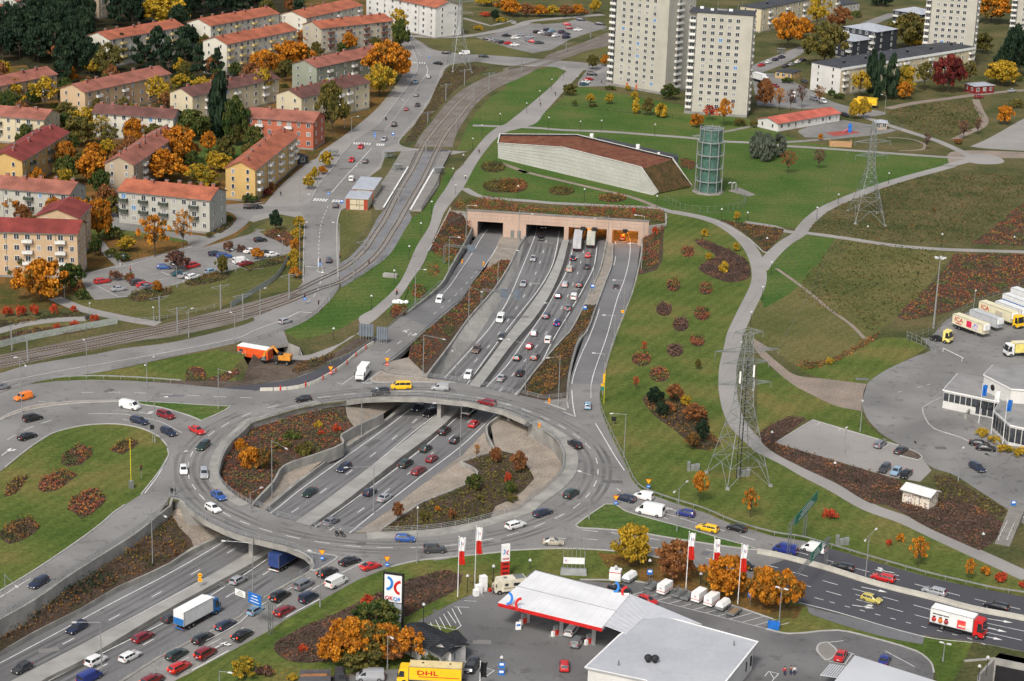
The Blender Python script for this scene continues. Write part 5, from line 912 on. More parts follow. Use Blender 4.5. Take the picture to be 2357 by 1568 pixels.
# flatbed under the bridge, dump truck, motorcycles
o=lorry('tow_truck','small tow truck carrying a dark load, half under the far roundabout bridge','B3',1910,655,58,-50,-6,1.0,'tow truck');chassis(o,-3,3);MB().use(WH).box((-1,0,.9),(3.6,2,.25)).build('bed',o);cab(o,3,WH,2.3,1.0,.45);wheels(o,(-1.8,2),.95);MB().use('black').box((-1.2,0,1.2),(2.6,1.7,.8),top=(.8,.8)).build('load',o);tailgear(o,-2.9)
o=lorry('dump_truck','dark tipper lorry with an open rusty bed at the bottom edge','B4',640,1535,100,-2,0,1.0,'tipper lorry');chassis(o,-4,2.5);b=MB().use(mat('tipper_grey',(.1,.1,.11),.6));b.box((-1.8,1.2,1.0),(5,.1,1.1)).box((-1.8,-1.2,1.0),(5,.1,1.1)).box((.75,0,1.0),(.1,2.4,1.6)).box((-1.8,0,1.0),(5,2.4,.1));t_=b.build('tipper_bed',o)
MB().use(mat('rust_load',(.4,.17,.06),.9,(.25,.12,.06),1.5)).box((-1.8,0,1.12),(4.8,2.3,.5),top=(.8,.6)).build('load',t_);cab(o,3.4,mat('cab_dark',(.05,.05,.055),.4),2.7);wheels(o,(-3,-1.8,2.3))
# ================================================================ BUILDINGS
WM={}
def roofmat(name,c):
    return mat(name,c,.8,tuple(x*.6 for x in c),.22,fine=.3,fscale=3.5,detail=5)
RO,RP,RB,RD=roofmat('roof_orange_tile',(.40,.125,.068)),roofmat('roof_pink_tile',(.32,.12,.085)),roofmat('roof_brown_tile',(.15,.068,.056)),roofmat('roof_red_sheet',(.24,.045,.037))
def wallm(name,c):return mat('render_'+name,c,.9,tuple(x*.86 for x in c),.18,fine=.05,fscale=2)
WC=dict(white=wallm('white',(.60,.57,.48)),cream=wallm('cream',(.56,.49,.34)),peach=wallm('peach',(.52,.375,.235)),yellow=wallm('yellow',(.54,.36,.14)),grey=wallm('grey',(.43,.42,.37)),green=wallm('green_grey',(.27,.29,.23)),
 brick=wallm('brick',(.42,.13,.075)),tan=wallm('tan',(.40,.32,.23)),beige=wallm('beige',(.45,.40,.31)),tower=wallm('tower',(.44,.42,.36)),dark=wallm('dark',(.035,.04,.05)),red=wallm('red',(.2,.02,.02)),pale=wallm('pale',(.62,.61,.58)))
def window(parent,x,y,z,w=1.3,h=1.4,rz=0,frame='white',g='glass'):
    k=(round(w,2),round(h,2),frame,g)
    if k not in WM:
        b=MB().use(frame);f=.08
        for s in (-1,1):b.box((s*(w/2-f/2),-.02,0),(f,.1,h));b.box((0,-.02,0 if s<0 else h-f),(w,.1,f))
        if w>1:b.box((0,-.02,0),(f*.8,.1,h))
        b.use(g).box((0,-.01,f),(w-.02,.06,h-2*f));o=b.build('window');WM[k]=o.data;bpy.data.objects.remove(o)
    return link('window',WM[k],parent,(x,y,z),rz)
M['curt']=mat('curtained_glass',(.3,.3,.28),.3,(.2,.2,.2),.3);M['bluegl']=mat('blue_blind',(.12,.25,.45),.4)
def glasskind():
    r=random.random();return 'curt' if r<.16 else 'bluegl' if r<.19 else 'glass'
def balcony(parent,x,y,z,w,m,rz=0,d=1.2):
    k=('b',w,m)
    if k not in WM:
        b=MB().use('conc').box((0,-d/2,-.1),(w,d,.14));b.use(m).box((0,-d,0),(w,.06,.95));b.box((-w/2,-d/2,0),(.06,d,.95));b.box((w/2,-d/2,0),(.06,d,.95));o=b.build('balcony');WM[k]=o.data;bpy.data.objects.remove(o)
    return link('balcony',WM[k],parent,(x,y,z),rz)
BALC=dict(w=mat('balcony_white',(.72,.71,.67),.6),y=mat('balcony_yellow',(.62,.5,.22),.6),g=mat('balcony_green',(.06,.075,.06),.6),b=mat('balcony_brown',(.16,.07,.06),.6))
for k_,v_ in BALC.items():M['bal'+k_]=v_
FOOT=[]
def infoot(p,m=2.5):
    for x,y,rz,W_,Dp in FOOT:
        dx,dy=p.x-x,p.y-y;u=dx*math.cos(rz)+dy*math.sin(rz);v=-dx*math.sin(rz)+dy*math.cos(rz)
        if-m<u<W_+m and-m<v<Dp+m:return True
    return False
def house(label,A,B,C,h,wall,roof,floors,cols,bal='w',rise=2.3,chim=5,cat='apartment block',flat=False,gcols=2,hip=False,balcols=None,name='apartment_block',base=.6,wsz=(1.5,1.55)):
    a,b=T(*A,h),T(*B,h);ux=(b-a).xy;W_=ux.length;rz=math.atan2(ux.y,ux.x);yv=Vector((-ux.y,ux.x)).normalized()
    if isinstance(C,(int,float)):Dp=C
    else:c=T(*C,h);Dp=min(max(abs((c-a).xy.dot(yv)),3),16)
    FOOT.append((a.x,a.y,rz,W_,Dp));o=thing(name,label,cat,(a.x,a.y,0),rz);m=WC[wall] if isinstance(wall,str) else wall
    wl=MB().use(m)
    P=[(0,0),(W_,0),(W_,Dp),(0,Dp)]
    wl.v=[(x,y,0) for x,y in P]+[(x,y,h) for x,y in P]
    for i in range(4):wl.f.append([i,(i+1) % 4,4+(i+1) % 4,4+i]);wl.mi.append(0)
    if not flat and not hip:
        wl.v+= [(0,Dp/2,h+rise-.12),(W_,Dp/2,h+rise-.12)];wl.f+= [[4,8,7],[5,6,9]];wl.mi+= [0,0]
    wl.use('concd').box((W_/2,Dp/2,0),(W_+.1,Dp+.1,base));wl.build('wall',o)
    r=MB().use(roof);ov=.5
    if flat:
        r.box((W_/2,Dp/2,h),(W_+.6,Dp+.6,.25));r.use('white').box((W_/2,-.33,h-.9),(W_+.5,.08,1.1)) if flat == 2 else None
    elif hip:
        q=Dp/2;r.v=[(-ov,-ov,h),(W_+ov,-ov,h),(W_+ov,Dp+ov,h),(-ov,Dp+ov,h),(min(q,W_/2),q,h+rise),(max(W_-q,W_/2),q,h+rise)]
        r.f=[[0,1,5,4],[1,2,5],[2,3,4,5],[3,0,4],[3,2,1,0]];r.mi=[0]*5
    else:
        k=rise/(Dp/2);e=h-ov*k;t=.14
        for s0,s1 in ((-ov,Dp/2),(Dp+ov,Dp/2)):
            X=[(-ov,s0,e),(W_+ov,s0,e),(W_+ov,s1,h+rise),(-ov,s1,h+rise)]
            i=len(r.v);r.v+= X+[(x,y,z+t) for x,y,z in X];r.f+= [[i,i+1,i+2,i+3],[i+7,i+6,i+5,i+4]]+[[i+j,i+4+j,i+4+(j+1) % 4,i+(j+1) % 4] for j in range(4)];r.mi+= [0]*6
    ro=r.build('roof',o)
    if not flat and not hip:
        g=MB().use('steeld');g.box((W_/2,-ov-.05,h-ov*rise/(Dp/2)-.05),(W_+1,.14,.14));g.build('gutter',ro)
    rnd=random.Random(hash(label) % 9999 if False else len(label)*7+int(W_*10))
    for i in range(chim):
        x=W_*(i+.5+rnd.uniform(-.2,.2))/chim;y=Dp/2+rnd.choice((-1.2,.2,.9));cm=RP if not flat else M['trim']
        z0=h+rise-.9 if not flat else h+.2
        q=MB().use(cm).box((x,y,z0),(1.1,.7,1.7 if not flat else 1.1));q.use('steeld').box((x,y,z0+(1.7 if not flat else 1.1)),(1.2,.8,.1));q.build('chimney' if not flat else 'roof_vent',ro)
    fh=(h-base)/max(1,floors);bc=balcols if balcols is not None else [i for i in range(cols) if i % 3 == 1]
    for f in range(floors):
        z=base+fh*f+fh*.32
        for i in range(cols):
            x=W_*(i+.5)/cols;window(o,x,-.03,z,wsz[0] if i in bc else wsz[0]*(.75 if i % 3 == 2 else 1),wsz[1],0,g=glasskind())
            if i in bc and f>0 and bal:balcony(o,x,0,z-.75,2.8,'bal'+bal)
    side=T(*A,h).x
    vis_left=Vector((math.cos(rz),math.sin(rz),0)).dot(Vector((a.x,a.y,0)))>0
    for f in range(floors):
        z=base+fh*f+fh*.32
        for i in range(gcols):
            y=Dp*(i+.5)/gcols
            if vis_left:window(o,-.1,y,z,1.0,wsz[1],R(-90),g=glasskind())
            else:window(o,W_+.03,y,z,1.0,wsz[1],R(90),g=glasskind())
    if flat == 2:MB().use('pale_wall').box((-.03,Dp/2,.1),(.06,Dp-.02,h-.15)).box((W_/2,-.03,h-.85),(W_,.06,.8)).build('end_wall',o)
    n_dp=max(1,cols // 4)
    for i in range(n_dp):x=W_*(i+.5)/n_dp+.9;MB().use('steeld').bar((x,-.08,.2),(x,-.08,h),.1).build('downpipe',o)
    return o
M['pale_wall']=WC['pale'];H=house
H('white apartment block with orange roof behind the dark pines, upper left',('A1',970,350),('A1',1630,232),('A1',815,308),12,'white',RO,4,9,'y',chim=6)
H('white apartment block with orange roof, upper of the pair at top centre left',('A1',1862,228),('B1',225,118),('A1',1700,188),12,'white',RO,4,12,'y',chim=7)
H('tall cream-white apartment block with yellow balconies and orange roof, lower of the pair',('A1',2005,390),('B1',385,265),('A1',1838,350),13.5,'white',RO,4,12,'y',chim=6,balcols=[0,2,4,7,9,11])
H('peach apartment block with white balconies and long pink-red roof',('A1',750,815),('A1',1503,650),('A1',593,765),10,'peach',RP,3,10,'w',chim=5)
H('peach apartment block cut off by the left edge, pink-red roof',('A1',-200,800),('A1',500,655),11,9.5,'peach',RP,3,9,'w',chim=4)
H('cream apartment block with brown-red roof at the left edge',('A1',-150,1015),('A1',385,1058),('A1',505,992),9.5,'cream',RP,3,6,'g',chim=3)
H('yellow apartment block with bright red sheet roof and green balconies at left',('A1',195,1422),('A1',605,1168),('A1',-70,1375),10,'yellow',RD,3,8,'g',chim=6)
H('tan brick apartment block with gable to the viewer among orange trees',('A1',1180,1455),('A1',1580,1178),('A1',930,1435),10.5,'tan',RP,4,7,'w',chim=8)
H('low white apartment block with long brown roof half hidden by birches',('A1',820,995),('A1',1530,1045),9,9,'white',RB,3,9,None,chim=7)
H('cream apartment block with dark brown roof behind the tall poplar',('A1',1700,850),('B1',225,690),('A1',1545,805),9.5,'cream',RB,3,9,'w',chim=5)
H('red brick apartment block with brown-red roof beside the street',('B1',-70,1035),('B1',530,1082),('B1',605,1015),10,'brick',RP,3,7,'w',chim=2)
H('yellow apartment block with many white balconies and orange roof beside the street',('A1',2255,1500),('B1',388,1198),('A1',2015,1465),10.5,'yellow',RO,4,8,'w',chim=6,balcols=[0,2,4,6,7])
H('grey-green apartment block with pink-brown roof beside the large orange tree',('B1',560,597),('B1',1200,462),('B1',375,555),10,'green',RP,3,9,'w',chim=6)
H('cream apartment block with dark brown roof and white awnings by the street',('B1',425,865),('B1',1027,725),('B1',245,818),10.5,'cream',RB,3,8,'w',chim=7,balcols=[4,5])
H('long beige apartment block with orange roof and brown balconies',('B1',600,253),('B1',1230,183),('B1',440,215),11.5,'beige',RO,4,12,'b',chim=7)
H('white apartment block with orange roof partly behind the dark pine',('B1',470,160),('B1',965,48),('B1',250,120),11,'white',RO,4,8,'w',chim=4)
H('large white block with orange roof and glazed stair bay at top centre',('B1',1000,-60),('B1',1612,68),('B1',1715,3),14.5,'pale',RO,5,9,None,chim=1)
H('grey apartment block with red roof at the left edge behind the corner house',('A2',-200,160),('A2',610,230),('A2',735,148),9.5,'grey',RP,3,8,'g',chim=6)
H('pale grey apartment block with dark balconies and red roof facing the car park',('A2',1047,200),('A2',1850,283),('A2',1965,198),10.5,'grey',RO,3,9,'g',chim=8,balcols=[0,2,4,7])
H('beige corner apartment block with white-fronted round balconies at the left edge',('A2',-200,552),('A2',680,580),('A2',812,487),13,'peach',RD,4,9,'w',chim=1,balcols=[4,7],gcols=3)
H('short wing with dark red roof joining the beige corner block',('A2',690,440),('A2',800,335),12,12,'peach',RD,4,2,None,chim=0)
H('pink-walled house with red roof in the top left corner',('A1',-200,70),('A1',5,132),('A1',188,90),9,'peach',RP,3,3,None,chim=1)
H('grey balcony block at the top edge behind the pines',('A1',145,10),('A1',520,-50),11,9,'grey',RP,3,6,'w',chim=0)
H('tan block at the top edge behind yellow trees',('A1',870,-55),('A1',1140,-100),11,12,'tan',RP,4,4,'w',chim=0)
H('peach block at the top edge, left of the tan one',('A1',520,-40),('A1',860,-95),11,8,'peach',RP,3,5,'w',chim=0)
RFL=mat('roof_felt',(.04,.043,.05),.8,(.06,.062,.07),.3);MET=mat('roof_metal',(.5,.52,.56),.5,(.42,.44,.48),.4,metal=.3)
H('long flat-roofed apartment block with white end wall and peach front',('D1',742,605),('D1',1925,418),('D1',520,548),11.5,'cream',RFL,4,16,'w',chim=6,flat=2,balcols=[0,3,6,7,10,12,15],rise=0)
H('long beige flat-roofed block behind the second tower block',('D1',38,82),('D1',735,-58),12,11.5,'cream',RFL,4,14,'w',chim=3,flat=1,rise=0)
H('taller dark house with pale metal hip roof',('D1',768,235),('D1',1055,285),('D1',1183,245),12,'dark',MET,4,5,'w',2.2,0,hip=True,balcols=[0,4])
H('shorter dark house with pale metal hip roof behind the large yellow tree',('D1',620,325),('D1',850,368),('D1',950,325),8.5,'dark',MET,3,4,'w',2,0,hip=True,balcols=[3])
H('dark house with pale metal roof left of the third tower block',('D1',1205,90),('D1',1455,130),14,10,'dark',MET,3,4,'w',2,0,hip=True,balcols=[0])
H('low white kindergarten with long salmon-red roof',('D1',185,1092),('D1',730,1000),('D1',20,1047),3.3,'pale',roofmat('roof_salmon',(.52,.13,.09)),1,9,None,1.4,0,cat='kindergarten',name='kindergarten',base=.2)
H('small yellow hut with black flat roof beside parked cars',('D1',160,632),('D1',305,652),('D1',375,625),2.8,'yellow',RFL,1,3,None,0,0,cat='hut',name='hut',flat=1,base=.1)
H('dark red site cabins with three white-framed windows at right',('D1',1925,768),('D1',2095,757),7,3.2,'red',MET,1,3,None,0,0,cat='site cabin',name='site_cabin',flat=1,base=.1)
H('low grey flat-roofed hall at the top edge right',('D1',740,48),('D1',905,25),14,4,'grey',RFL,1,5,None,0,0,cat='hall',name='hall',flat=1,base=.1)
H('small brown roofed shed between the two tower blocks',('C1',1500,655),('C1',1580,665),9,2.8,'grey',RB,1,2,None,1.2,0,cat='garage',name='garage',base=.1)
H('small grey-roofed open hut beside the playground',('D1',1050,1085),('D1',1150,1090),5,2.6,'tan',MET,1,2,None,.9,0,cat='hut',name='hut',hip=True,base=.1)
H('dark bicycle shed roof by the yellow apartment block',('B1',385,1400),('B1',485,1385),5,2.5,'dark',RFL,1,1,None,0,0,cat='shed',name='shed',flat=1,base=.1)
# tower blocks
def tower(label,A,B,C,h,floors,f0=2.2,topwin=True):
    a,b=T(*A),T(*B);ux=(b-a).xy;W_=ux.length;rz=math.atan2(ux.y,ux.x);yv=Vector((-ux.y,ux.x)).normalized();Dp=abs((T(*C)-a).xy.dot(yv));Dp=max(12,min(Dp,20))
    o=thing('tower_block',label,'tower block',(a.x,a.y,0),rz,'tower blocks');st=W_*.12
    wl=MB().use(WC['tower']).box((W_/2+st/2,Dp/2,0),(W_-st,Dp,h));wl.use('concd').box((W_/2,Dp/2,0),(W_+.1,Dp+.1,1.0));wl.use(WC['tower']).box((st/2,Dp/2+.8,0),(st,Dp-1.6,h));wl.build('wall',o)
    r=MB().use(RFL).box((W_/2,Dp/2,h),(W_+.5,Dp+.5,.3));ro=r.build('roof',o)
    for x,y,s in ((.15,.8,1.4),(.33,.5,1.2),(.62,.6,1.5)):MB().use('white').box((W_*x,Dp*y,h+.3),(s,s,.7)).build('roof_vent',ro)
    MB().use('conc').box((W_*.48,Dp*.7,h+.3),(W_*.16,Dp*.2,.25)).build('skylight',ro)
    for x in (.4,.72,.78):MB().use('steeld').bar((W_*x,Dp*.8,h),(W_*x,Dp*.8,h+3.5),.12).build('aerial',ro)
    fh=(h-f0-1.2)/floors;bp=MB()
    for f in range(floors):
        z=f0+fh*f
        for fx in (.25,.38,.51,.64,.77):window(o,W_*fx,-.02,z+.65,1.6,1.55,g=random.choice(['glass']*4+['curt']) if random.random()>.05 else 'bluegl')
        b=MB().use('conc').box((st/2,.8,z-.1),(st,1.8,.15)).use(M['balw']).box((st*.45,-.12,z+.05),(st*.8,.07,1.0));b.build('balcony',o)
        window(o,st*.5,.75,z+.3,st*.7,1.9,g='glass')
        b=MB().use(M['balw']).box((W_+.75,Dp*.42,z+.05),(.07,Dp*.22,1.0)).box((W_+.4,Dp*.31,z+.05),(.8,.07,1.0)).use('conc').box((W_+.4,Dp*.42,z-.1),(.8,Dp*.22,.15));b.build('balcony',o)
        window(o,W_+.02,Dp*.42,z+.4,1.9,1.8,R(90));window(o,W_+.02,Dp*.8,z+.7,1.2,1.4,R(90))
    for fx in (.36,.52):MB().use(mat('door_orange',(.5,.13,.04),.6)).box((W_*fx,-.03,.1),(.9,.1,2.3)).build('door',o)
    return o
def hs(base,top):
    p=T(*base);ty=D(*top)[1];h=10.0
    for _ in range(40):h+= (pix(p+Vector((0,0,h)))[1]-ty)/7.0
    return h
tower('first tower block from the left, cut off by the top edge, one red window',('C1',880,748),('C1',1395,842),('C1',1493,765),40,14)
tower('second tower block from the left, its dark flat roof in view',('C1',1567,1003),('C1',2120,1042),('C1',2175,1000),hs(('C1',2120,1042),('C1',2165,142)),14)
tower('third tower block, behind the long flat-roofed block',('D1',1438,590),('D1',1885,630),('D1',1930,600),42,14)
tower('fourth tower block, cut off at the top right corner',('D1',2222,275),('D1',2700,318),('D1',2740,290),40,14)
# green-roofed ventilation hall
o=thing('ventilation_hall','long low concrete hall with sloping walls and rust-red moss roof','ventilation hall',(0,0,0))
F=[T('C1',*q) for q in ((-78,1262,5.6),(500,1300,9.4),(1190,1475,8.8),(1345,1700,.6))];K=[T('C1',*q) for q in ((-60,1182,7),(620,1187,10.3),(1465,1392,9.6),(1640,1640,.6))]
P0,P1=T('C1',-80,1398),T('C1',1385,1750)
CW=mat('cast_wall',(.46,.465,.42),.85,(.39,.395,.355),.08,fine=.08,fscale=1)
b=MB().use(CW);d_=(P1-P0)
def onb(p):t=max(0,min(1,(p-P0).xy.dot(d_.xy)/d_.xy.length_squared));return P0+d_*t
G=[onb(p) for p in F]
for i in range(3):b.face(G[i],G[i+1],F[i+1],F[i])
b.face(F[0],K[0],Vector((K[0].x,K[0].y,0)),G[0])
for i in range(3):b.face(K[i],K[i+1],Vector((*K[i+1].xy,0)),Vector((*K[i].xy,0)))
wl=b.build('wall',o)
b=MB().use('concd')
for k in range(1,7):ribbon(b,[G[i].lerp(F[i],k/7)+Vector((0,-.03,0)) for i in range(4)],.05,-.03,.05)
b.build('joint',wl)
low=Vector((0,0,-.7));MOSS=grassmat('roof_moss',(.12,.045,.03),(.15,.06,.038),(.17,.08,.045),.0,0,3,.3,.5);MOSS2=grassmat('roof_moss_dark',(.05,.04,.02),(.075,.055,.025),(.1,.06,.03),0,0,3,.4,.5)
b=MB()
for i in range(3):b.use(MOSS if i<2 else MOSS2);q=low if i<2 else low*.4;b.face(F[i]+low,F[i+1]+q,K[i+1]+q,K[i]+low)
b.build('roof',o)
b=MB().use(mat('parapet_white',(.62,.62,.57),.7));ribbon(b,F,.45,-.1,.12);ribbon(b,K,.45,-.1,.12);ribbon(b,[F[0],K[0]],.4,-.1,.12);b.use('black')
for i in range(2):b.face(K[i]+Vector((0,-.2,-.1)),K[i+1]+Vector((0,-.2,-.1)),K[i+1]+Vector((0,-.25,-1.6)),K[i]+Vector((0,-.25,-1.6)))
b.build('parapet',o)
for x,y in ((752,1205),(1160,1300),(1345,1355)):c=T('C1',x,y,9.6);MB().use('white').cone(c+Vector((0,0,-.5)),c+Vector((0,0,.9 if x<1300 else .3)),.7 if x<1300 else .4,.7 if x<1300 else .4,12).build('roof_vent',o)
b=MB().use(RFL);q=[T('C1',*k) for k in ((800,1212,7),(1515,1375,7),(1520,1400,7),(830,1240,7))];b.prism([Vector((p.x,p.y+1,0)) for p in q],7);b.build('rear_annex',o)
for x,y in ((200,1297),(412,1310),(637,1357),(862,1415),(1090,1475)):c=T('C1',x,y,7.6);MB().use('white').bar(c,c+Vector((.1,-.9,.4)),.12).build('wall_lamp',o)
# glass cylinder
c0=T('C2',1780,212);o=thing('ventilation_tower','round green glass tower with pale steel rings and posts','ventilation tower',c0)
GG=mat('green_glass',(.10,.2,.17),.15,(.07,.15,.13),.6,spec=.6,alpha=.72)
MB().use(GG).cone((0,0,.4),(0,0,21.3),3.6,3.6,28).build('glass_drum',o);MB().use('plat').cone((0,0,0),(0,0,.45),5.4,5.2,8).build('plinth',o)
for z in (4,8.4,12.8,17.2):b=MB().use(M['steel']);ribbon(b,[Vector((4.3*math.cos(t*math.pi/18),4.3*math.sin(t*math.pi/18),z)) for t in range(36)],.5,0,.3,closed=True);b.build('ring',o)
for k in range(10):t=2*math.pi*k/10+.2;r_=4.6;x,y=r_*math.cos(t),r_*math.sin(t);b=MB().use('steel').cone((x,y,.3),(x,y,17.3),.16,.16,6).cone((x*.86,y*.86,17),(x*.86,y*.86,22),.12,.12,6);b.build('post',o)
b=MB().use('steel');ribbon(b,[Vector((3.9*math.cos(t*math.pi/14),3.9*math.sin(t*math.pi/14),21.4)) for t in range(28)],.2,0,.2,closed=True)
for k in range(5):t=math.pi*k/5;b.bar((3.8*math.cos(t),3.8*math.sin(t),21.5),(-3.8*math.cos(t),-3.8*math.sin(t),21.5),.12)
b.build('crown_frame',o)
# tunnel portal
dPR=(PR-PL);Lp=dPR.length;dn=dPR.normalized();nb=Vector((-dn.y,dn.x,0));o=thing('tunnel_portal','wide pink stone tunnel portal with four dark openings','tunnel portal',PL,math.atan2(dn.y,dn.x))
def fx(t,x):
    best=min(range(401),key=lambda i:abs(pix(PL+dPR*(i/400)+Vector((0,0,-2)))[0]-D(t,x,0)[0]));return Lp*best/400
ops=[(fx('B2',1982),fx('B2',2207)),(fx('C2',172),fx('C2',508)),(fx('C2',547),fx('C2',886)),(fx('C2',935),fx('C2',1163))]
x=0;g='granite';zt=-1.3;piers=[]
for a,c in ops:piers.append((x,a));x=c
piers.append((x,Lp))
b=MB().use(g).box((Lp/2,.6,zt),(Lp,1.2,1.95-zt));b.use('plat').box((Lp/2,.55,1.95),(Lp+.2,1.5,.18));lin=b.build('lintel',o)
for a,c in piers:MB().use(g).box(((a+c)/2,.6,-6.3),(c-a,1.18,zt+6.3)).build('pier',o)
b=MB().use('concd')
for z in (-.4,.8):b.box((Lp/2,-.012,z),(Lp,.02,.05))
k=0
while k<Lp:b.box((k,-.012,zt),(.05,.02,3.2));k+= 2.4
b.build('stone_joint',lin)
for a,c in (('B2',2290),('B2',2350)):MB().use('steeld').box((fx(a,c),-.03,-5.9),(1.1,.1,2.4)).build('door',o)
DK=mat('tunnel_concrete',(.2,.19,.18),.9)
b=MB().use(DK);Lt=110
for a,c in piers:b.box(((a+c)/2,1.2+Lt/2,-6.3),(max(c-a,.6)-.02,Lt,5.2))
b.box((Lp/2,1.2+Lt/2,-1.2),(Lp,Lt,.4));b.box((Lp/2,Lt+2,-6.3),(Lp,.5,5.5));b.build('tunnel_lining',o)
b=MB().use('hwy').box((Lp/2,1+Lt/2,-6.25),(Lp,Lt+4,.24));b.build('tunnel_road',o)
SOD=mat('sodium_lamp',(1,.33,.04),.5,fine=0,emit=45)
for (a,c),n in zip(ops[2:],(1,2)):
    for j in range(6):
        for s in range(n):MB().use(SOD).box((a+(c-a)*(s+1)/(n+1),6+j*12,-1.42),(.25,5,.12)).build('tunnel_lamp',o)
for t,xx in (('C2',675),('C2',775),('C2',1045)):MB().use('black').box((fx(t,xx),-.5,-1.9),(1.5,.35,1.1)).build('lane_signal',o)
b=MB().use('conc');wallstrip(b,[PR+Vector((0,.3,.6)),T('C2',1408,492,.6)],-6.4,.6);wallstrip(b,[T('C2',1408,492,.6),T('C2',1414,405,.3)],-1,.5);wallstrip(b,[PL+Vector((0,.3,1.4)),T('B2',1745,372,.4)],-6.4,.5);tag(b.build('wing_wall'),'grey concrete wing walls on both sides of the pink tunnel portal','wall')
# depot building
o=thing('depot_office','white depot office with glazed front and flat grey roofs','office building',(0,0,0))
GR=mat('roof_grey_felt',(.27,.265,.26),.85,(.21,.207,.2),.25);PW=WC['pale']
def block(s,z,roofm,wallmt,glass=None,th=.3):
    P=pts(s,z);P=[Vector((p.x,p.y,0)) for p in P];MB().use(wallmt).prism(P,z).build('wall',o);c=sum(P,Vector())/len(P);Q=[c+(p-c)*1.03 for p in P]
    b=MB().use('white').prism([Vector((p.x,p.y,z)) for p in Q],th);b.use(roofm).prism([Vector((*(c+(p-c)*1.015).xy,z+th)) for p in P],.05);b.build('roof',o);return P
A_=block('D3: 1650,485 1775,345 2000,375 2450,480 2450,590 2150,590',4.3,GR,PW);B_=block('D3: 2005,350 2085,268 2600,275 2600,500 2245,475',8.2,GR,PW);C_=block('D3: 2095,668 2145,590 2250,575 2600,590 2600,900 2400,830 2235,795',4.6,GR,PW)
def glazing(p,q,z0,z1,n):
    d=(q-p);nn_=Vector((d.y,-d.x,0)).normalized()*.06
    for i in range(n):a,c=p+d*((i+.06)/n)+nn_,p+d*((i+.94)/n)+nn_;MB().use('glass').face((a.x,a.y,z0),(c.x,c.y,z0),(c.x,c.y,z1),(a.x,a.y,z1)).build('window',o)
glazing(A_[0],A_[5],1.9,3.9,10);glazing(A_[5].lerp(A_[0],.42),A_[5],.4,3.9,4);glazing(C_[0],C_[6],.8,4.2,6);glazing(C_[6],C_[5],.8,4.2,3)
p=B_[0].lerp(B_[4],.35);nn_=(B_[4]-B_[0]);nn_=Vector((nn_.y,-nn_.x,0)).normalized();MB().use('black').cone(Vector((p.x,p.y,6.4)),Vector((p.x,p.y,6.4))+nn_*.08,.75,.75,20).build('round_window',o)
b=MB().use('conc');wallstrip(b,pts('D3: 1840,690 1880,640',1.2),0,.3);wallstrip(b,pts('D3: 1835,680 1980,790 2150,960 2357,985',1.2),0,.3);tag(b.build('terrace_wall'),'low concrete terrace wall in front of the depot office','wall')
# ---- petrol station
WR=mat('roof_white_sheet',(.72,.72,.72),.5,(.63,.63,.635),.2,fine=.04);CR_=mat('roof_pale_grey',(.43,.44,.46),.55,(.37,.38,.41),.12,fine=.05,fscale=1)
def ribbed(name,c,ang,sc_=.7,k=.6):
    m=grassmat(name,c,c,tuple(x*.95 for x in c),k,ang,sc_,.1,.0);return m
o=thing('fuel_canopy','white fuel station canopy with red front edge and logo','canopy',(0,0,0));z=5.4
CN=pts('C4: -75,858 252,578 1082,790 845,1082',z);b=MB().use(WR).prism([p-Vector((0,0,.7)) for p in CN],.7);cr=b.build('roof',o)
e=MB().use('red_ink');wallstrip(e,[CN[0]+Vector((0,-.06,-.1)),CN[3]+Vector((0,-.06,-.1))],z-.75,.1);e.build('red_fascia',cr)
e=MB().use('steel');ribbon(e,[CN[0].lerp(CN[1],.5),CN[3].lerp(CN[2],.5)],.12,.01,.06);ribbon(e,[CN[1],CN[2]],.15,.01,.08);e.build('roof_seam',cr);e=MB().use(mat('seam_grey',(.58,.58,.585),.6))
for k in range(1,12):ribbon(e,[CN[0].lerp(CN[3],k/12),CN[1].lerp(CN[2],k/12)],.05,.012)
e.build('roof_seam',cr)
for x,y,y2 in ((185,935,1035),(480,1010,1150),(765,1085,1230)):
    p=T('C4',x,y2);MB().use('steel').box((p.x,p.y,0),(.7,.7,4.8)).build('column',o)
def twoC(o,loc,s,rot,cx=.74,r=.52,dy=.12,wd=.24):
    """blue and red opposed arcs"""
    for mname,cx_,a0 in (('blue_ink',-cx,-84),('red_ink',cx,96)):
        b=MB().use(mname);P=[Vector((cx_*s+math.cos(R(a0+k*16))*r*s,math.sin(R(a0+k*16.8))*r*s-(dy*s if cx_>0 else-dy*s),0)) for k in range(11)];ribbon(b,P,wd*s,0,.03);q=b.build('logo',o);q.location=loc;q.rotation_euler=rot
a_=math.atan2((CN[3]-CN[0]).y,(CN[3]-CN[0]).x);p=T('C4',65,850,z+.9);twoC(cr,p,2.0,(R(75),0,a_));q=T('C4',62,893,z);text('OK',cr,q+Vector((-.5,-.3,.1)),.9,(R(75),0,a_),'red_ink');text('Q8',cr,q+Vector((.8,-.3,-.2)),.9,(R(75),0,a_),'blue_ink')
p=T('C4',1005,745,z+.9);b=MB().use('white').box((p.x,p.y,z),(3.2,.25,.2));b.build('sign_base',cr);twoC(cr,p,1.8,(R(80),0,a_))
o=thing('link_roof','translucent ribbed white roof joining canopy and station shop','canopy',(0,0,0));PV=mat('ribbed_polycarbonate',(.50,.51,.535),.4,(.45,.46,.49),.8);b=MB().use(PV).prism(pts('C4: 850,1060 1088,788 1725,1056 1390,992 1212,1002 1062,1140',5.1),.15);lr=b.build('roof',o)
b=MB().use('white');A0,A1,B0,B1=T('C4',850,1058,5.3),T('C4',1088,790,5.3),T('C4',1062,1138,5.3),T('C4',1240,960,5.3)
for k in range(9):b.bar(A0.lerp(A1,k/8),B0.lerp(B1,k/8),.035)
b.build('rib',lr)
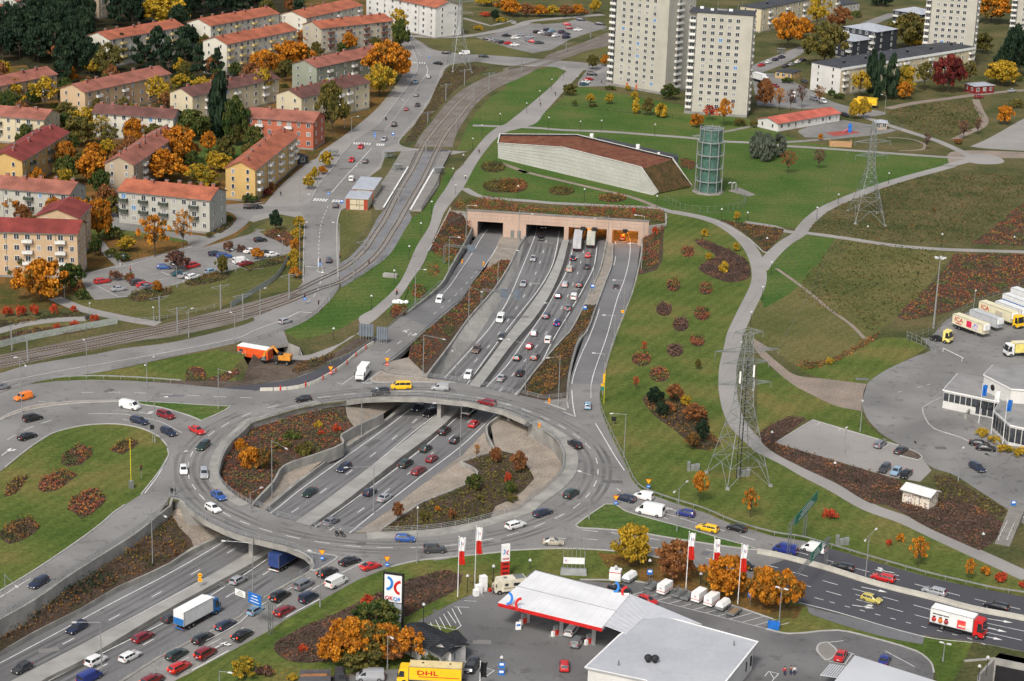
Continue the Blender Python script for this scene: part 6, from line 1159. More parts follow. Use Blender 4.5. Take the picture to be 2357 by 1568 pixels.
o=thing('station_shop','station shop with broad pale grey roof at the bottom','shop',(0,0,0));P=pts('C4: 692,1445 990,1165 1212,1003 1392,992 2218,1218 1880,1640 1500,2000 1230,1560',4.9);
Q=[Vector((p.x,p.y,0)) for p in P];c=sum(Q,Vector())/len(Q);MB().use(PW).prism([c+(p-c)*.96 for p in Q],4.8).build('wall',o);b=MB().use(CR_).prism(P,.25);b.use('white');ribbon(b,[Vector((p.x,p.y,5.1)) for p in P],.3,.05,.08,closed=True);sr=b.build('roof',o)
for x,y in ((1250,1385),(1310,1390)):p=T('C4',x,y,5.2);MB().use('trim').cone(p,p+Vector((0,0,.3)),.35,.35,10).use('trim').ball(p+Vector((0,0,.8)),.72,8,6,.8).build('roof_fan',sr)
for x,y in ((2008,1240),(988,1415)):p=T('C4',x,y,5.2);MB().use('steeld').cone(p,p+Vector((0,0,.9)),.12,.12,8).build('roof_pipe',sr)
for x,y in ((2145,1370),(2100,1420),(2030,1480)):p=T('C4',x,y,2.2);q=c+(Q[5]-c)*.96;MB().use('trim').box((p.x,p.y,1.3),(.5,.9,1.8),R(25)).build('window',o)
o=thing('grey_roofed_hall','hall with plain pale roof and ribbed canopy at the bottom edge, right','hall',(0,0,0));P=pts('D4: 860,1338 1850,1650 1800,2200 300,2000 690,1556',4.9);Q=[Vector((p.x,p.y,0)) for p in P];MB().use(PW).prism(Q,4.8).build('wall',o);MB().use(mat('roof_pale',(.5,.51,.53),.5,(.44,.45,.47),.1)).prism(P,.25).build('roof',o)
P=pts('D4: 640,1405 800,1430 720,1530 555,1505',3.2);b=MB().use(PV).prism(P,.15);b.use('steeld')
for k in range(9):b.bar(P[0].lerp(P[1],k/8)+Vector((0,0,.2)),P[3].lerp(P[2],k/8)+Vector((0,0,.2)),.08)
for q in (P[2],P[3]):b.bar((q.x,q.y,0),q,.15)
b.build('porch_roof',o)
H('small white service shed with black ribbed roof beside the price sign',('B4',1290,1135),('B4',1660,1320),('B4',1440,1015),3.2,'pale',ribbed('black_sheet',(.03,.032,.036),60),1,1,None,.9,0,cat='shed',name='service_shed',base=.1,gcols=1)
H('white gabled annex with black ribbed roof beside the service shed',('B4',1750,1290),('B4',1862,1190),('B4',1620,1215),3.4,'pale',ribbed('black_sheet2',(.03,.032,.036),20),1,1,None,1.2,0,cat='shed',name='service_shed',base=.1,gcols=1)
H('graffiti-covered white transformer kiosk with white metal roof',('D3',1290,1352),('D3',1525,1420),('D3',1590,1370),2.9,mat('graffiti_wall',(.66,.6,.5),.8,(.3,.22,.2),1.6,lo=.52,hi=.6,detail=8),mat('roof_white_metal',(.72,.71,.68),.5),0,1,None,.7,0,cat='kiosk',name='kiosk',base=.05,gcols=1)
for nm,A_,B_,C_,lb in (('tram_kiosk',('B2',820,268),('B2',1010,278),('B2',1030,215),'red-banded tram stop pavilion with slanted grey roof, nearer'),('tram_kiosk',('B2',880,185),('B2',1060,195),('B2',1108,85),'red-banded tram stop pavilion with slanted grey roof, farther')):
    k=H(lb,A_,B_,C_,3.6,WC['cream'],MET,0,1,None,.0,0,cat='pavilion',name=nm,flat=1,base=.1)
    w_=(T(*B_,3.6)-T(*A_,3.6)).length
    for xx in (.6,w_-.6):MB().use(mat('red_panel',(.38,.06,.03),.7)).box((xx,-.03,.1),(1.2,.1,3.3)).build('red_panel',k)
    MB().use('black').box((w_*.5,-.05,1.0),(.08,.08,2.3)).box((w_*.5,-.05,1.6),(w_-2.6,.06,.1)).build('lattice',k)
# ================================================================ TREES, SHRUBS, BEDS
LR=dict(
 y=leafmat('leaves_yellow',[(.11,.12,.025),(.24,.18,.02),(.33,.21,.018),(.40,.25,.02),(.48,.30,.03),(.24,.18,.025)]),o=leafmat('leaves_orange',[(.15,.11,.025),(.26,.10,.014),(.38,.13,.012),(.50,.18,.014),(.50,.22,.02),(.30,.10,.014)]),
 r=leafmat('leaves_red',[(.20,.03,.02),(.40,.05,.02),(.52,.09,.03),(.25,.04,.02)]),g=leafmat('leaves_green',[(.022,.042,.012),(.045,.07,.016),(.08,.095,.022),(.12,.11,.03)]),
 k=leafmat('needles_dark',[(.008,.018,.010),(.014,.030,.016),(.022,.042,.022),(.035,.055,.028)]),l=leafmat('leaves_olive',[(.05,.055,.018),(.09,.085,.022),(.15,.12,.027),(.085,.07,.024)]),
 w=leafmat('leaves_willow',[(.05,.065,.045),(.08,.095,.07),(.10,.12,.085),(.07,.08,.06)]),b=leafmat('leaves_russet',[(.10,.045,.02),(.20,.08,.03),(.28,.12,.04),(.13,.06,.03)]),
 n=leafmat('twigs_brown',[(.07,.042,.035),(.10,.057,.047),(.13,.07,.054),(.21,.09,.04)]),m=leafmat('leaves_maroon',[(.05,.012,.014),(.11,.018,.018),(.18,.03,.022),(.10,.04,.02)]),
 x=leafmat('bed_mixed_red',[(.075,.085,.03),(.13,.06,.035),(.25,.065,.035),(.17,.055,.036),(.32,.13,.035),(.14,.12,.035),(.085,.11,.03)]),q=leafmat('bed_mixed_orange',[(.05,.042,.022),(.10,.055,.023),(.19,.085,.024),(.24,.13,.03),(.08,.07,.025),(.05,.055,.02)]),
 h=leafmat('hedge_green',[(.03,.045,.015),(.06,.075,.02),(.10,.10,.03),(.16,.10,.03)]),t=leafmat('meadow_tufts',[(.045,.055,.018),(.075,.075,.026),(.11,.095,.04),(.13,.085,.035)]))
BARK=mat('bark',(.07,.055,.04),.9);BARKW=mat('bark_pale',(.3,.29,.26),.9)
def leafmesh(name,F,rnd):
    v=[];f=[]
    for q in F:i=len(v);v+= [tuple(p) for p in q];f.append(list(range(i,i+len(q))))
    me=bpy.data.meshes.new(name);me.from_pydata(v,[],f);a=me.attributes.new('rnd','FLOAT','FACE');a.data.foreach_set('value',rnd);me.materials.append(LR['g']);me.update();return me
def leafquad(rg,c,s,up=.25):
    n=Vector((rg.gauss(0,1),rg.gauss(0,1),rg.gauss(0,1)+up)).normalized();t=n.orthogonal().normalized();t.rotate(Matrix.Rotation(rg.random()*6.28,3,n));u=n.cross(t)
    return [c+t*s*.5+u*s*.1,c+u*s*.45-t*s*.1,c-t*s*.5-u*s*rg.uniform(0,.2),c-u*s*.5+t*s*.1]
PROTO={}
def crown(kind,k):
    """unit crown: radius 1, height 1 (z 0..1) relative to the crown box; returned with trunk mesh"""
    key=(kind,k)
    if key in PROTO:return PROTO[key]
    rg=random.Random(hash(kind[0]) % 1+ord(kind[0])*31+k);F=[];rnd=[]
    def clump(c,r,n,s,tone,fz=1.0):
        for _ in range(n):
            d=Vector((rg.gauss(0,1),rg.gauss(0,1),rg.gauss(0,1))).normalized()*(r*rg.random() ** .45)
            F.append(leafquad(rg,c+Vector((d.x,d.y,d.z*fz)),s*rg.uniform(.7,1.3)));rnd.append(min(1,max(0,tone+rg.uniform(-.16,.16))))
    br=MB().use('black');br.m[0]=BARK
    if kind == 'broad' or kind == 'open':
        ncl=58 if kind == 'broad' else 40
        for i in range(ncl):
            a=rg.random()*6.28;z=rg.random() ** .8;rr=math.sqrt(max(0,1-(2*z*.9-.75) ** 2))*rg.uniform(.35,.95);c=Vector((math.cos(a)*rr,math.sin(a)*rr,.16+z*.74));r=rg.uniform(.09,.25)
            clump(c,r,int(300*r)+10 if kind == 'broad' else int(170*r)+6,.1,rg.uniform(.12,.88),.62)
            if i % 3 == 0:br.cone((0,0,.05),c*.9,.022,.006,4)
        clump(Vector((0,0,.55)),.62,220 if kind == 'broad' else 60,.11,.35,.7)
    elif kind == 'column':
        for i in range(34):
            z=(i+.5)/34;rr=(math.sin(math.pi*min(1,z*.93+.1)) ** .6)*.62;a=rg.random()*6.28;c=Vector((math.cos(a)*rr,math.sin(a)*rr,.06+z*.88));clump(c,rg.uniform(.25,.42),42,.2,rg.uniform(.1,.9),.16)
    elif kind == 'pine':
        for i in range(30):
            z=rg.uniform(.12,.97);rr=(1-z) ** .6*rg.uniform(.35,.95);a=rg.random()*6.28;c=Vector((math.cos(a)*rr,math.sin(a)*rr,z));clump(c,rg.uniform(.18,.34),46,.14,rg.uniform(.05,.95),.16)
            br.cone((0,0,max(.1,z-.08)),c,.03,.01,4)
    elif kind == 'bare':
        for i in range(46):
            a=rg.random()*6.28;z=rg.uniform(.3,1);rr=math.sqrt(max(0,1-(2*z-1.05) ** 2))*rg.uniform(.3,.95);c=Vector((math.cos(a)*rr,math.sin(a)*rr,z));br.cone((0,0,rg.uniform(.05,.3)),c,.02,.004,3);clump(c,.2,11,.09,rg.uniform(.1,.9),.5)
    elif kind == 'shrub':
        for i in range(22):
            a=rg.random()*6.28;rr=rg.random() ** .5*.75;c=Vector((math.cos(a)*rr,math.sin(a)*rr,rg.uniform(.2,.5)+.3*(1-rr)));clump(c,rg.uniform(.22,.36),34,.17,rg.uniform(.1,.9),.8)
    me=leafmesh('crown',F,rnd)
    tr=br;tr.cone((0,0,-.9),(0,0,.75 if kind != 'broad' else .6),.055,.02,6);o=tr.build('trunk');tm=o.data;bpy.data.objects.remove(o)
    PROTO[key]=(me,tm);return PROTO[key]
KN={'b':'broad','c':'column','p':'pine','o':'open','n':'bare','s':'shrub'}
CN_=dict(y='yellow',o='orange',r='red',g='green',k='dark green',l='olive',w='grey-green',b='russet',n='brown',m='maroon',q='orange',h='green',x='red')
def plant(kd,col,p,h,r,where,group=None,label=None):
    kind=KN[kd];me,tm=crown(kind,int(abs(p.x*3+p.y)) % (3 if kd in 'bop' else 2));nm=dict(broad='tree',open='tree',column='poplar_tree' if h>12 else 'tree',pine='pine_tree',bare='tree',shrub='shrub')[kind]
    o=bpy.data.objects.new(nm,None);o.empty_display_size=.5;COL.objects.link(o);o.location=p;o.rotation_euler.z=random.random()*6.28
    tf={'broad':.16,'open':.3,'column':.05,'pine':.12,'bare':.2,'shrub':0}[kind]
    c=link('crown' if kd != 's' else 'foliage',me,o,(0,0,h*tf),m=LR[col]);c.scale=(r,r,h*(1-tf))
    if kd != 's':t=link('trunk',tm,o,(0,0,h*tf));t.scale=(r*(.8 if r>2 else 1),r*(.8 if r>2 else 1),h*(1-tf));
    if kd != 's' and tf<.45:
        t.scale.z=h*(1-tf);
    word={'broad':'round-crowned tree','open':'loose-crowned tree','column':'columnar tree','pine':'conifer','bare':'nearly bare tree','shrub':'shrub'}[kind];sz='' if kd == 's' else 'large ' if h>11 else 'small ' if h<5 else ''
    if label:tag(o,label,'tree',group)
    else:auto(o,f'{sz}{CN_[col]} {word}',where,'shrub' if kd == 's' else 'tree',group or 'autumn trees and shrubs')
    return o
PW_=dict(a='among the red-roofed apartment blocks, upper left',b='among the red-roofed blocks near the left edge',c='along the street beside the red-roofed blocks',d='around the car park beside the tram line',e='on the lawn below the beige corner block',f='beside the street near the tram crossing',g='around the foot of the tower blocks',h='near the kindergarten and green park',
 i='around the long flat-roofed block, upper right',j='on the big lawn beside the motorway',k='on the lawn near the large pylon',l='by the petrol station trailers',m='beside the tall price sign',n='on the grass above the right approach road',o='in the planting inside the roundabout',p='on the rough meadow, right side',q='at the top edge above the far car park')
TREES='''A1 b y 1440 235 0 420 a|A1 b l 350 300 105 260 a|A1 b y 225 405 288 120 a|A1 o b 520 570 400 160 a|A1 o l 965 690 395 280 a|A1 b y 830 660 560 160 a|A1 o y 1540 490 350 90 a|A1 p k 1080 570 295 150 a|A1 p k 1220 610 310 150 a|A1 p k 1400 640 235 240 a|A1 p k 1300 660 380 170 a|A1 p k 1490 660 330 170 a|A1 p k 1640 620 275 210 a|A1 p k 1750 700 370 170 a|A1 p k 1920 710 425 140 a
A1 b y 110 950 715 260 b|A1 o y 400 970 690 270 b|A1 b l 570 1110 920 220 b|A1 o y 760 1210 960 280 b|A1 b l 690 1310 1050 280 b|A1 n y 900 1250 1020 170 b|A1 o l 1050 1200 990 140 b|A1 o y 1290 1200 975 230 b|A1 o y 1390 950 685 200 b|A1 o y 1480 980 740 220 b|A1 b y 1590 800 665 170 b|A1 o y 1800 900 685 220 b|A1 n y 1650 1010 780 140 b|A1 c k 1960 1235 630 220 b|A1 b g 2080 1300 890 220 b|A1 b g 1680 1260 995 320 b|A1 b g 2230 1340 1130 170 b|A1 b o 570 1520 1265 200 b|A1 b o 790 1640 1365 290 b|A1 b o 830 1450 1275 170 b|A1 b o 1560 1500 1145 330 b|A1 b o 1420 1640 1350 390 b|A1 b y 1950 1530 1370 200 b|A1 b y 1760 1650 1465 230 b|A1 n y 1780 430 265 120 a|A2 b y 1830 190 30 190 b|A1 b g 1150 1240 1100 170 b|A1 b l 600 950 760 160 b
B1 b o 100 700 465 260 c|B1 b o 330 650 385 340 c|B1 b o 440 440 280 190 c|B1 b o 640 460 295 240 c|B1 b o 1170 780 395 370 c|B1 b y 1110 870 590 260 c|B1 b o 1300 700 440 170 c|B1 o y 1260 380 85 200 c|B1 b g 1300 450 190 150 c|B1 o y 1190 400 240 150 c|B1 b l 690 1200 760 250 c|B1 o y 650 960 715 200 c|B1 o y 70 920 610 190 c|B1 p k 400 320 -5 240 c|B1 o b 0 800 560 220 c
B1 b y 640 1490 1350 110 f|B2 b y 540 115 0 80 f|B2 b y 485 195 65 90 f|B2 b o 610 60 -10 80 f|B2 b y 400 545 435 100 f|B2 b y 385 645 535 100 f|B2 b o 370 745 635 100 f|B2 b y 360 835 725 100 f|B2 b y 352 905 805 100 f|B2 b o 368 985 885 100 f|B2 b k 195 565 385 105 f|B2 s b 150 200 130 90 f|B2 s m 120 250 180 90 f
A2 b o 180 450 235 270 d|A2 b o 860 650 295 260 d|A2 s g 1000 640 520 200 d|A2 b y 1110 750 615 160 d|A2 o o 1370 785 425 270 d|A2 n o 1620 710 375 190 d|A2 b o 2150 270 105 170 d|A2 b o 340 1210 850 430 e|A2 b l 240 950 715 280 e|A2 b g 620 1100 865 230 e|A2 b g 840 790 615 100 e|A2 s r 60 1320 1215 105 e|A2 s r 185 1320 1205 95 e|A2 s r 300 1310 1195 85 e|A2 s r 470 1300 1195 80 e|A2 s r 645 1278 1213 65 e|A2 s r 835 1378 1288 85 e|A2 s r 660 1432 1340 95 e|A2 s r 500 1435 1370 70 e|A2 s g 1070 840 730 150 d|A2 s g 980 800 700 120 d|A2 b n 1560 915 745 190 d|A2 s x 1145 1015 915 105 d|A2 s n 1020 1005 900 130 d|A2 b l 1960 955 785 110 d|A2 s n 2020 745 635 100 d|A2 b o 1385 1105 1005 85 d|A2 b o 2270 815 715 105 d|A2 s n 2130 755 675 95 d|A2 s g 720 1175 1055 130 e|A2 s g 1980 480 420 180 d|A2 s g 2200 310 220 170 d|A2 s l 1850 620 560 70 d|A2 s b 660 1100 1000 140 e|A2 s g 60 960 840 160 e
C1 b y 780 125 0 95 q|C1 b l 760 620 495 95 g|C1 b o 865 590 490 70 g|C1 b y 740 915 835 70 g|C1 b y 905 925 833 70 g|C1 b y 1130 885 815 65 g|C1 c y 1145 1005 865 70 g|C1 b l 1245 1025 875 100 g|C1 c y 1365 1040 910 100 g|C1 b l 560 850 750 120 g|C1 s y 1075 805 750 60 g|C1 b g 1440 890 755 150 g|C1 c b 1550 650 405 90 g|C1 o r 1790 1065 935 120 g|C1 o o 1915 1115 885 150 g|C1 b o 1680 1135 1015 120 g|C1 b b 2280 970 715 160 g|C1 s g 920 800 755 110 g|C1 s l 760 950 910 90 g|C1 s g 600 940 880 50 g|C1 s l 2060 1120 1040 130 g|C1 s l 2180 1130 1060 90 g
C1 b o 50 155 10 140 q|C1 b b 170 155 45 140 q|C1 b o 290 155 55 140 q|C1 b y 400 155 55 130 q|C1 b b 520 155 55 130 q|C1 b o 620 150 45 110 q|C1 s b 690 130 80 80 q|B1 b y 2060 60 -30 160 q|B1 b o 2230 130 0 180 q|B1 b k 2135 190 95 80 q|B1 s r 2050 150 105 110 q|B1 s y 1990 270 220 100 q|B1 s y 2190 200 150 120 q|C1 b o 1580 230 20 150 g|C1 b y 1560 250 120 100 g
C1 c w 2200 1400 1165 120 h|C1 c w 2290 1430 1175 120 h|D1 c w 10 1350 1160 100 h|D1 c w 90 1410 1185 120 h|D1 c w 185 1390 1175 120 h|D1 n b 270 1535 1330 160 h|D1 n n 540 1495 1315 120 h|D1 b o 560 1245 1185 45 h|D1 b y 850 1060 895 90 h|D1 b y 940 1060 875 110 h|D1 n o 190 975 780 120 g|D1 n n 390 960 740 110 g|D1 n n 290 980 790 90 g|D1 n b 545 925 760 120 g
D1 b o 270 440 135 250 i|D1 b o 400 350 175 190 i|D1 o y 520 290 -10 220 i|D1 b b 730 270 75 180 i|D1 b l 600 600 235 350 i|D1 b l 1350 450 150 350 i|D1 b y 1400 440 300 160 i|D1 b o 2080 215 -20 320 i|D1 b m 1700 830 515 260 i|D1 b y 1310 840 595 200 i|D1 o l 1470 800 560 190 i|D1 b o 1300 885 740 150 i|D1 c k 1000 830 435 100 i|D1 c k 1065 895 475 115 i|D1 c k 1180 880 475 115 i|D1 o y 900 870 640 190 i|D1 b k 2270 700 265 230 i|D1 b y 2170 770 555 290 i|D1 b l 2000 480 305 170 i|D1 o l 1870 760 550 150 i|D1 s g 655 850 785 70 i|D1 s g 730 880 815 120 i|D1 b k 1100 60 -30 180 i|D1 s g 880 160 90 90 i|D1 s g 270 740 680 120 i|D1 b l 40 180 90 120 g
D1 b o 2190 1110 945 140 p|D1 n n 1820 1230 1065 130 p|D1 n n 1945 1190 1045 80 p|D1 n n 1490 1325 1175 80 h|D1 s b 1780 1280 1220 90 p|D1 s l 2290 960 870 140 p|D1 s g 2300 720 660 110 p|D2 s q 1560 390 340 30 p|D3 s y 640 255 190 80 p|D3 s y 1990 900 815 130 p|D3 s y 2100 960 880 130 p|D3 s y 2200 1040 960 150 p|D3 s y 2330 1080 990 160 p
C2 c y 1750 605 535 65 j|C2 b y 2030 740 665 60 j|C2 b y 1785 820 755 60 j|C2 c y 1915 925 820 80 j|C2 b y 2035 465 388 55 j|C3 b y 1585 625 535 100 j|C3 b l 1690 300 210 50 j|C3 n r 1140 475 355 70 j|C3 b k 1310 620 465 140 j|C3 b k 1370 720 590 120 j|C3 b k 1725 950 755 110 j|C3 b b 1490 590 440 150 j|C3 b b 1660 770 620 200 j|C3 b q 1640 1010 870 120 j|C3 n r 1210 160 45 60 j|C2 s r 1310 590 510 60 j|C2 s r 1120 410 350 40 j|C3 s b 1430 680 580 150 j
C3 o o 1700 1478 1205 140 k|C4 o o 2150 115 -145 130 k|D4 s r 650 130 35 150 n|D4 s o 1268 330 243 85 n|D4 o o 1420 550 285 160 n|D4 o o 1868 668 475 100 n|D4 s o 2020 628 535 95 n|D4 s r 2160 690 585 120 n|D4 s r 1165 362 295 60 n|D4 s r 2345 740 665 70 n
D4 b o 60 955 590 280 l|D4 b o 245 960 615 290 l|C4 b y 1100 580 215 340 l|C4 b b 1490 710 350 330 l|C4 b o 1940 850 495 400 l|C4 b o 2290 930 590 260 l|B4 b g 1060 1190 895 420 m|B4 b o 850 1440 1050 400 m|B4 b l 1000 1420 1100 330 m|B4 b o 1130 1400 1105 380 m|B4 b o 700 1440 1180 260 m|B4 b b 1250 1420 1180 260 m|B4 o o 1390 1400 1075 330 m|B4 c r 1000 890 785 110 m|B4 s r 430 1300 1238 105 m|B4 b g 1600 1440 1305 240 m|B4 b l 950 1500 1280 380 m|A4 b y 2150 1545 1375 230 m|B4 s n 100 1520 1420 180 m|B4 s y 340 1550 1500 110 m
B3 b q 90 1220 1010 150 o|A3 b o 2215 1215 1005 190 o|A3 b o 2130 1065 920 110 o|B3 b b 2140 1135 995 100 o|C3 b b 105 1220 1035 130 o|B4 b b 1275 140 -15 90 o|B3 b g 1950 1375 1235 140 o|B3 n o 1975 1090 955 60 o|B3 s m 690 760 680 130 o|B3 s r 600 900 830 90 o|B3 s b 430 890 830 90 o|B3 s l 450 1080 930 180 o|B3 s r 730 870 780 90 o|B3 s y 570 850 740 90 o|B3 s l 2010 1460 1400 80 o|B3 s r 2250 1300 1200 70 o|B3 s o 1630 1556 1500 60 o|B3 s g 330 960 830 190 o|B3 s l 250 1040 920 200 o|B3 s r 200 800 700 130 o|B3 s b 90 900 800 120 o|B4 s l 1500 130 40 110 o|B4 s b 1750 120 30 90 o|C3 s g 30 1400 1280 120 o|B3 s l 2280 1480 1400 120 o'''
for rec in TREES.replace('\n','|').split('|'):
    t,kd,col,x,yb,yt,wd,wk=rec.split();x,yb,yt,wd=map(float,(x,yb,yt,wd))
    z=-3.3 if wk == 'o' else 0
    p=T(t,x,yb,z);s=FPX/(p-Vector((0,0,HC))).dot(FW);r=wd*.26041/s/2
    dep=math.asin((HC)/(p-Vector((0,0,HC))).length)
    hpx=(yb-yt)*.26041/s
    h=max(1.0,(hpx-.35*r*math.sin(dep))/math.cos(dep))
    q=p+Vector((0,r*.5,0)) if kd in 'bs' else p
    plant(kd,col,q,h*(1.08 if kd in 'bo' else 1),r*(1.2 if kd in 'boc' else 1.05),PW_[wk])
# the pine wood at upper left
rg=random.Random(5);placed=[]
WOOD=[('A1',0,60,800,640,60),('A1',1500,20,1690,640,5),('A1',1560,-20,2357,110,16),('A1',1000,100,1230,210,5),('A1',560,660,640,730,2),('D1',2080,480,2357,700,3),('A1',560,-40,860,150,6)]
nw=0
for t,xa,ya,xb,yb,n in WOOD:
    k=0;tries=0
    while k<n and tries<900:
        tries+= 1;x,y=rg.uniform(xa,xb),rg.uniform(ya+90,yb+40)
        if t == 'A1' and xa == 0 and (y>560+(x>500)*120 or (180>x and y<260) or (x<520 and y>600)):continue
        p=T(t,x,y)
        if infoot(p) or any((p-q).length<6.5 for q in placed):continue
        placed.append(p);k+= 1;h=rg.uniform(12,18)
        o=plant(rg.choice('ppbb'),'k',p,h,rg.uniform(4,6),'in the upper left wood, '+('top' if y<200 else 'upper' if y<380 else 'lower')+' '+('far left' if x<300 else 'left' if x<600 else 'middle' if x<1500 else 'right') if t == 'A1' else 'by the right edge, upper right','dark trees of the wood')
# smaller trees and shrubs between the apartment blocks
placed=[]
for t,xa,ya,xb,yb,n,dd in (('A1',0,680,2300,1540,75,5.5),('A2',0,100,1000,560,12,6),('B1',-40,60,1180,960,34,6),('A1',780,380,2357,700,16,6)):
    k=tries=0
    while k<n and tries<900:
        tries+= 1;p=T(t,rg.uniform(xa,xb),rg.uniform(ya,yb))
        if infoot(p,1.5) or pix(p)[0]>905-max(0,pix(p)[1]-60)*.55 or any((p-q).length<dd for q in placed):continue
        placed.append(p);k+= 1;kd=rg.choice('bbbos');col=rg.choice('yyollggb');h=rg.uniform(5.5,10) if kd != 's' else rg.uniform(1.5,3);py=pix(p)[1]
        plant(kd,col,p,h,h*rg.uniform(.36,.5) if kd != 's' else h,'between the red-roofed blocks, '+('top' if py<130 else 'upper' if py<230 else 'middle' if py<320 else 'lower')+' band')
# ---- planting beds
def bed(label,s,col,h=1.0,dens=4.0,z=0.0,size=.75,name='shrub_bed',stuff=True,seed=1,base=True,cat='shrub bed'):
    P=pts(s,z);P=smooth(P,True,3);flat,tri=tess([P]);rg=random.Random(seed+int(abs(P[0].x)*10));F=[];rnd=[]
    for a,b_,c in tri:
        A,B,C=flat[a],flat[b_],flat[c];ar=abs((B-A).xy.cross((C-A).xy))/2;n=ar*dens*1.45;n=int(n)+(rg.random()<n-int(n))
        for _ in range(n):
            u,v=rg.random(),rg.random()
            if u+v>1:u,v=1-u,1-v
            p=A+(B-A)*u+(C-A)*v;nz=noise.noise(Vector((p.x*.22,p.y*.22,seed)));n2=noise.noise(Vector((p.x*.8,p.y*.8,seed+9)))
            hh=h*.8*max(.1,.6+1.1*n2)*rg.random() ** .6;s_=size*rg.uniform(.4,.9);q=p+Vector((0,0,hh));F.append(leafquad(rg,q,s_,.6));rnd.append(min(1,max(0,.5+nz*1.3+rg.uniform(-.22,.22))))
    me=leafmesh(name,F,rnd);me.materials[0]=LR[col];o=bpy.data.objects.new(name,me);COL.objects.link(o)
    if stuff:o['kind']='stuff';tag(o,label,cat)
    else:auto(o,label,PW_['j'],cat,'round shrub beds on the lawn')
    return o
def disc(t,x,y,rx,ry):return f'{t}: '+' '.join(f'{x + rx * math.cos(k * .5236):.0f},{y + ry * math.sin(k * .5236):.0f}' for k in range(12))
def soilbed(s,m='bedsoil',z=0,dz=.03):sheet('bed_soil',s,m,z,dz)
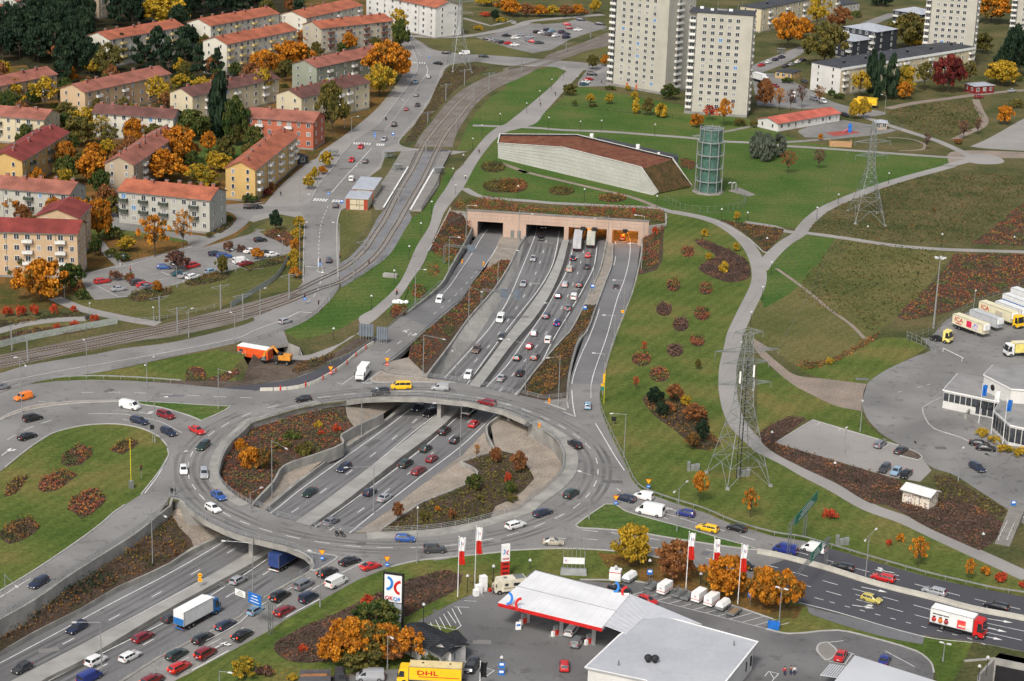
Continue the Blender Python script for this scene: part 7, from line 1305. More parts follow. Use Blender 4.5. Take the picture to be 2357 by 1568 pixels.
BEDS=[('red and brown shrubs along the top of the tunnel portal','B2: 1745,350 1780,310 1900,280 2100,270 2239,290 C2: 100,320 250,350 450,352 700,350 1000,345 1250,365 1385,385 1400,475 1258,470 600,430 0,390 B2: 1890,370','x',1.5,5,.5),
 ('maroon and orange shrubs on the slope left of the tunnel','B2: 1745,385,0 1893,410,0 1940,500,-3.2 1885,618,-3 1805,758,-2.2 1750,850,-1.8 1580,740,-.2 1655,540,0','x',1.2,5,0),
 ('mixed shrubs on the bank between the left ramp and the motorway','B2: 2050,905,-4.2 2190,825,-4.6 2270,830,-4 2230,910,-3.3 2100,1080,-3 1880,1330,-2.5 1700,1556,-2.2 B3: 1490,300,-1.7 1370,190,-.4 B2: 1480,1480,-.2 1600,1390,-.4 1720,1290,-1.2 1860,1175,-2.2 1940,1030,-3.2','x',1.1,4.5,0),
 ('yellow and red shrubs on the bank between motorway and right ramp','C2: 700,1225,-4.6 780,1225,-3.2 780,1300,-2.8 690,1480,-2.2 C3: 620,50,-1.6 570,160,-1.4 510,360,-.8 330,530,-.8 180,500,-3.6 270,330,-4.8 500,50,-5 C2: 570,1470,-5 650,1330,-4.8','q',1.2,5,0),
 ('red and yellow shrubs on the slope right of the tunnel','C2: 1215,620,-3.2 1270,520,-1 1390,520,0 1375,600,0 1340,780,-.4 1320,870,-.4 1170,945,-2 1195,780,-2.8','x',1.2,5,0),
 ('red, orange and green planting in the left half of the roundabout','B3: 0,800,-1.3 200,740,-1.3 400,690,-1.3 600,660,-1.3 780,650,-1.4 820,720,-2 870,800,-2.6 765,880,-2.7 775,940,-2.7 540,1035,-2.7 270,1135,-2.7 160,1280,-2.7 0,1450,-2.7 A3: 2170,1470,-2 2060,1390,-1.4 1990,1320,-1.3 1970,1180,-1.3 1990,1060,-1.3 2080,940,-1.3 2160,870,-1.3','x',1.0,3.6,0),
 ('green and rust planting in the right half of the roundabout','B3: 2140,1020,-3.3 2040,1060,-3.4 1900,1110,-3.4 2000,1195,-3.4 1890,1320,-3.5 1500,1480,-3.5 1400,1550,-3.5 B4: 1180,190,-3.5 1160,225,-3.2 1400,220,-3.2 1900,150,-3.2 2100,80,-3.2 C3: -100,1470,-3.2 30,1410,-3.2 220,1260,-3.2 140,1110,-3.2 50,1060,-3.2','l',.8,2.6,0),
 ('dark hedge and orange shrubs on the bank beside the lower motorway','A4: 1500,90,-2.2 1440,140,-2.2 1200,350,-2.2 900,560,-2.2 600,760,-2.2 300,950,-2.2 0,1095,-2.2 -250,1220,-2.2 -250,1400,-4.7 0,1270,-4.7 300,1095,-4.7 700,895,-4.7 1040,695,-4.7 1300,580,-4.7 1500,485,-4.7 1690,340,-4.7 1640,250,-4','q',1.3,4.5,0),
 ('dark green evergreen hedge in the middle of the lower motorway bank','A4: 930,550,-2.3 600,740,-2.3 350,880,-2.3 130,1010,-2.3 150,1080,-3.2 350,990,-3.4 600,850,-3.6 800,770,-3.8 1000,650,-3.8','k',1.9,7,0),
 ('brown heart-shaped shrub bed on the lawn beside the tunnel','C2: 1660,640 1730,628 1860,680 2000,740 2110,810 2150,880 2150,960 2080,1000 1950,1012 1800,960 1695,890 1760,830 1850,790 1800,740 1690,680','n',.9,5,0),
 ('large russet shrub bed on the lawn left of the pylon','C3: 1200,560 1240,520 1400,560 1500,540 1600,600 1760,700 1800,850 1890,950 1800,1012 1680,1000 1560,900 1480,830 1300,700','q',1.3,4.5,0),
 ('triangular russet bed between the park paths','C2: 1880,462 2100,490 2357,525 D2: 240,545 170,650 80,740 40,740 C2: 2250,700 2150,610 2000,515','q',.9,4,0),
 ('long dark brown bed behind the price sign','B4: 190,1230 300,1150 500,1050 750,950 1000,820 1200,740 1400,650 1700,570 1850,620 1800,740 1600,850 1450,930 1340,990 1100,1010 800,1120 690,1380 450,1395 300,1370 200,1300','n',.7,5,0),
 ('long dark brown hedge bed between footpath and depot car park','D3: 20,860 280,710 420,740 165,950 600,1085 1170,1255 1270,1300 1270,1460 1500,1520 1700,1440 D4: 2000,50 2180,180 2080,330 1960,400 1500,195 1150,0 D3: 1000,1480 700,1305 400,1165 100,1000','n',1.1,4,0),
 ('red and orange scrub on the bank above the depot yard','D2: 1740,765 2357,765 2600,900 2357,1040 2000,1150 1700,1270 1300,1350 1240,1300 1480,1080 1650,900','x',1.0,2.2,0),
 ('red scrub on the meadow near the right edge','D2: 1890,670 2050,560 2357,310 2600,250 2600,700 2357,690 2100,680','x',.9,2.2,0),
 ('clipped green hedge below the car park, left','A2: 1140,1140 1200,1095 1400,1070 1510,1060 1525,1100 1400,1160 1250,1185 1150,1170','h',1.3,6,0),
 ('clipped green and red hedge below the car park, middle','A2: 1640,1000 1750,960 1900,925 2020,930 2030,965 1900,1010 1700,1045 1640,1030','h',1.3,6,0),
 ('clipped green hedge below the car park, right','A2: 2150,885 2357,850 B2: 100,820 290,780 320,820 200,860 0,900 A2: 2200,920','h',1.3,6,0),
 ('red and green hedge by the street retaining wall','B2: 120,560 240,540 345,600 350,640 300,700 200,640 100,600','x',1.2,5,0),
 ('green hedge below the red shrubs at the left edge','A2: -60,1340 150,1350 500,1290 700,1265 740,1300 500,1330 250,1370 -60,1430','h',1.0,5,0),
 ('mixed hedge along the tram line at the left edge','A2: -60,1540 100,1470 300,1420 600,1400 900,1370 950,1390 600,1470 300,1500 -60,1600','q',1.0,4,0),
 ('bushes along the base of the grey apartment block','A2: 1880,560 1960,430 2060,440 2060,500 1950,580','h',1.2,5,0),
 ('reddish scrub between the street and the tram line','B1: 1340,1260 1440,1080 1560,900 1640,720 1750,600 1900,580 2100,600 1900,700 1700,880 1560,1050 1420,1250','l',.7,1.5,0),
 ('scrub beside the works yard and excavator','B3: 340,300 420,230 600,190 700,150 720,180 600,260 450,310 350,330','q',.8,3,0),
 ('red and brown bushes beside the road below the street bridge','A3: 1640,400 1650,300 1720,275 1800,300 1830,370 1980,330 2100,290 2120,330 2000,400','x',1.0,4,0),
 ('bushes at the end of the left ramp by the back of the sign','B2: 1200,1290 1230,1230 1330,1240 1350,1290 1250,1330','x',1.0,4,0),
 ('leafy shrub bed behind the ventilation tower','C1: 1530,1480 1530,1400 1600,1400 1670,1450 1640,1500','x',1.0,5,0),
 ('low planting beside the depot kiosk','D3: 1560,1230 1700,1240 2000,1420 2200,1540 D4: 2150,100 D3: 1700,1440 1600,1500 1590,1380','l',.8,3,0),
 ('dark dry bush on the verge by the dirt road','D3: 320,260 400,215 520,230 700,180 960,20 1100,-40 1050,30 760,200 600,270 420,310','b',.7,3,0)]
for i,(lb,s,col,h,dn_,z) in enumerate(BEDS):
    if z == 0 and ',-' not in s:soilbed(s)
    bed(lb,s,col,h,dn_,z,.55 if dn_>3 else .65,seed=i)
for k,(t,x,y,rx,ry,col) in enumerate([('C2',1598,745,60,46,'x'),('C2',1475,1040,60,54,'x'),('C2',1762,1068,60,54,'x'),('C2',1390,1252,68,58,'n'),('C2',1728,1292,70,58,'x'),('C2',1537,1388,70,58,'n'),('C3',1685,45,66,52,'x'),('C3',1488,132,72,55,'n'),('C3',1190,210,84,55,'x'),('C3',1350,345,88,62,'x'),
    ('B2',1575,905,70,60,'x'),('B2',1450,1095,78,60,'x'),('B2',1290,1265,75,50,'x'),('B2',2190,165,160,55,'l'),('C2',55,160,130,60,'b'),('C2',485,205,112,38,'l'),('C2',935,268,125,35,'q'),('B1',2120,1480,110,45,'l')]):
    s=disc(t,x,y,rx,ry);zb={10:-1.1,11:-.5,12:-.1}.get(k,0);soilbed(s,z=zb) if k != 10 else 0;bed({'x':'round red shrub bed','n':'round brown shrub bed','l':'oval olive shrub bed','b':'oval russet shrub bed','q':'oval orange shrub bed'}[col],s,col,1.5 if k != 10 else .9,7,zb,.6,stuff=False,seed=40+k)
for k,(s,lb) in enumerate([('A3: 540,1120 600,1020 720,960 820,1030 720,1140 600,1155','diamond-shaped red bed in the middle of the left lawn'),('A3: 965,1010 1080,930 1200,925 1215,960 1080,1050','small red and yellow bed at the top of the left lawn'),('A3: 340,1350 370,1270 560,1180 690,1225 500,1365 370,1380','wide red and orange bed on the left lawn'),('A3: 35,1430 60,1330 160,1240 250,1250 140,1390','narrow orange bed at the left side of the left lawn'),('A3: 600,1540 640,1430 830,1350 935,1430 850,1540 A4: 720,125 600,20','large orange bed at the bottom right of the left lawn'),('A4: 0,240 120,140 250,110 350,190 200,310 80,345 0,290','red bed at the bottom left of the left lawn')]):
    soilbed(s);b_=bed(lb,s,'x' if k % 2 == 0 else 'q',1.5,6,0,.6,seed=70+k);del b_['kind'];b_['group']='shrub beds on the left lawn'
for i,(lb,s) in enumerate((('fallen yellow leaves under the trees by the trailers','C4: 800,420 1300,460 1700,560 2300,800 2357,960 2000,870 1600,750 1180,660 900,600'),('fallen orange leaves on the slope beside the grey block','A2: 1100,720 1400,650 1760,660 1720,690 1400,800 1080,850'),('fallen orange leaves along the street pavement','B1: 1000,980 1100,880 1330,680 1360,620 1370,680 1200,880 1060,1000'),('fallen leaves on the lawn below the price sign','B4: 100,1450 700,1420 1180,1440 900,1520 300,1600'))):bed(lb,s,'y' if i % 2 == 0 else 'o',.06,1.6,.03,.3,'fallen_leaves',seed=120+i,cat='fallen leaves')
bed('rough grass tufts of the meadow beside the distant pylon','D2: 450,540 620,390 1050,200 1700,40 2450,80 2300,300 1880,660 1200,660 700,600','t',.5,.9,0,.8,'meadow_tufts',seed=90,cat='grass')
bed('rough grass tufts of the sloping meadow above the depot','D2: 700,640 1740,745 1500,1050 1250,1290 1000,1450 600,1250 350,1100','t',.35,.8,0,.8,'meadow_tufts',seed=91,cat='grass')
bed('tall weeds on the far meadow beyond the park circle','D1: 1150,1010 1300,950 1870,880 1950,960 2000,1060 1750,1220 1400,1160','t',.5,.8,0,.9,'meadow_tufts',seed=92,cat='grass')
# ================================================================ STREET FURNITURE
M['lampglass']=mat('lamp_head_white',(.58,.58,.57),.4,fine=0);M['sign_blue']=mat('sign_blue',(.02,.16,.55),.5,fine=0);M['sign_yel']=mat('sign_yellow',(.85,.45,.02),.5,fine=0);M['sign_red']=mat('sign_red',(.6,.03,.02),.5,fine=0);M['sign_back']=mat('sign_back',(.13,.16,.19),.6,(.1,.12,.15),.8);M['sign_green']=mat('sign_green',(.03,.2,.14),.5,fine=0)
def height(p,t,x,y):
    h=6.0;ty=D(t,x,y)[1]
    for _ in range(40):h+= (pix(p+Vector((0,0,h)))[1]-ty)/9.0
    return max(.8,h)
def lamp(t,xb,yb,xt,yt,heads,where,z=0,kind='street'):
    p=T(t,xb,yb,z);h=height(p,t,xt,yt);rel=[]
    if kind == 'park':
        o=thing('park_lamp',None,None,p);MB().use('black').cone((0,0,0),(0,0,h-.25),.07,.05,6).build('pole',o);MB().use('lampglass').cone((0,0,h-.3),(0,0,h-.12),.32,.3,10).cone((0,0,h-.12),(0,0,h+.12),.3,.08,10).build('lamp_head',o);auto(o,'black park lamp with white dome',where,'lamp post','park lamps');return o
    o=thing('street_lamp',None,None,p);b=MB().use('steel').cone((0,0,0),(0,0,h),.11,.07,8).cone((0,0,0),(0,0,.9),.16,.15,8);b.build('pole',o)
    for hx,hy in heads:
        q=T(t,hx,hy,z+h+.1)-p;L_=q.xy.length;q=q if L_<7 else Vector((q.x/L_*6,q.y/L_*6,q.z));MB().use('steel').bar((0,0,h-.1),q,.08,n=6).build('arm',o)
        d=q.xy.normalized() if L_>.1 else Vector((1,0));MB().use('lampglass').box(q-Vector((0,0,.1)),(.85,.34,.18),math.atan2(d.y,d.x),(.8,.7)).build('lamp_head',o)
    auto(o,'tall grey street lamp'+(' with two arms' if len(heads)>1 else ''),where,'lamp post','street lamps');return o
LW=dict(a='along the curved road left of the roundabout',b='beside the lower motorway',c='inside the roundabout cutting',d='between the tunnel and far bridge',e='along the right ramp and lawn edge',f='on the right side of the roundabout',g='on the left street by the tram line',h='by the car park beside the tram line',i='near the petrol station and right approach',j='around the depot yard')
LAMPS='''A3 195 680 185 190 0 a 135,188 225,262|A3 770 330 762 70 0 a 740,32|A3 1303 590 1320 240 0 a 1360,182 1283,255|A3 1932 650 1942 288 0 a 2033,318|A3 1370 945 1355 550 0 a 1470,537|A3 1540 1410 1528 1055 0 a 1645,1018|A3 2212 1530 2212 1385 0 a 2310,1340
A4 68 1170 40 610 -4.9 b 255,828|A4 1350 545 1335 10 -4.9 b 1547,160|A4 900 1470 880 1030 -5.2 b 655,1033|A4 2235 750 2215 330 -5.2 b 1975,313|B3 955 880 970 400 -5 c 1178,503|B3 165 1440 168 920 -5 c 378,1047|B3 1062 1556 1058 1150 -5.6 c 818,1162|B3 1828 1060 1835 590 -5.6 c 1600,593|B3 1500 345 1512 -10 -2 d 1733,40|B3 1790 385 1800 95 -5.5 d 1763,130
C3 165 480 170 70 -5 d 20,30|C3 455 625 470 180 0 f 365,192|C3 1035 1080 1058 690 0 e 928,685|C3 850 520 872 158 0 e 770,150|C4 728 130 740 -270 0 f 645,-302|C4 1503 235 1518 -155 0 f 1595,-212 1483,-120|C2 103 700 118 370 -3 d 328,440|C2 888 760 893 420 -4.6 d 683,465|C2 1210 590 1218 425 -1 e 1138,415|C2 1190 900 1165 672 -2 e 1085,667|C2 762 1080 768 770 -4.8 d 540,800|C2 1035 1280 1038 995 -1.2 e 950,990|C2 515 1500 520 1180 -5.2 d 283,1198|C2 950 1556 945 1305 -.8 e 860,1300
B2 1880 620 1890 328 -2.6 d 1967,333|B2 1727 915 1738 607 -1.6 d 1820,613|B2 1430 1215 1438 890 0 d 1520,898|B2 2160 1030 2178 705 -3.2 d 2400,740|B2 1900 1395 1915 1045 -2.6 d 2117,1140
B1 868 1220 872 1035 0 g 925,1028|B1 808 1135 806 1065 0 g 800,1060|B1 1366 1070 1368 900 0 g 1322,884|B2 405 300 408 95 0 g 455,83|B2 430 450 436 240 0 g 490,230|B2 410 950 412 490 0 g 470,478|B2 762 730 766 495 0 g 705,480|B2 257 790 255 615 0 g 225,597|B2 675 1180 672 935 0 g 612,922|B2 60 1300 58 1072 0 g 105,1060|B2 570 150 570 -60 0 g 600,-70
D4 955 640 1000 262 0 i 1052,208 955,308|D4 188 1085 216 735 0 i 180,722 255,740|D4 1640 1380 1662 1222 0 i 1630,1210 1695,1225|B4 1445 510 1453 30 0 i 1453,15|B4 590 900 595 430 0 i 498,400|B4 1185 1450 1190 1150 0 i 1225,1170|A4 1940 1600 1948 1462 0 i 2035,1478|C4 1 1 1 1 0 x 1,1
D2 1908 1275 1920 1090 0 j 1933,1082|D3 908 850 925 580 0 j 930,570|D3 765 1035 772 815 0 j 790,808|D3 1775 1285 1805 1000 0 j 1825,985|D1 1125 1010 1132 845 0 j 1100,835
A2 1565 1060 1562 870 0 h 1530,850|A2 2085 920 2082 735 0 h 2050,720|A2 1985 340 1985 195 0 h 1995,180|A2 570 1165 566 1060 0 h 563,1050|A2 793 1300 793 1200 0 h 793,1193|A2 1360 1370 1357 1240 0 h 1352,1230|A2 1668 1500 1670 1250 0 h 1700,1240|A2 2075 1540 2078 1300 0 h 2040,1275'''
for rec in LAMPS.replace('\n','|').split('|'):
    f=rec.split()
    if f[6] == 'x':continue
    lamp(f[0],*map(float,f[1:5]),[tuple(map(float,q.split(','))) for q in f[7:]],LW[f[6]],float(f[5]))
PWH=dict(m='between tram line and motorway',n='on the lawn above the tunnel',o='on the path beside the towers',p='on the curving path right of the motorway',q='beside the park paths at right',r='around the petrol station',s='near the stairs and underpass lower right')
PK='B2 1575 405 292 m|B2 1480 600 483 m|B2 1377 805 687 m|B2 1245 1035 902 m|B2 1043 1258 1125 m|B2 710 1520 1413 m|B2 1788 235 147 m|B2 1763 110 0 m|C1 175 1000 908 o|C1 290 895 800 o|C1 397 795 697 o|C1 502 685 597 o|C1 625 760 670 o|C1 370 1140 1035 n|C1 835 1165 1062 n|C1 650 1155 1070 n|C1 1308 1200 1097 n|B1 2180 1105 1003 o|B1 2018 1200 1103 o|B1 1938 1325 1220 m|B1 1855 1465 1365 m|C2 98 272 155 n|C2 685 300 183 n|C2 1325 350 243 n|C2 1895 480 360 p|C2 2127 460 390 p|C2 2295 740 615 p|C2 2335 945 828 p|C2 2257 1170 1045 p|C2 2155 1400 1268 p|C3 2070 145 50 p|D3 120 990 843 p|D3 675 1270 1115 p|D3 1330 1556 1428 s|D2 968 625 512 q|D2 1625 695 580 q|D2 2262 710 605 q|D2 523 460 345 q|D2 712 330 230 q|D2 1157 145 42 q|D4 1983 395 245 s|D4 1950 1556 1413 s|D4 2020 1510 1335 s|B4 2120 690 530 r|B4 1890 775 615 r|B4 1503 1040 868 r|B4 2190 1500 1335 r|C4 960 665 535 r|C4 1258 650 480 r|C4 1712 700 597 r|C4 205 570 478 r'
for rec in PK.split('|'):t,x,yb,yt,wk=rec.split();lamp(t,float(x),float(yb),float(x),float(yt),[],PWH[wk],kind='park')
p=T('D2',1555,1420);h=height(p,'D2',1605,800);o=thing('floodlight_mast','very tall floodlight mast by the depot fence','mast',p);MB().use('steel').cone((0,0,0),(0,0,h),.28,.1,8).build('pole',o)
for k in range(5):a=k*1.26;MB().use('lampglass').box((1.1*math.cos(a),.8*math.sin(a),h),(.9,.6,.35),a).build('lamp_head',o)
# ---- pylons
PYL=mat('pylon_steel',(.29,.31,.3),.5,(.22,.24,.23),.4,metal=.35)
def pylon(label,l0,l1,l2,h,arms,z0=0,wst=.52):
    a,b_,c=T(*l0),T(*l1),T(*l2);L_=[a,b_,c,a+c-b_];ce=sum(L_,Vector())/4;o=thing('power_pylon',label,'power pylon',ce);L_=[q-ce for q in L_];sc1=2.3/L_[0].xy.length;w_=.1
    def lv(t):s=1+(sc1-1)*min(1,t/wst)-(0 if t<wst else (t-wst)/(1-wst)*sc1*.5);return [Vector((q.x*s,q.y*s,h*t)) for q in L_]
    for i in range(4):
        q=MB().use(PYL)
        for u,v in ((0,.26),(.26,wst),(wst,1)):q.bar(lv(u)[i],lv(v)[i],w_*1.2)
        q.build('leg',o);MB().use('conc').box(L_[i]+Vector((0,0,-.1)),(.8,.8,.5)).build('footing',o)
    b=MB().use(PYL);T_=[0,.13,.26,.36,.45,.52,.58,.64,.7,.76,.82,.88,.94,1]
    for k,(u,v) in enumerate(zip(T_,T_[1:])):
        A,B=lv(u),lv(v)
        for i in range(4):
            j=(i+1) % 4
            if u:b.bar(A[i],A[j],.08)
            if u<.1:m_=(B[i]+B[j])/2;b.bar(A[i],m_,.1);b.bar(A[j],m_,.1)
            else:b.bar(A[i],B[j],.07);b.bar(A[j],B[i],.07)
    b.build('bracing',o);ends=[]
    d=(L_[0]-L_[1]);d=Vector((d.x,d.y,0)).normalized();d=Vector((1,.25,0)).normalized()
    for t,w2 in arms:
        q=MB().use(PYL);C=Vector((0,0,h*t))
        for s in (1,-1):
            e=C+d*s*w2;n_=Vector((-d.y,d.x,0))*.7
            for m_ in (n_,-n_):q.bar(C+m_+Vector((0,0,.8)),e,.1);q.bar(C+m_-Vector((0,0,.5)),e,.1)
            for k in range(1,5):f=C+d*s*w2*k/5;q.bar(f+n_*(1-k/5)+Vector((0,0,.6*(1-k/5))),f-n_*(1-k/5)-Vector((0,0,.4*(1-k/5))),.07)
            ends.append(ce+e);q.bar(e,e-Vector((0,0,1.4)),.1)
        q.build('crossarm',o)
    return o,ends
o1,e1=pylon('large lattice power pylon with antennas on the lawn, nearest of three',('C3',1765,1210),('C3',1950,1360),('C3',2330,1330),33,[(.66,5.8),(.8,5),(.88,7),(1.0,3.2)])
for x,y,zz in ((-1.2,-1,22),(1.6,-1,23.5),(1.9,.2,20)):MB().use('white').box((x,y,zz),(.35,.25,2.6)).build('antenna_panel',o1)
MB().use('black').bar((.3,0,.3),(.3,0,27),.22).bar((-.4,.2,.3),(-.4,.2,26),.14).build('cable_run',o1)
o2,e2=pylon('tall lattice power pylon on the meadow, middle of three',('D2',800,385),('D2',865,497),('D2',1130,515),31.5,[(.66,5.5),(.8,6),(.95,4)])
o3,e3=pylon('lattice power pylon beside the street junction, farthest of three',('B1',1705,560),('B1',1760,640),('B1',1932,645),36,[(.66,5.5),(.8,6),(.95,4)])
for k,(a,c) in enumerate(zip(e1[:6],e2[:6])):
    b=MB().use('steeld');P=[a.lerp(c,i/14)-Vector((0,0,5*4*(i/14)*(1-i/14)*.5)) for i in range(15)]
    for u,v in zip(P,P[1:]):b.bar(u,v,.035,n=3)
    o=b.build('power_line');auto(o,'thin power line between','the near and middle pylons','power line','power lines')
# ---- tram catenary masts
for rec in 'B2 980 740 635 h|B2 885 990 790 h|B2 315 1160 935 h|A2 1410 1360 1130 h|A2 1567 1460 1230 h|A2 1950 1250 1030 h|A2 2145 1335 1110 h|A3 245 235 0 h|A3 105 130 -100 h|B2 1283 300 180 g|B1 1945 890 755 g|B1 2080 800 640 g|B1 1865 760 610 g|B1 1790 1170 1005 g|B1 1540 1085 985 g|B1 1525 1410 1245 g|B1 1700 890 740 g|C1 130 640 520 k|C1 525 460 380 k|C1 740 340 230 k'.split('|'):
    t,x,yb,yt,wk=rec.split();x,yb,yt=map(float,(x,yb,yt));p=T(t,x,yb);h=height(p,t,x,yt);o=thing('catenary_mast',None,None,p,R(25));MB().use('steel').box((0,0,0),(.28,.28,h)).build('mast',o)
    MB().use('steel').bar((-2.6,0,h-.6),(2.6,0,h-.2),.1).bar((0,0,h-1.2),(2.6,0,h-.3),.07).bar((0,0,h-1.4),(-2.4,0,h-.7),.07).build('bracket_arm',o);auto(o,'grey tram wire mast with bracket',{'h':'beside the lower left tram tracks','g':'along the tram line between stop and bend','k':'by the tracks near the far car park'}[wk],'mast','tram wire masts')
for s in tracks:
    P=resample(smooth(pts(s),n=3),6);b=MB().use('steeld')
    for u,v in zip(P,P[1:]):b.bar(u+Vector((0,0,5.6)),v+Vector((0,0,5.6)),.03,n=3)
    o=b.build('tram_wire');auto(o,'thin tram contact wire','over the tracks','tram wire','tram wires')
# ---- railings, guard rails, fences
RC={}
def rail(name,label,s,h=1.1,beams=(1.1,.75,.4),step=3.0,dz=.15,m='steel',cat='railing',w=.07,panel=None,cat_w=.06):
    P=s if isinstance(s,list) else pts(s);P=smooth(P,n=3);o=thing(name,label,cat,P[0]);q=[p-P[0]+Vector((0,0,dz)) for p in P];b=MB()
    for z in beams:ribbon(b,[p+Vector((0,0,z-.06)) for p in q],cat_w,0,w,m=m)
    b.build('rail',o)
    if panel:b=MB();wallstrip(b,[p+Vector((0,0,h)) for p in q],[p.z+.05 for p in q],.03,panel);b.build('panel',o)
    k=(h,m)
    if k not in RC:t_=MB().use(m).box((0,0,0),(.09,.09,h)).build('post');RC[k]=t_.data;bpy.data.objects.remove(t_)
    Q=resample(q,step)
    while len(Q)>100:step*= 1.3;Q=resample(q,step)
    for p in Q:link('post',RC[k],o,p)
    return o
up=lambda P,z:[p+Vector((0,0,z)) for p in P]
rail('bridge_railing','grey railing along the outer edge of the far roundabout bridge','B3: 1125,300 1200,335 1500,368 1900,420 2357,528 C3: 100,512 325,568 525,547')
rail('bridge_railing','grey railing along the inner edge of the far roundabout bridge','B3: 830,566 1000,545 1250,536 1500,541 1900,581 2200,650 2300,676 C3: 165,742')
rail('ring_railing','grey railing on the left inner edge of the roundabout',up(RW,0));rail('ring_railing','grey railing on the right inner edge of the roundabout',up(RE,0))
rail('bridge_railing','grey railing along the inner edge of the near roundabout bridge','A3: 2200,1488 2357,1542 B4: 200,98 400,150 600,205 850,247 1000,245')
rail('bridge_railing','grey railing along the outer edge of the near roundabout bridge','A3: 1500,1427 1590,1442 A4: 1650,17 1800,127 2000,224 2239,302 B4: 300,367 450,432 520,497 528,555')
rail('road_railing','grey railing on the wall of the road at lower left','A4: 1480,10 1400,82 1200,242 900,432 600,622 300,832 0,1002 -200,1110')
rail('guard_rail','steel guard rail on the wall between slip road and lower motorway','B4: 525,565,0 300,690,-.3 0,870,-1.3 A4: 2100,990,-2 1800,1140,-2.8 1400,1340,-3.8 1050,1566,-4.8',.9,(.9,.55),3.5)
G=dict(h=.75,beams=(.72,),step=4,cat='guard rail',w=.28,cat_w=.06)
rail('guard_rail','long steel guard rail between the right ramp road and the big lawn','C3: 975,0 885,250 842,424 818,530 833,650 883,780 963,950 1043,1110 1113,1270 1203,1373 1500,1483 1740,1556 C4: 2000,170 2357,273 D4: 400,313 700,398 1000,488 1500,630 1800,701 2100,768 2357,806',**G)
rail('guard_rail','steel guard rail on the verge along the top of the left approach','A3: -60,522 0,500 250,425 500,395 800,384 1100,391 1400,409 1600,424',**G)
rail('guard_rail','steel guard rail along the right side of the left ramp','B2: 1925,1035,-3 1860,1160,-2 1700,1290,-1 1560,1410,0 B3: 1320,150,0 1135,288,0',**G)
rail('guard_rail','steel guard rail along the left side of the left ramp','B2: 1660,1025,-1 1500,1165,-.4 1340,1290,0 B3: 1120,10,0 850,185,0 650,265,0',**G)
rail('guard_rail','steel guard rail between middle bank and right ramp','C2: 790,1230,-2.6 710,1450,-1.6 C3: 650,20,-1.2 600,145,-.8 545,375,0 530,545,0',**G)
rail('street_railing','dark railing along the street above the green embankment','A3: 990,302 1500,190 2060,70 B2: 0,1540 330,1412 560,1286 750,1074 1000,930 1190,785',1.0,(1.0,.55),3.5,0.05,'steeld')
rail('noise_screen','pale ribbed noise screen beside the tram line at the left edge','A3: -60,120 0,105 A2: 220,1535 600,1460 1040,1378',1.8,(1.8,1.2,.6,.1),3,0,'steel','fence',.1,mat('screen_pale',(.38,.42,.37),.7))
rail('noise_screen','pale slatted fence climbing beside the yellow hedge','A2: 2040,1235 2239,1115 B2: 200,985 320,800',1.6,(1.6,1.1,.6,.1),2.5,0,'steel','fence',.1,mat('screen_pale',(.38,.42,.37),.7))
rail('track_fence','low steel fence between hedge slope and tram tracks','A2: 1180,1365 1450,1340 1920,1235',1.1,(1.1,.6),3,0,'steel','fence')
rail('mesh_fence','round steel mesh fence enclosing the glass ventilation tower','C2: 1400,295 1560,370 1700,390 1900,385 2080,345 2105,260 1990,195',2.0,(2.0,.1),2.5,0,'steeld','fence',.05)
rail('mesh_fence','mesh fence around the kindergarten yard','D1: 640,1218 1000,1195 1240,1155 1300,1130 1160,1095',1.2,(1.2,.1),3,0,'steeld','fence',.05)
rail('mesh_fence','mesh fence along the depot yard above the parked trailers','D2: 1330,1530 1500,1480 1740,1330 1900,1240 2357,1060',2.0,(2.0,1,.1),3,0,'steeld','fence',.05)
rail('mesh_fence','mesh fence beside the depot entrance','D3: 1320,20 1450,80 1600,150',2.0,(2.0,1,.1),2,0,'steel','fence',.05);rail('barrier_gate','white and grey barrier boom at the depot entrance','D3: 1640,140 1820,230',1.0,(1.0,),8,0,'white','barrier',.12)
rail('garden_fence','dark garden fence along the lawn in front of the tower blocks','C1: 455,925 700,955 1000,990 1300,1020 1560,1055',1.2,(1.2,.1),3,0,'black','fence',.05)
rail('stop_railing','dark railing behind the right tram platform','B1: 1755,1360 B2: 1660,60 1620,170 1485,388',1.2,(1.2,.6),2,.45,'black');rail('stair_railing','pale zigzag handrail beside the concrete stairs, left','D4: 2250,72 2215,160 2130,320',1.0,(1.0,),2,0,'white');rail('stair_railing','pale zigzag handrail beside the concrete stairs, right','D4: 2320,100 2250,230 2200,345',1.0,(1.0,),2,0,'white')
P=pts('D4: 2290,85 2165,350');b=MB().use('conc');d=(P[1]-P[0]);rz=math.atan2(d.y,d.x)
for k in range(26):b.box(P[0].lerp(P[1],k/25)+Vector((0,0,0)),(d.length/40,3.0,.1+.06*(25-k)),rz)
b.m[0]=M['plat'];b.use('concd')
for k in range(1,26):c_=P[0].lerp(P[1],k/25);b.box((c_.x,c_.y,.06*(25-k)+.125),(d.length/90,3.0,.03),rz)
tag(b.build('stairs'),'concrete stairs climbing from the footpath at right','stairs')
b=MB().use(mat('barrier_concrete',(.5,.48,.42),.85,(.42,.4,.35),.4));P=smooth(pts('D4: 0,424 180,458 430,522 640,580 960,683 1200,750 1560,838 1900,930 2357,1018 2700,1100'),n=4);ribbon(b,P,.7,0,.35);ribbon(b,P,.35,.35,.65);tag(b.build('median_barrier'),'long pale concrete barrier dividing the right approach road','barrier')
P=smooth(pts('B3: 55,487 290,478 450,452 560,412 660,357 800,267 900,182 1000,107 1110,47'),n=4);Q=resample(P,3.2)
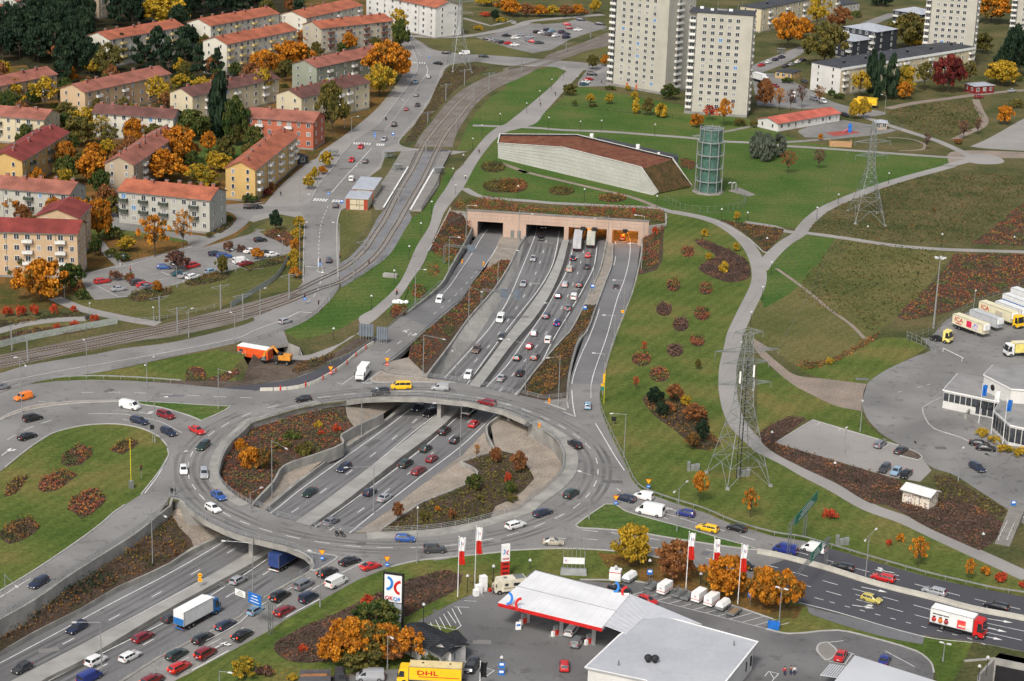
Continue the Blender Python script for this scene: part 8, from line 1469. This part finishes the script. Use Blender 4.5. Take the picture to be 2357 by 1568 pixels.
for i in range(len(Q)-1):
    a,c=Q[i],Q[i+1];d=c-a;o=thing('barrier_block',None,None,(a+c)/2,math.atan2(d.y,d.x));MB().use(mat('barrier_concrete',(.5,.48,.42),.85)).box((0,0,.04),(3.0,.55,.75),0,(1,.5)).build('block',o)
    if i % 2:MB().use('sign_red').box((0,-.35,.04),(.3,.12,1.3)).build('marker_post',o)
    auto(o,'pale concrete barrier block'+(' with red marker' if i % 2 else ''),'beside the fresh black asphalt','barrier','temporary barrier blocks')
# ---- signs
def sign(lab,t,x,yb,yt,parts,z=0,grp='road signs',cat='road sign'):
    p=T(t,x,yb,z);h=height(p,t,x,yt);o=thing('road_sign',lab,cat,p,0,grp);MB().use('steel').cone((0,0,0),(0,0,h),.05,.05,6).build('post',o)
    zt=h
    for k in parts:
        b=MB()
        if k == 'y':b.use('sign_yel').prism([Vector((-.5,-.08,0)),Vector((.5,-.08,0)),Vector((.5,-.03,0)),Vector((-.5,-.03,0))],.01);b.face((-.55,-.09,zt),(0,-.09,zt-.95),(.55,-.09,zt));b.use('sign_red').face((-.68,-.07,zt+.08),(0,-.07,zt-1.1),(.68,-.07,zt+.08));zt -= 1.15;b.build('yield_plate',o)
        elif k in 'bnY':b.use({'b':'sign_blue','n':'sign_red','Y':'sign_yel'}[k]).cone((0,-.06,zt-.4),(0,-.1,zt-.4),.45,.45,14);b.use('white' if k != 'Y' else 'sign_red').box((0,-.12,zt-.47),(.55,.03,.14),0);zt -= .95;b.build('round_plate',o)
        elif k in 'sk':b.use({'s':'sign_blue','k':'black'}[k]).box((0,-.1,zt-1.3),(1.05,.08,1.05));b.use('white').box((0,-.15,zt-.8),(.7,.03,.4)) if k == 's' else None;zt -= 1.4;b.build('square_plate',o)
        elif k == 'l':b.use('black').box((0,-.1,zt-1.1),(.35,.3,1.1));b.use('sign_red').ball((0,-.28,zt-.2),.1,6,4);zt -= 1.2;b.build('signal_head',o)
    return o
for a in (('yellow yield sign above blue roundabout sign on the island at the slip road','B4',607,510,398,'yb'),('yellow yield sign above blue roundabout sign at the petrol station corner','B4',1182,560,455,'yb'),('yellow yield sign above blue roundabout sign by the lawn guard rail','C3',1250,1365,1268,'yb'),('yellow yield sign above blue roundabout sign at the tip of the green island','C3',963,1500,1412,'yb'),('red no-entry sign beside the left ramp end','B3',1182,300,195,'yn'),('red no-entry sign beside the fresh asphalt','B3',683,352,270,'yn'),
    ('two orange round speed signs on the motorway median','A4',1770,720,600,'YY',-5.2),('blue arrow sign on the street refuge, upper','B1',1072,1240,1168,'bb'),('blue sign at the street edge near the bend','B1',1235,1230,1165,'s'),('blue arrow sign on the lower zebra refuge','B2',665,280,215,'b'),('blue square sign by the tram pavilion','B2',782,375,275,'s'),('black signal and blue arrow at the tram crossing refuge','B2',590,905,800,'lb'),('black signal and blue arrow on the lower tram crossing refuge','B2',455,1210,1105,'lb'),('black traffic signal right of the tram crossing','B2',765,862,765,'l'),('black traffic signal beside the tram track fence','B2',1022,905,815,'l'),('black traffic signal below the tram crossing','B2',577,1290,1170,'l'),
    ('blue tunnel sign between motorway and right ramp, upper','C2',757,1110,1022,'s',-4.4),('blue sign between motorway and right ramp, lower','C2',690,1290,1210,'s',-4),('orange round sign on the right ramp rail','C2',1022,1320,1255,'Y',-.8),('black camera box on a post on the lawn left','A3',1250,1258,1140,'l'),('black square variable sign on the lawn beside the road','C3',945,785,705,'k'),('blue parking sign on the forecourt edge','B4',2192,1500,1375,'ss'),('blue parking sign by the trailers','C4',1262,660,555,'s'),('blue sign at the right end of the trailer row','C4',2150,890,755,'s'),('blue parking sign by the beige corner block path','A2',1093,830,755,'s'),('blue sign at the depot road, right edge','D3',2258,1530,1445,'s'),('black round mirror sign where the left road meets the bridge','A3',1530,1400,1335,'k'),('blue arrow sign at the far street junction','B1',1553,555,495,'b'),('green square sign at the left island','A3',1350,940,775,'k')):sign(*a)
def gantry(lab,A,B,h,cols,panels,z=0,w=.5):
    a,c=T(*A,z+h),T(*B,z+h);d=(c-a);o=thing('sign_gantry',lab,'sign gantry',(a.x,a.y,z),math.atan2(d.y,d.x));L_=d.length;b=MB().use('steeld')
    for y in (-w/2,w/2):
        for zz in (0,w):b.bar((0,y,h+zz),(L_,y,h+zz),.08)
    n=max(3,int(L_/.9))
    for i in range(n):
        x0,x1=L_*i/n,L_*(i+1)/n;y=(-w/2,w/2)
        for s in y:b.bar((x0,s,h),(x1,s,h+w),.05)
        b.bar((x0,y[0],h+w),(x1,y[1],h+w),.05)
    b.build('truss_beam',o)
    for f in cols:
        b=MB().use('steeld');x=L_*f
        for sx in (-.25,.25):
            for sy in (-.25,.25):b.bar((x+sx,sy,0),(x+sx,sy,h),.08)
        for k in range(int(h)):b.bar((x-.25,-.25,k),(x+.25,-.25,k+1),.05);b.bar((x-.25,.25,k),(x-.25,-.25,k+1),.05)
        b.build('column',o)
    for f0,f1,z0,z1,m,side in panels:
        b=MB().use(m).box((L_*(f0+f1)/2,side*(w/2+.1),h+z0),(L_*(f1-f0),.08,z1-z0));q=b.build('sign_panel',o)
        if m in ('sign_blue','sign_green','white'):
            b=MB().use('white' if m != 'white' else 'black')
            for k in range(3):b.box((L_*(f0+f1)/2,side*(w/2+.16),h+z0+(z1-z0)*(.2+.27*k)),(L_*(f1-f0)*(.7-.15*k),.02,(z1-z0)*.07))
            b.build('sign_text',q)
    return o
gantry('sign gantry with long green panel over the right approach road',('D4',290,190),('D4',520,-75),6.2,(.02,.62),[(.12,.98,-.6,1.5,'sign_green',-1)])
gantry('smaller sign gantry with green panel beside the concrete barrier',('D4',350,625),('D4',640,295),5.8,(.93,),[(.35,.68,.0,1.9,'sign_green',-1)])
gantry('sign gantry with blue and white panels over the lower motorway',('A4',1940,700),('B4',150,875),6.3,(1.0,),[(.6,.85,-1.0,1.1,'sign_blue',-1),(.34,.54,-.5,.7,'white',-1)],-2.2)
gantry('sign gantry seen from behind over the left ramp',('B2',1690,688),('B2',1960,715),5.5,(0,),[(.76,1.0,-1.2,1.2,'sign_back',-1)],-1.5)
gantry('sign gantry seen from behind over the motorway carriageway',('B2',2022,1085),('C2',130,1120),5.5,(0,),[(.48,.66,-1.2,1.2,'sign_back',-1),(.82,1.0,-1.2,1.2,'sign_back',-1)],-2.5)
for lab,t,x0,y0,x1,y1 in (('large sign seen from behind by the footpath and left ramp','B2',932,1520,1062,1530),('low sign seen from behind beside the large one','B2',1088,1545,1185,1556)):
    a,c=T(t,x0,y0),T(t,x1,y1);hh=height(a,t,x0,y0-(145 if 'large' in lab else 90));d=c-a;o=thing('road_sign',lab,'road sign',a,math.atan2(d.y,d.x),'road signs');L_=d.length;b=MB().use('sign_back').box((L_/2,0,hh*.25),(L_,.1,hh*.75));b.build('sign_panel',o)
    for k in range(5):MB().use('steel').box((L_*(k+.5)/5,-.1,0),(.1,.1,hh+.05)).build('post',o)
p=T('A3',1160,1345);o=thing('height_pole','tall yellow pole on a grey box on the left lawn','measuring pole',p);MB().use('steeld').box((0,0,0),(.9,.9,1.6),.4).build('cabinet',o);h=height(p,'A3',1143,912);MB().use(mat('pole_yellow',(.75,.62,.02),.5)).box((0,0,1.6),(.1,.1,h-1.6)).build('pole',o)
p=T('C3',858,600);o=thing('height_pole','tall yellow pole with orange and green signs by the right ramp','measuring pole',p);h=height(p,'C3',873,305);MB().use(mat('pole_yellow',(.85,.72,.02),.5)).box((0,0,0),(.09,.09,h)).build('pole',o);MB().use('sign_yel').box((-.2,-.12,h-3),(.5,.06,2.2)).box((-.5,-.12,h-3.9),(.7,.06,.7)).use('sign_green').box((-.5,-.12,h-4.9),(.8,.06,.9)).build('sign_panel',o)
for x,y,t,z,lb in ((1845,850,'B2',-3.2,'orange marker board at the left edge of the left ramp'),(2035,870,'B2',-4.6,'orange marker board at the right edge of the left ramp'),(375,605,'C3',0,'orange marker board on the bridge tip by the right ramp'),(288,820,'C3',0,'orange marker board on the ring railing')):o=thing('marker_board',lb,'marker board',T(t,x,y,z));MB().use('sign_yel').box((0,0,.3),(.5,.08,1.1)).build('board',o);MB().use('sign_red').box((0,-.05,.6),(.5,.03,.2)).box((0,-.05,1.0),(.5,.03,.2)).build('stripe',o)
# ---- petrol station furniture
p,q=T('B4',1325,1078),T('B4',1180,1040);h=height(p,'B4',1335,612);d=p-q;L_=3.7;o=thing('price_sign','tall black-framed white price sign with blue and red arcs','price sign',p,R(-14));b=MB().use('black').box((-.15,0,0),(.32,.5,h)).box((-L_,0,0),(.18,.4,h)).box((-L_/2,0,h-.25),(L_,.45,.25)).box((-L_/2,.12,2.0),(L_,.2,h-2.1));fr=b.build('frame',o)
H0=h-.35;b=MB().use('white').box((-L_/2-.05,-.14,H0-5.2),(L_-.45,.1,5.2));pn=b.build('panel',o);twoC(pn,(-L_/2,-.22,H0-1.95),1,(R(90),0,0),1.42,1.15,.3,.5);text('OK',pn,(-L_*.72,-.24,H0-4.5),1.0,(R(90),0,0),'red_ink',bold=.03);text('Q8',pn,(-L_*.34,-.24,H0-4.55),1.0,(R(90),0,0),'blue_ink',bold=.02)
for k in range(3):MB().use(mat('price_panel',(.42,.45,.5),.5)).box((-L_/2-.05,-.14,H0-6.45-k*1.22),(L_-.45,.1,1.05)).build('price_panel',o)
p=T('B4',2222,640);h=height(p,'B4',2225,345);o=thing('price_sign','slim red and white price pylon behind the camper van','price sign',p,R(20));MB().use('white').box((0,0,h*.5),(1.6,.5,h*.5)).use('sign_red').box((0,0,0),(1.6,.5,h*.5)).build('panel',o);b=MB().use('black')
for k in range(3):b.box((0,-.27,h*.4-k*.9),(1.2,.04,.3))
b.build('price_panel',o);twoC(o,(0,-.28,h*.78),.8,(R(90),0,0));text('OKQ8',o,(0,-.28,h*.58),.45,(R(90),0,0),'red_ink')
def flag(lab,t,x,yb,xt,yt,cols,logo=False):
    p=T(t,x,yb);h=height(p,t,xt,yt);o=thing('flagpole',lab,'flagpole',p,0,'flagpoles');MB().use('white').cone((0,0,0),(0,0,h),.09,.05,8).ball((0,0,h),.12,6,4).build('pole',o);b=MB();n=len(cols)
    for r in range(6*n):
        b.use(cols[r // 6]);z0=h-.2-r*.45;z1=z0-.45
        for c in range(5):
            f=lambda u,zz:(.05+u*.22+.12*math.sin(zz*1.3),.22*math.sin(u*2.1+zz*.9),zz);b.face(f(c,z0),f(c,z1),f(c+1,z1),f(c+1,z0))
    fl=b.build('flag',o)
    if logo:twoC(fl,(.6,-.3,h-1.3),.42,(R(90),0,0))
for a in (('white flagpole with white and red flag left of the price pylon, nearer','B4',1806,810,1817,275),('white flagpole with white and red flag left of the price pylon, farther','B4',1957,710,1975,185),('white flagpole with red and white flag behind the trailers, leftmost','C4',1583,750,1635,235),('white flagpole with red and white flag behind the trailers, middle','C4',1810,740,1855,290),('white flagpole with red and white flag behind the trailers, rightmost','C4',2042,875,2097,340)):flag(*a,('white','sign_red'),True)
for k,a in enumerate((('D3',1952,812,2000,425),('D3',2062,897,2112,480),('D3',2165,977,2215,558))):flag(f'white flagpole with blue flag before the depot office, {("leftmost", "middle", "rightmost")[k]}',*a,('sign_blue',) if k != 1 else ('white',))
flag('white flagpole with dark blue flag at the bottom edge','B4',2000,1640,2010,1380,('black',))
TG=mat('trailer_cage',(.3,.31,.31),.5,metal=.4)
for k,(kind,x,y) in enumerate((('tarp',1087,640),('cage',1285,705),('box',1397,745),('cage',1520,770),('cage',1600,795),('box',1700,815),('box',1812,850),('tarp',1912,885),('flat',2008,930))):
    p=T('C4',x,y,.7);p.z=.03;lab={'tarp':'grey car trailer under a white cover','cage':'empty grey mesh-sided car trailer','box':'white box car trailer with logo','flat':'flat grey car trailer with wooden bed'}[kind];o=thing('car_trailer',None,None,p,R(57));MB().use('steeld').box((0,0,.35),(3.2,1.7,.12)).bar((-1.6,0,.4),(-3.0,0,.4),.1).build('chassis',o)
    for s in (-1,1):link('wheel',carmesh('h')['wheel'],o,(.2,s*.9,.31))
    if kind == 'box':q=MB().use('white').box((0,0,.47),(3.3,1.7,1.7),0,(.95,.95)).use('sign_red').box((0,0,.85),(3.32,1.72,.1)).build('box',o);twoC(q,(-1.66,0,1.5),.3,(R(90),0,R(-90)))
    elif kind == 'tarp':MB().use('steel').box((0,0,.45),(3.2,1.65,.5)).build('side_board',o);MB().use('white').box((0,0,.95),(3.2,1.65,.75),0,(.9,.6)).build('cover',o)
    else:
        b=MB().use(TG)
        for s in (-1,1):b.box((0,s*.82,.47),(3.2,.04,.35))
        b.box((-1.6,0,.47),(.04,1.65,.35)).box((1.6,0,.47),(.04,1.65,.35))
        if kind == 'cage':
            for zz in (.95,1.2,1.45):
                for s in (-1,1):b.box((0,s*.82,zz),(3.2,.04,.05))
            for i in range(7):
                for s in (-1,1):b.box((-1.6+i*.53,s*.82,.8),(.04,.04,.7))
        else:b.use(mat('wood_bed',(.25,.17,.1),.8)).box((0,0,.48),(3.0,1.5,.04))
        b.build('cage' if kind == 'cage' else 'side_board',o)
    auto(o,lab,'in the trailer row','trailer','rental trailers in a row')
o=thing('vending_kiosk','white kiosk box with red band left of the trailers','kiosk',T('C4',960,655),R(-12));MB().use('white').box((0,0,0),(2.2,1.6,2.1)).use('sign_red').box((0,0,1.6),(2.23,1.63,.15)).build('body',o)
for k,(x,y) in enumerate(((150,1045),(432,1150),(725,1225))):
    o=thing('fuel_pump',f'red fuel pump under the white canopy, {("leftmost", "middle", "rightmost")[k]}','fuel pump',T('C4',x,y),R(40),'fuel pumps');MB().use('sign_red').box((0,0,.1),(1.0,.6,1.0)).use('steel').box((0,0,1.1),(.9,.5,.8)).build('body',o);MB().use('conc').box((0,0,0),(2.2,1.0,.12)).build('plinth',o);MB().use('white').box((-.7,-.1,.1),(.5,.5,.9)).build('cabinet',o)
o=thing('notice_board','white A-board sign beside the left canopy column','sign board',T('C4',102,1105),R(15));MB().use('white').box((0,0,.15),(1.0,.3,1.5),0,(1,.3)).use('sign_blue').box((0,-.14,.9),(.7,.02,.35)).build('board',o)
o=thing('tank_vent_cabinet','stack of white service cabinets beside the left flagpoles','cabinet',T('B4',2030,755),R(30));MB().use('white').box((0,0,0),(1.2,1.1,3.0)).box((-1.3,-.6,0),(1.2,1.0,1.7)).box((-2.2,-1.3,0),(.9,.9,1.2)).build('cabinet',o);MB().use('sign_red').box((.9,-1,.1),(.5,.4,.6)).build('bucket',o)
o=thing('pipe_rack','tall steel vent pipes above a white banner behind the canopy','vent pipes',T('C4',590,610),0);b=MB().use('steel')
for i in range(6):b.cone((-2.0+i*.8,0,0),(-2.0+i*.8,0,6+(i % 3)),.06,.06,6)
b.build('pipe',o);MB().use('white').box((0,-.15,2.2),(4.0,.06,1.3)).build('banner',o);twoC(o,(-1.5,-.2,2.9),.3,(R(90),0,0));MB().use('steel').box((0,0,0),(5,1.2,1.2),0,(.95,.5)).build('tank',o)
o=thing('blue_bin','bright blue waste bin at the lawn corner','waste bin',T('D4',143,1090),R(-10));MB().use('sign_blue').box((0,0,0),(2.0,1.2,1.1),0,(1.08,1.1)).build('body',o);MB().use('sign_blue').box((0,0,1.12),(2.2,1.35,.12)).build('lid',o)
for t,x,y,lb in (('D4',740,350,'group of grey utility cabinets on the grass by the guard rail'),('C3',1640,1190,'grey utility cabinets on the lawn near the pylon'),('C3',2085,1240,'white and grey antenna cabinets under the large pylon')):o=thing('utility_cabinet',lb,'cabinet',T(t,x,y),R(20));MB().use('steel').box((-.9,0,0),(.6,.5,2.2)).box((0,0,0),(.9,.6,1.3)).box((1.0,-.2,0),(1.0,.6,1.5)).build('cabinet',o)
# ---- building site
o=thing('site_container','orange site container with white roof under the street bridge','site container',T('A3',2255,195,-1.6),R(-22));MB().use(ORP).box((0,0,.4),(8.6,2.6,2.5)).build('body',o);MB().use('white').box((0,0,2.9),(8.7,2.7,.12)).build('roof',o);MB().use('glass').box((-3.2,-1.32,1.6),(1.0,.06,.7)).build('window',o);MB().use('white').box((-3.2,-1.33,.9),(1.5,.04,.25)).box((-2.0,-1.33,.6),(.06,.04,1.4)).build('door',o);wheels(o,(-2.5,2.5),1.2)
OY=mat('excavator_orange',(.7,.3,.04),.5,(.5,.2,.03),1);o=thing('excavator','orange wheeled excavator beside the orange container','excavator',T('B3',262,245),R(170));MB().use(OY).box((-.6,0,1.2),(3.0,2.3,1.2)).build('body',o);MB().use('trim').box((.5,.5,1.3),(1.4,1.1,1.7),0,(.8,.9)).build('cab',o);MB().use('trim').box((0,0,.6),(4.0,1.2,.5)).build('undercarriage',o);wheels(o,(-1.3,1.4),1.1)
b=MB().use(OY).bar((.8,-.3,2.0),(2.6,-.3,4.2),.45).bar((2.6,-.3,4.2),(4.6,-.3,2.4),.35).bar((4.6,-.3,2.4),(4.9,-.3,1.3),.5);b.build('boom',o);MB().use('steeld').box((4.9,-.3,.5),(1.1,1.2,.8),0,(.6,1)).build('bucket',o)
o=thing('wall_stack','pale concrete blocks lying on the lawn beside the path','concrete blocks',T('B2',1210,965),R(-12));MB().use('conc').box((0,-.4,0),(4,.7,1.0)).box((0,.5,0),(4,.7,1.0)).build('block',o)
o=thing('tarp_heap','white plastic-wrapped heap beside the footpath','heap',T('B2',1285,1195));b=MB().use('white')
for x,y,r_ in ((-1,0,.8),(0,.3,.9),(.8,-.1,.7),(2,.2,.7)):b.ball((x,y,.3),r_,8,5,.8)
b.build('cover',o)
for t,x,y,rz,lb in (('B1',705,1385,-5,'glass bus shelter on the pavement by the street'),('B1',1285,1515,30,'glass tram shelter on the left platform, lower'),('B1',1205,1400,25,'glass shelter with bicycles beside the tram stop'),('B2',1640,60,30,'glass tram shelter on the right platform'),('D1',208,475,0,'glass bus shelter by the far parking street')):
    o=thing('bus_shelter',lb,'shelter',T(t,x,y),R(rz));b=MB().use('steeld')
    for sx in (-1.6,1.6):
        for sy in (-.7,.7):b.bar((sx,sy,0),(sx,sy,2.4),.08)
    b.build('frame',o);MB().use('steel').box((0,0,2.4),(3.6,1.7,.12)).build('roof',o);MB().use(mat('shelter_glass',(.35,.4,.4),.1,alpha=.35)).box((0,.72,.2),(3.2,.04,2.1)).build('glass_panel',o);MB().use('steeld').box((0,.4,.45),(2.4,.4,.06)).build('bench',o)
# playground
o=thing('slide_tower','blue playground tower with pink slide on red ground','playground tower',T('D1',815,1170));MB().use('sign_blue').box((0,0,0),(1.2,1.2,2.6)).cone((0,0,2.6),(0,0,3.6),.95,.05,4).build('tower',o);MB().use(mat('slide_pink',(.7,.2,.3),.4)).bar((-.6,0,1.5),(-2.6,-.2,.1),.6,.15).build('slide',o)
o=thing('wooden_pen','plank-walled wooden enclosure beside the park path','enclosure',T('D1',735,1300),R(-3));MB().use(mat('planks',(.45,.27,.14),.8,(.36,.21,.11),2)).box((0,0,0),(8,.2,2.2)).box((-4,2,0),(.2,4,2.2)).box((4,2,0),(.2,4,2.2)).build('wall',o)
o=thing('air_pipes','pair of curved steel air pipes beside the glass tower','air pipes',T('C2',1990,200));
for x in (0,1.3):
    b=MB().use('steel');P=[Vector((x,0,0)),Vector((x,0,2.2))]+[Vector((x-.6+.6*math.cos(k*.6),0,2.2+.6*math.sin(k*.6))) for k in range(1,6)]
    for u,v in zip(P,P[1:]):b.bar(u,v,.5,n=8)
    b.build('pipe',o)
sheet('slab','C2: 1960,205 2060,180 2200,240 2140,255','plat',dz=.2,thick=.2,sm=False)
# ---- people: one continuous skinned body, clothes as children
PM={}
SK=mat('skin',(.5,.3,.22),.6,fine=0);HAIR=mat('hair_dark',(.04,.025,.015),.8)
def skinmesh(name,V,E,Rd,m):
    me=bpy.data.meshes.new(name);me.from_pydata(V,E,[]);o=bpy.data.objects.new(name,me);COL.objects.link(o);md=o.modifiers.new('s','SKIN')
    for i,r_ in enumerate(Rd):me.skin_vertices[0].data[i].radius=(r_,r_)
    me.skin_vertices[0].data[0].use_root=True;sb=o.modifiers.new('u','SUBSURF');sb.levels=sb.render_levels=1
    dg=bpy.context.evaluated_depsgraph_get();dg.update();q=bpy.data.meshes.new_from_object(o.evaluated_get(dg));bpy.data.objects.remove(o);q.materials.clear();q.materials.append(m);q.name=name;return q
def bodyset(pose):
    if pose in PM:return PM[pose]
    s=.28 if pose == 'walk' else 0
    if pose == 'ride':kn,ft=[(.42,.18,.78),(.42,-.18,.78)],[(.22,.2,.35),(.22,-.2,.35)];sh=.1;hands=[(.62,.26,1.12),(.62,-.26,1.12)];hip=.85
    else:kn,ft=[(s*.5+.03,.1,.5),(-s*.4+.04,-.1,.5)],[(s,.11,.06),(-s,-.11,.06)];sh=0;hands=[(-s*.6+.05,.27,.82),(s*.7+.05,-.27,.82)];hip=.95
    t0=hip;V=[(0,0,t0),(sh*.5,0,t0+.25),(sh,0,t0+.48),(sh+.02,0,t0+.6),(sh+.04,0,t0+.78),(0,.1,t0-.04),kn[0],ft[0],(ft[0][0]+.16,ft[0][1],.04 if pose != 'ride' else .33),(0,-.1,t0-.04),kn[1],ft[1],(ft[1][0]+.16,ft[1][1],.04 if pose != 'ride' else .33),(sh,.19,t0+.47),((sh+hands[0][0])/2-.04,.26,t0+.22),hands[0],(sh,-.19,t0+.47),((sh+hands[1][0])/2-.04,-.26,t0+.22),hands[1]]
    E=[(0,1),(1,2),(2,3),(3,4),(0,5),(5,6),(6,7),(7,8),(0,9),(9,10),(10,11),(11,12),(2,13),(13,14),(14,15),(2,16),(16,17),(17,18)]
    Rd=[.13,.13,.14,.055,.1,.085,.06,.045,.035,.085,.06,.045,.035,.055,.042,.035,.055,.042,.035]
    body=skinmesh('body',V,E,Rd,SK)
    jV=[V[0],V[1],V[2],V[13],V[14],V[15],V[16],V[17],V[18]];jac=skinmesh('jacket',jV,[(0,1),(1,2),(2,3),(3,4),(4,5),(2,6),(6,7),(7,8)],[.17,.165,.17,.085,.065,.05,.085,.065,.05],M['black'])
    tV=[V[0],V[5],V[6],V[7],V[9],V[10],V[11]];tr=skinmesh('trousers',tV,[(0,1),(1,2),(2,3),(0,4),(4,5),(5,6)],[.15,.11,.08,.065,.11,.08,.065],M['black'])
    o=MB().use(HAIR).ball((V[4][0]-.025,0,V[4][2]+.035),.118,10,7).build('hair');hm=o.data;bpy.data.objects.remove(o);PM[pose]=(body,jac,tr,hm);return PM[pose]
CL=dict(k=mat('cloth_black',(.02,.02,.025),.9),r=mat('cloth_red',(.45,.03,.03),.9),b=mat('cloth_brown',(.15,.08,.05),.9),w=mat('cloth_white',(.6,.6,.6),.9),n=mat('cloth_navy',(.03,.04,.09),.9),g=mat('cloth_grey',(.14,.14,.15),.9),h=mat('helmet',(.7,.7,.7),.3))
def person(lab,t,x,y,face,jc='k',tc='n',pose='walk',z=0,hc=None,p=None):
    p=p or T(t,x,y,z);o=thing('person',lab,'person',p,R(face));b,j,tr,hm=bodyset(pose);link('body',b,o);link('jacket',j,o,m=CL[jc]);link('trousers',tr,o,m=CL[tc]);link('hair' if not hc else 'helmet',hm,o,m=CL[hc] if hc else HAIR);return o
for a in (('person in dark clothes walking on the path beside the low hall','B1',1995,1360,250),('person in white top and black walking on the path above the tunnel','B2',1875,100,250,'w','k'),('person in dark jacket on the path left of the towers, farther','C1',430,848,240),('person in dark jacket on the path left of the towers, nearer','C1',298,940,240),('person standing in the small car park beside the first tower','C1',837,738,0),('person in red jacket near the beige corner block','A2',890,758,90,'r','k'),('person with white shopping bags on the pavement by the car park','A2',1062,866,90,'g','w'),('person in dark and red walking in the car park','A2',1152,925,30,'r','k'),('person in black on the tram platform','B2',1308,32,0),('person in dark coat under the orange trees by the street, left','B1',1222,802,60),('person in dark coat under the orange trees by the street, right','B1',1240,800,60),
    ('person in red top on the forecourt, left of three','D4',238,1508,250,'r','n'),('person in brown jacket on the forecourt, middle of three','D4',292,1503,250,'b','n'),('person in white top with bag on the forecourt, right of three','D4',325,1503,250,'w','n'),('man standing by the open bonnet of the camper van','B4',2115,785,20,'b','g'),('person in blue walking beside the yellow apartment block','B2',242,248,250,'k','n')):person(*a)
def bike(nm,lab,t,x,y,dx,dy,motor,pl,jc='k',hc='h'):
    p=T(t,x,y);rz=heading(t,x,y,dx,dy,0);o=thing(nm,lab,'motorcycle' if motor else 'bicycle',p,rz);r_=.33
    for sx in (-.72,.72):b=MB().use('tyre');c=Vector((sx,0,r_+.03));b.cone(c+Vector((0,-.07,0)),c+Vector((0,.07,0)),r_,r_,14).use('rim').cone(c+Vector((0,-.08,0)),c+Vector((0,.08,0)),r_*.6,r_*.6,10);b.build('wheel',o)
    MB().use('trim').bar((-.72,0,.36),(0,0,.75),.08 if not motor else .16).bar((0,0,.75),(.6,0,.95),.08 if not motor else .22).bar((.6,0,.95),(.72,0,.36),.07).bar((.55,-.3,1.08),(.55,.3,1.08),.05).build('frame',o);MB().use('black').box((-.3,0,.72),(.6,.26,.12)).build('seat',o)
    if motor:MB().use('steeld').box((.05,0,.35),(.5,.35,.4)).build('engine',o);MB().use('black').box((-.85,0,.75),(.4,.45,.35)).build('top_box',o)
    q=person(pl,None,0,0,0,jc,'k','ride',hc=hc,p=p+Vector((-.12*math.cos(rz),-.12*math.sin(rz),.03)));q.rotation_euler.z=rz
bike('motorcycle','black motorcycle riding over the near roundabout bridge','B4',770,280,100,12,True,'motorcycle rider in black with grey helmet on the bridge');bike('scooter','small scooter on the street beside the pavement','B1',1172,1062,30,-45,True,'scooter rider in black on the street');bike('bicycle','bicycle ridden on the path below the tunnel hill','B2',1267,1118,40,-60,False,'cyclist in dark red on the long path','r',None);bike('bicycle','bicycle on the footpath left of the tram line','A2',772,1345,60,20,False,'cyclist in dark blue on the lower left footpath','n',None)
finish_labels()
for o_ in COL.objects:
    if o_.get('label') and len(o_['label'].split())>16:o_['label']=o_['label'].replace('white ','',1)
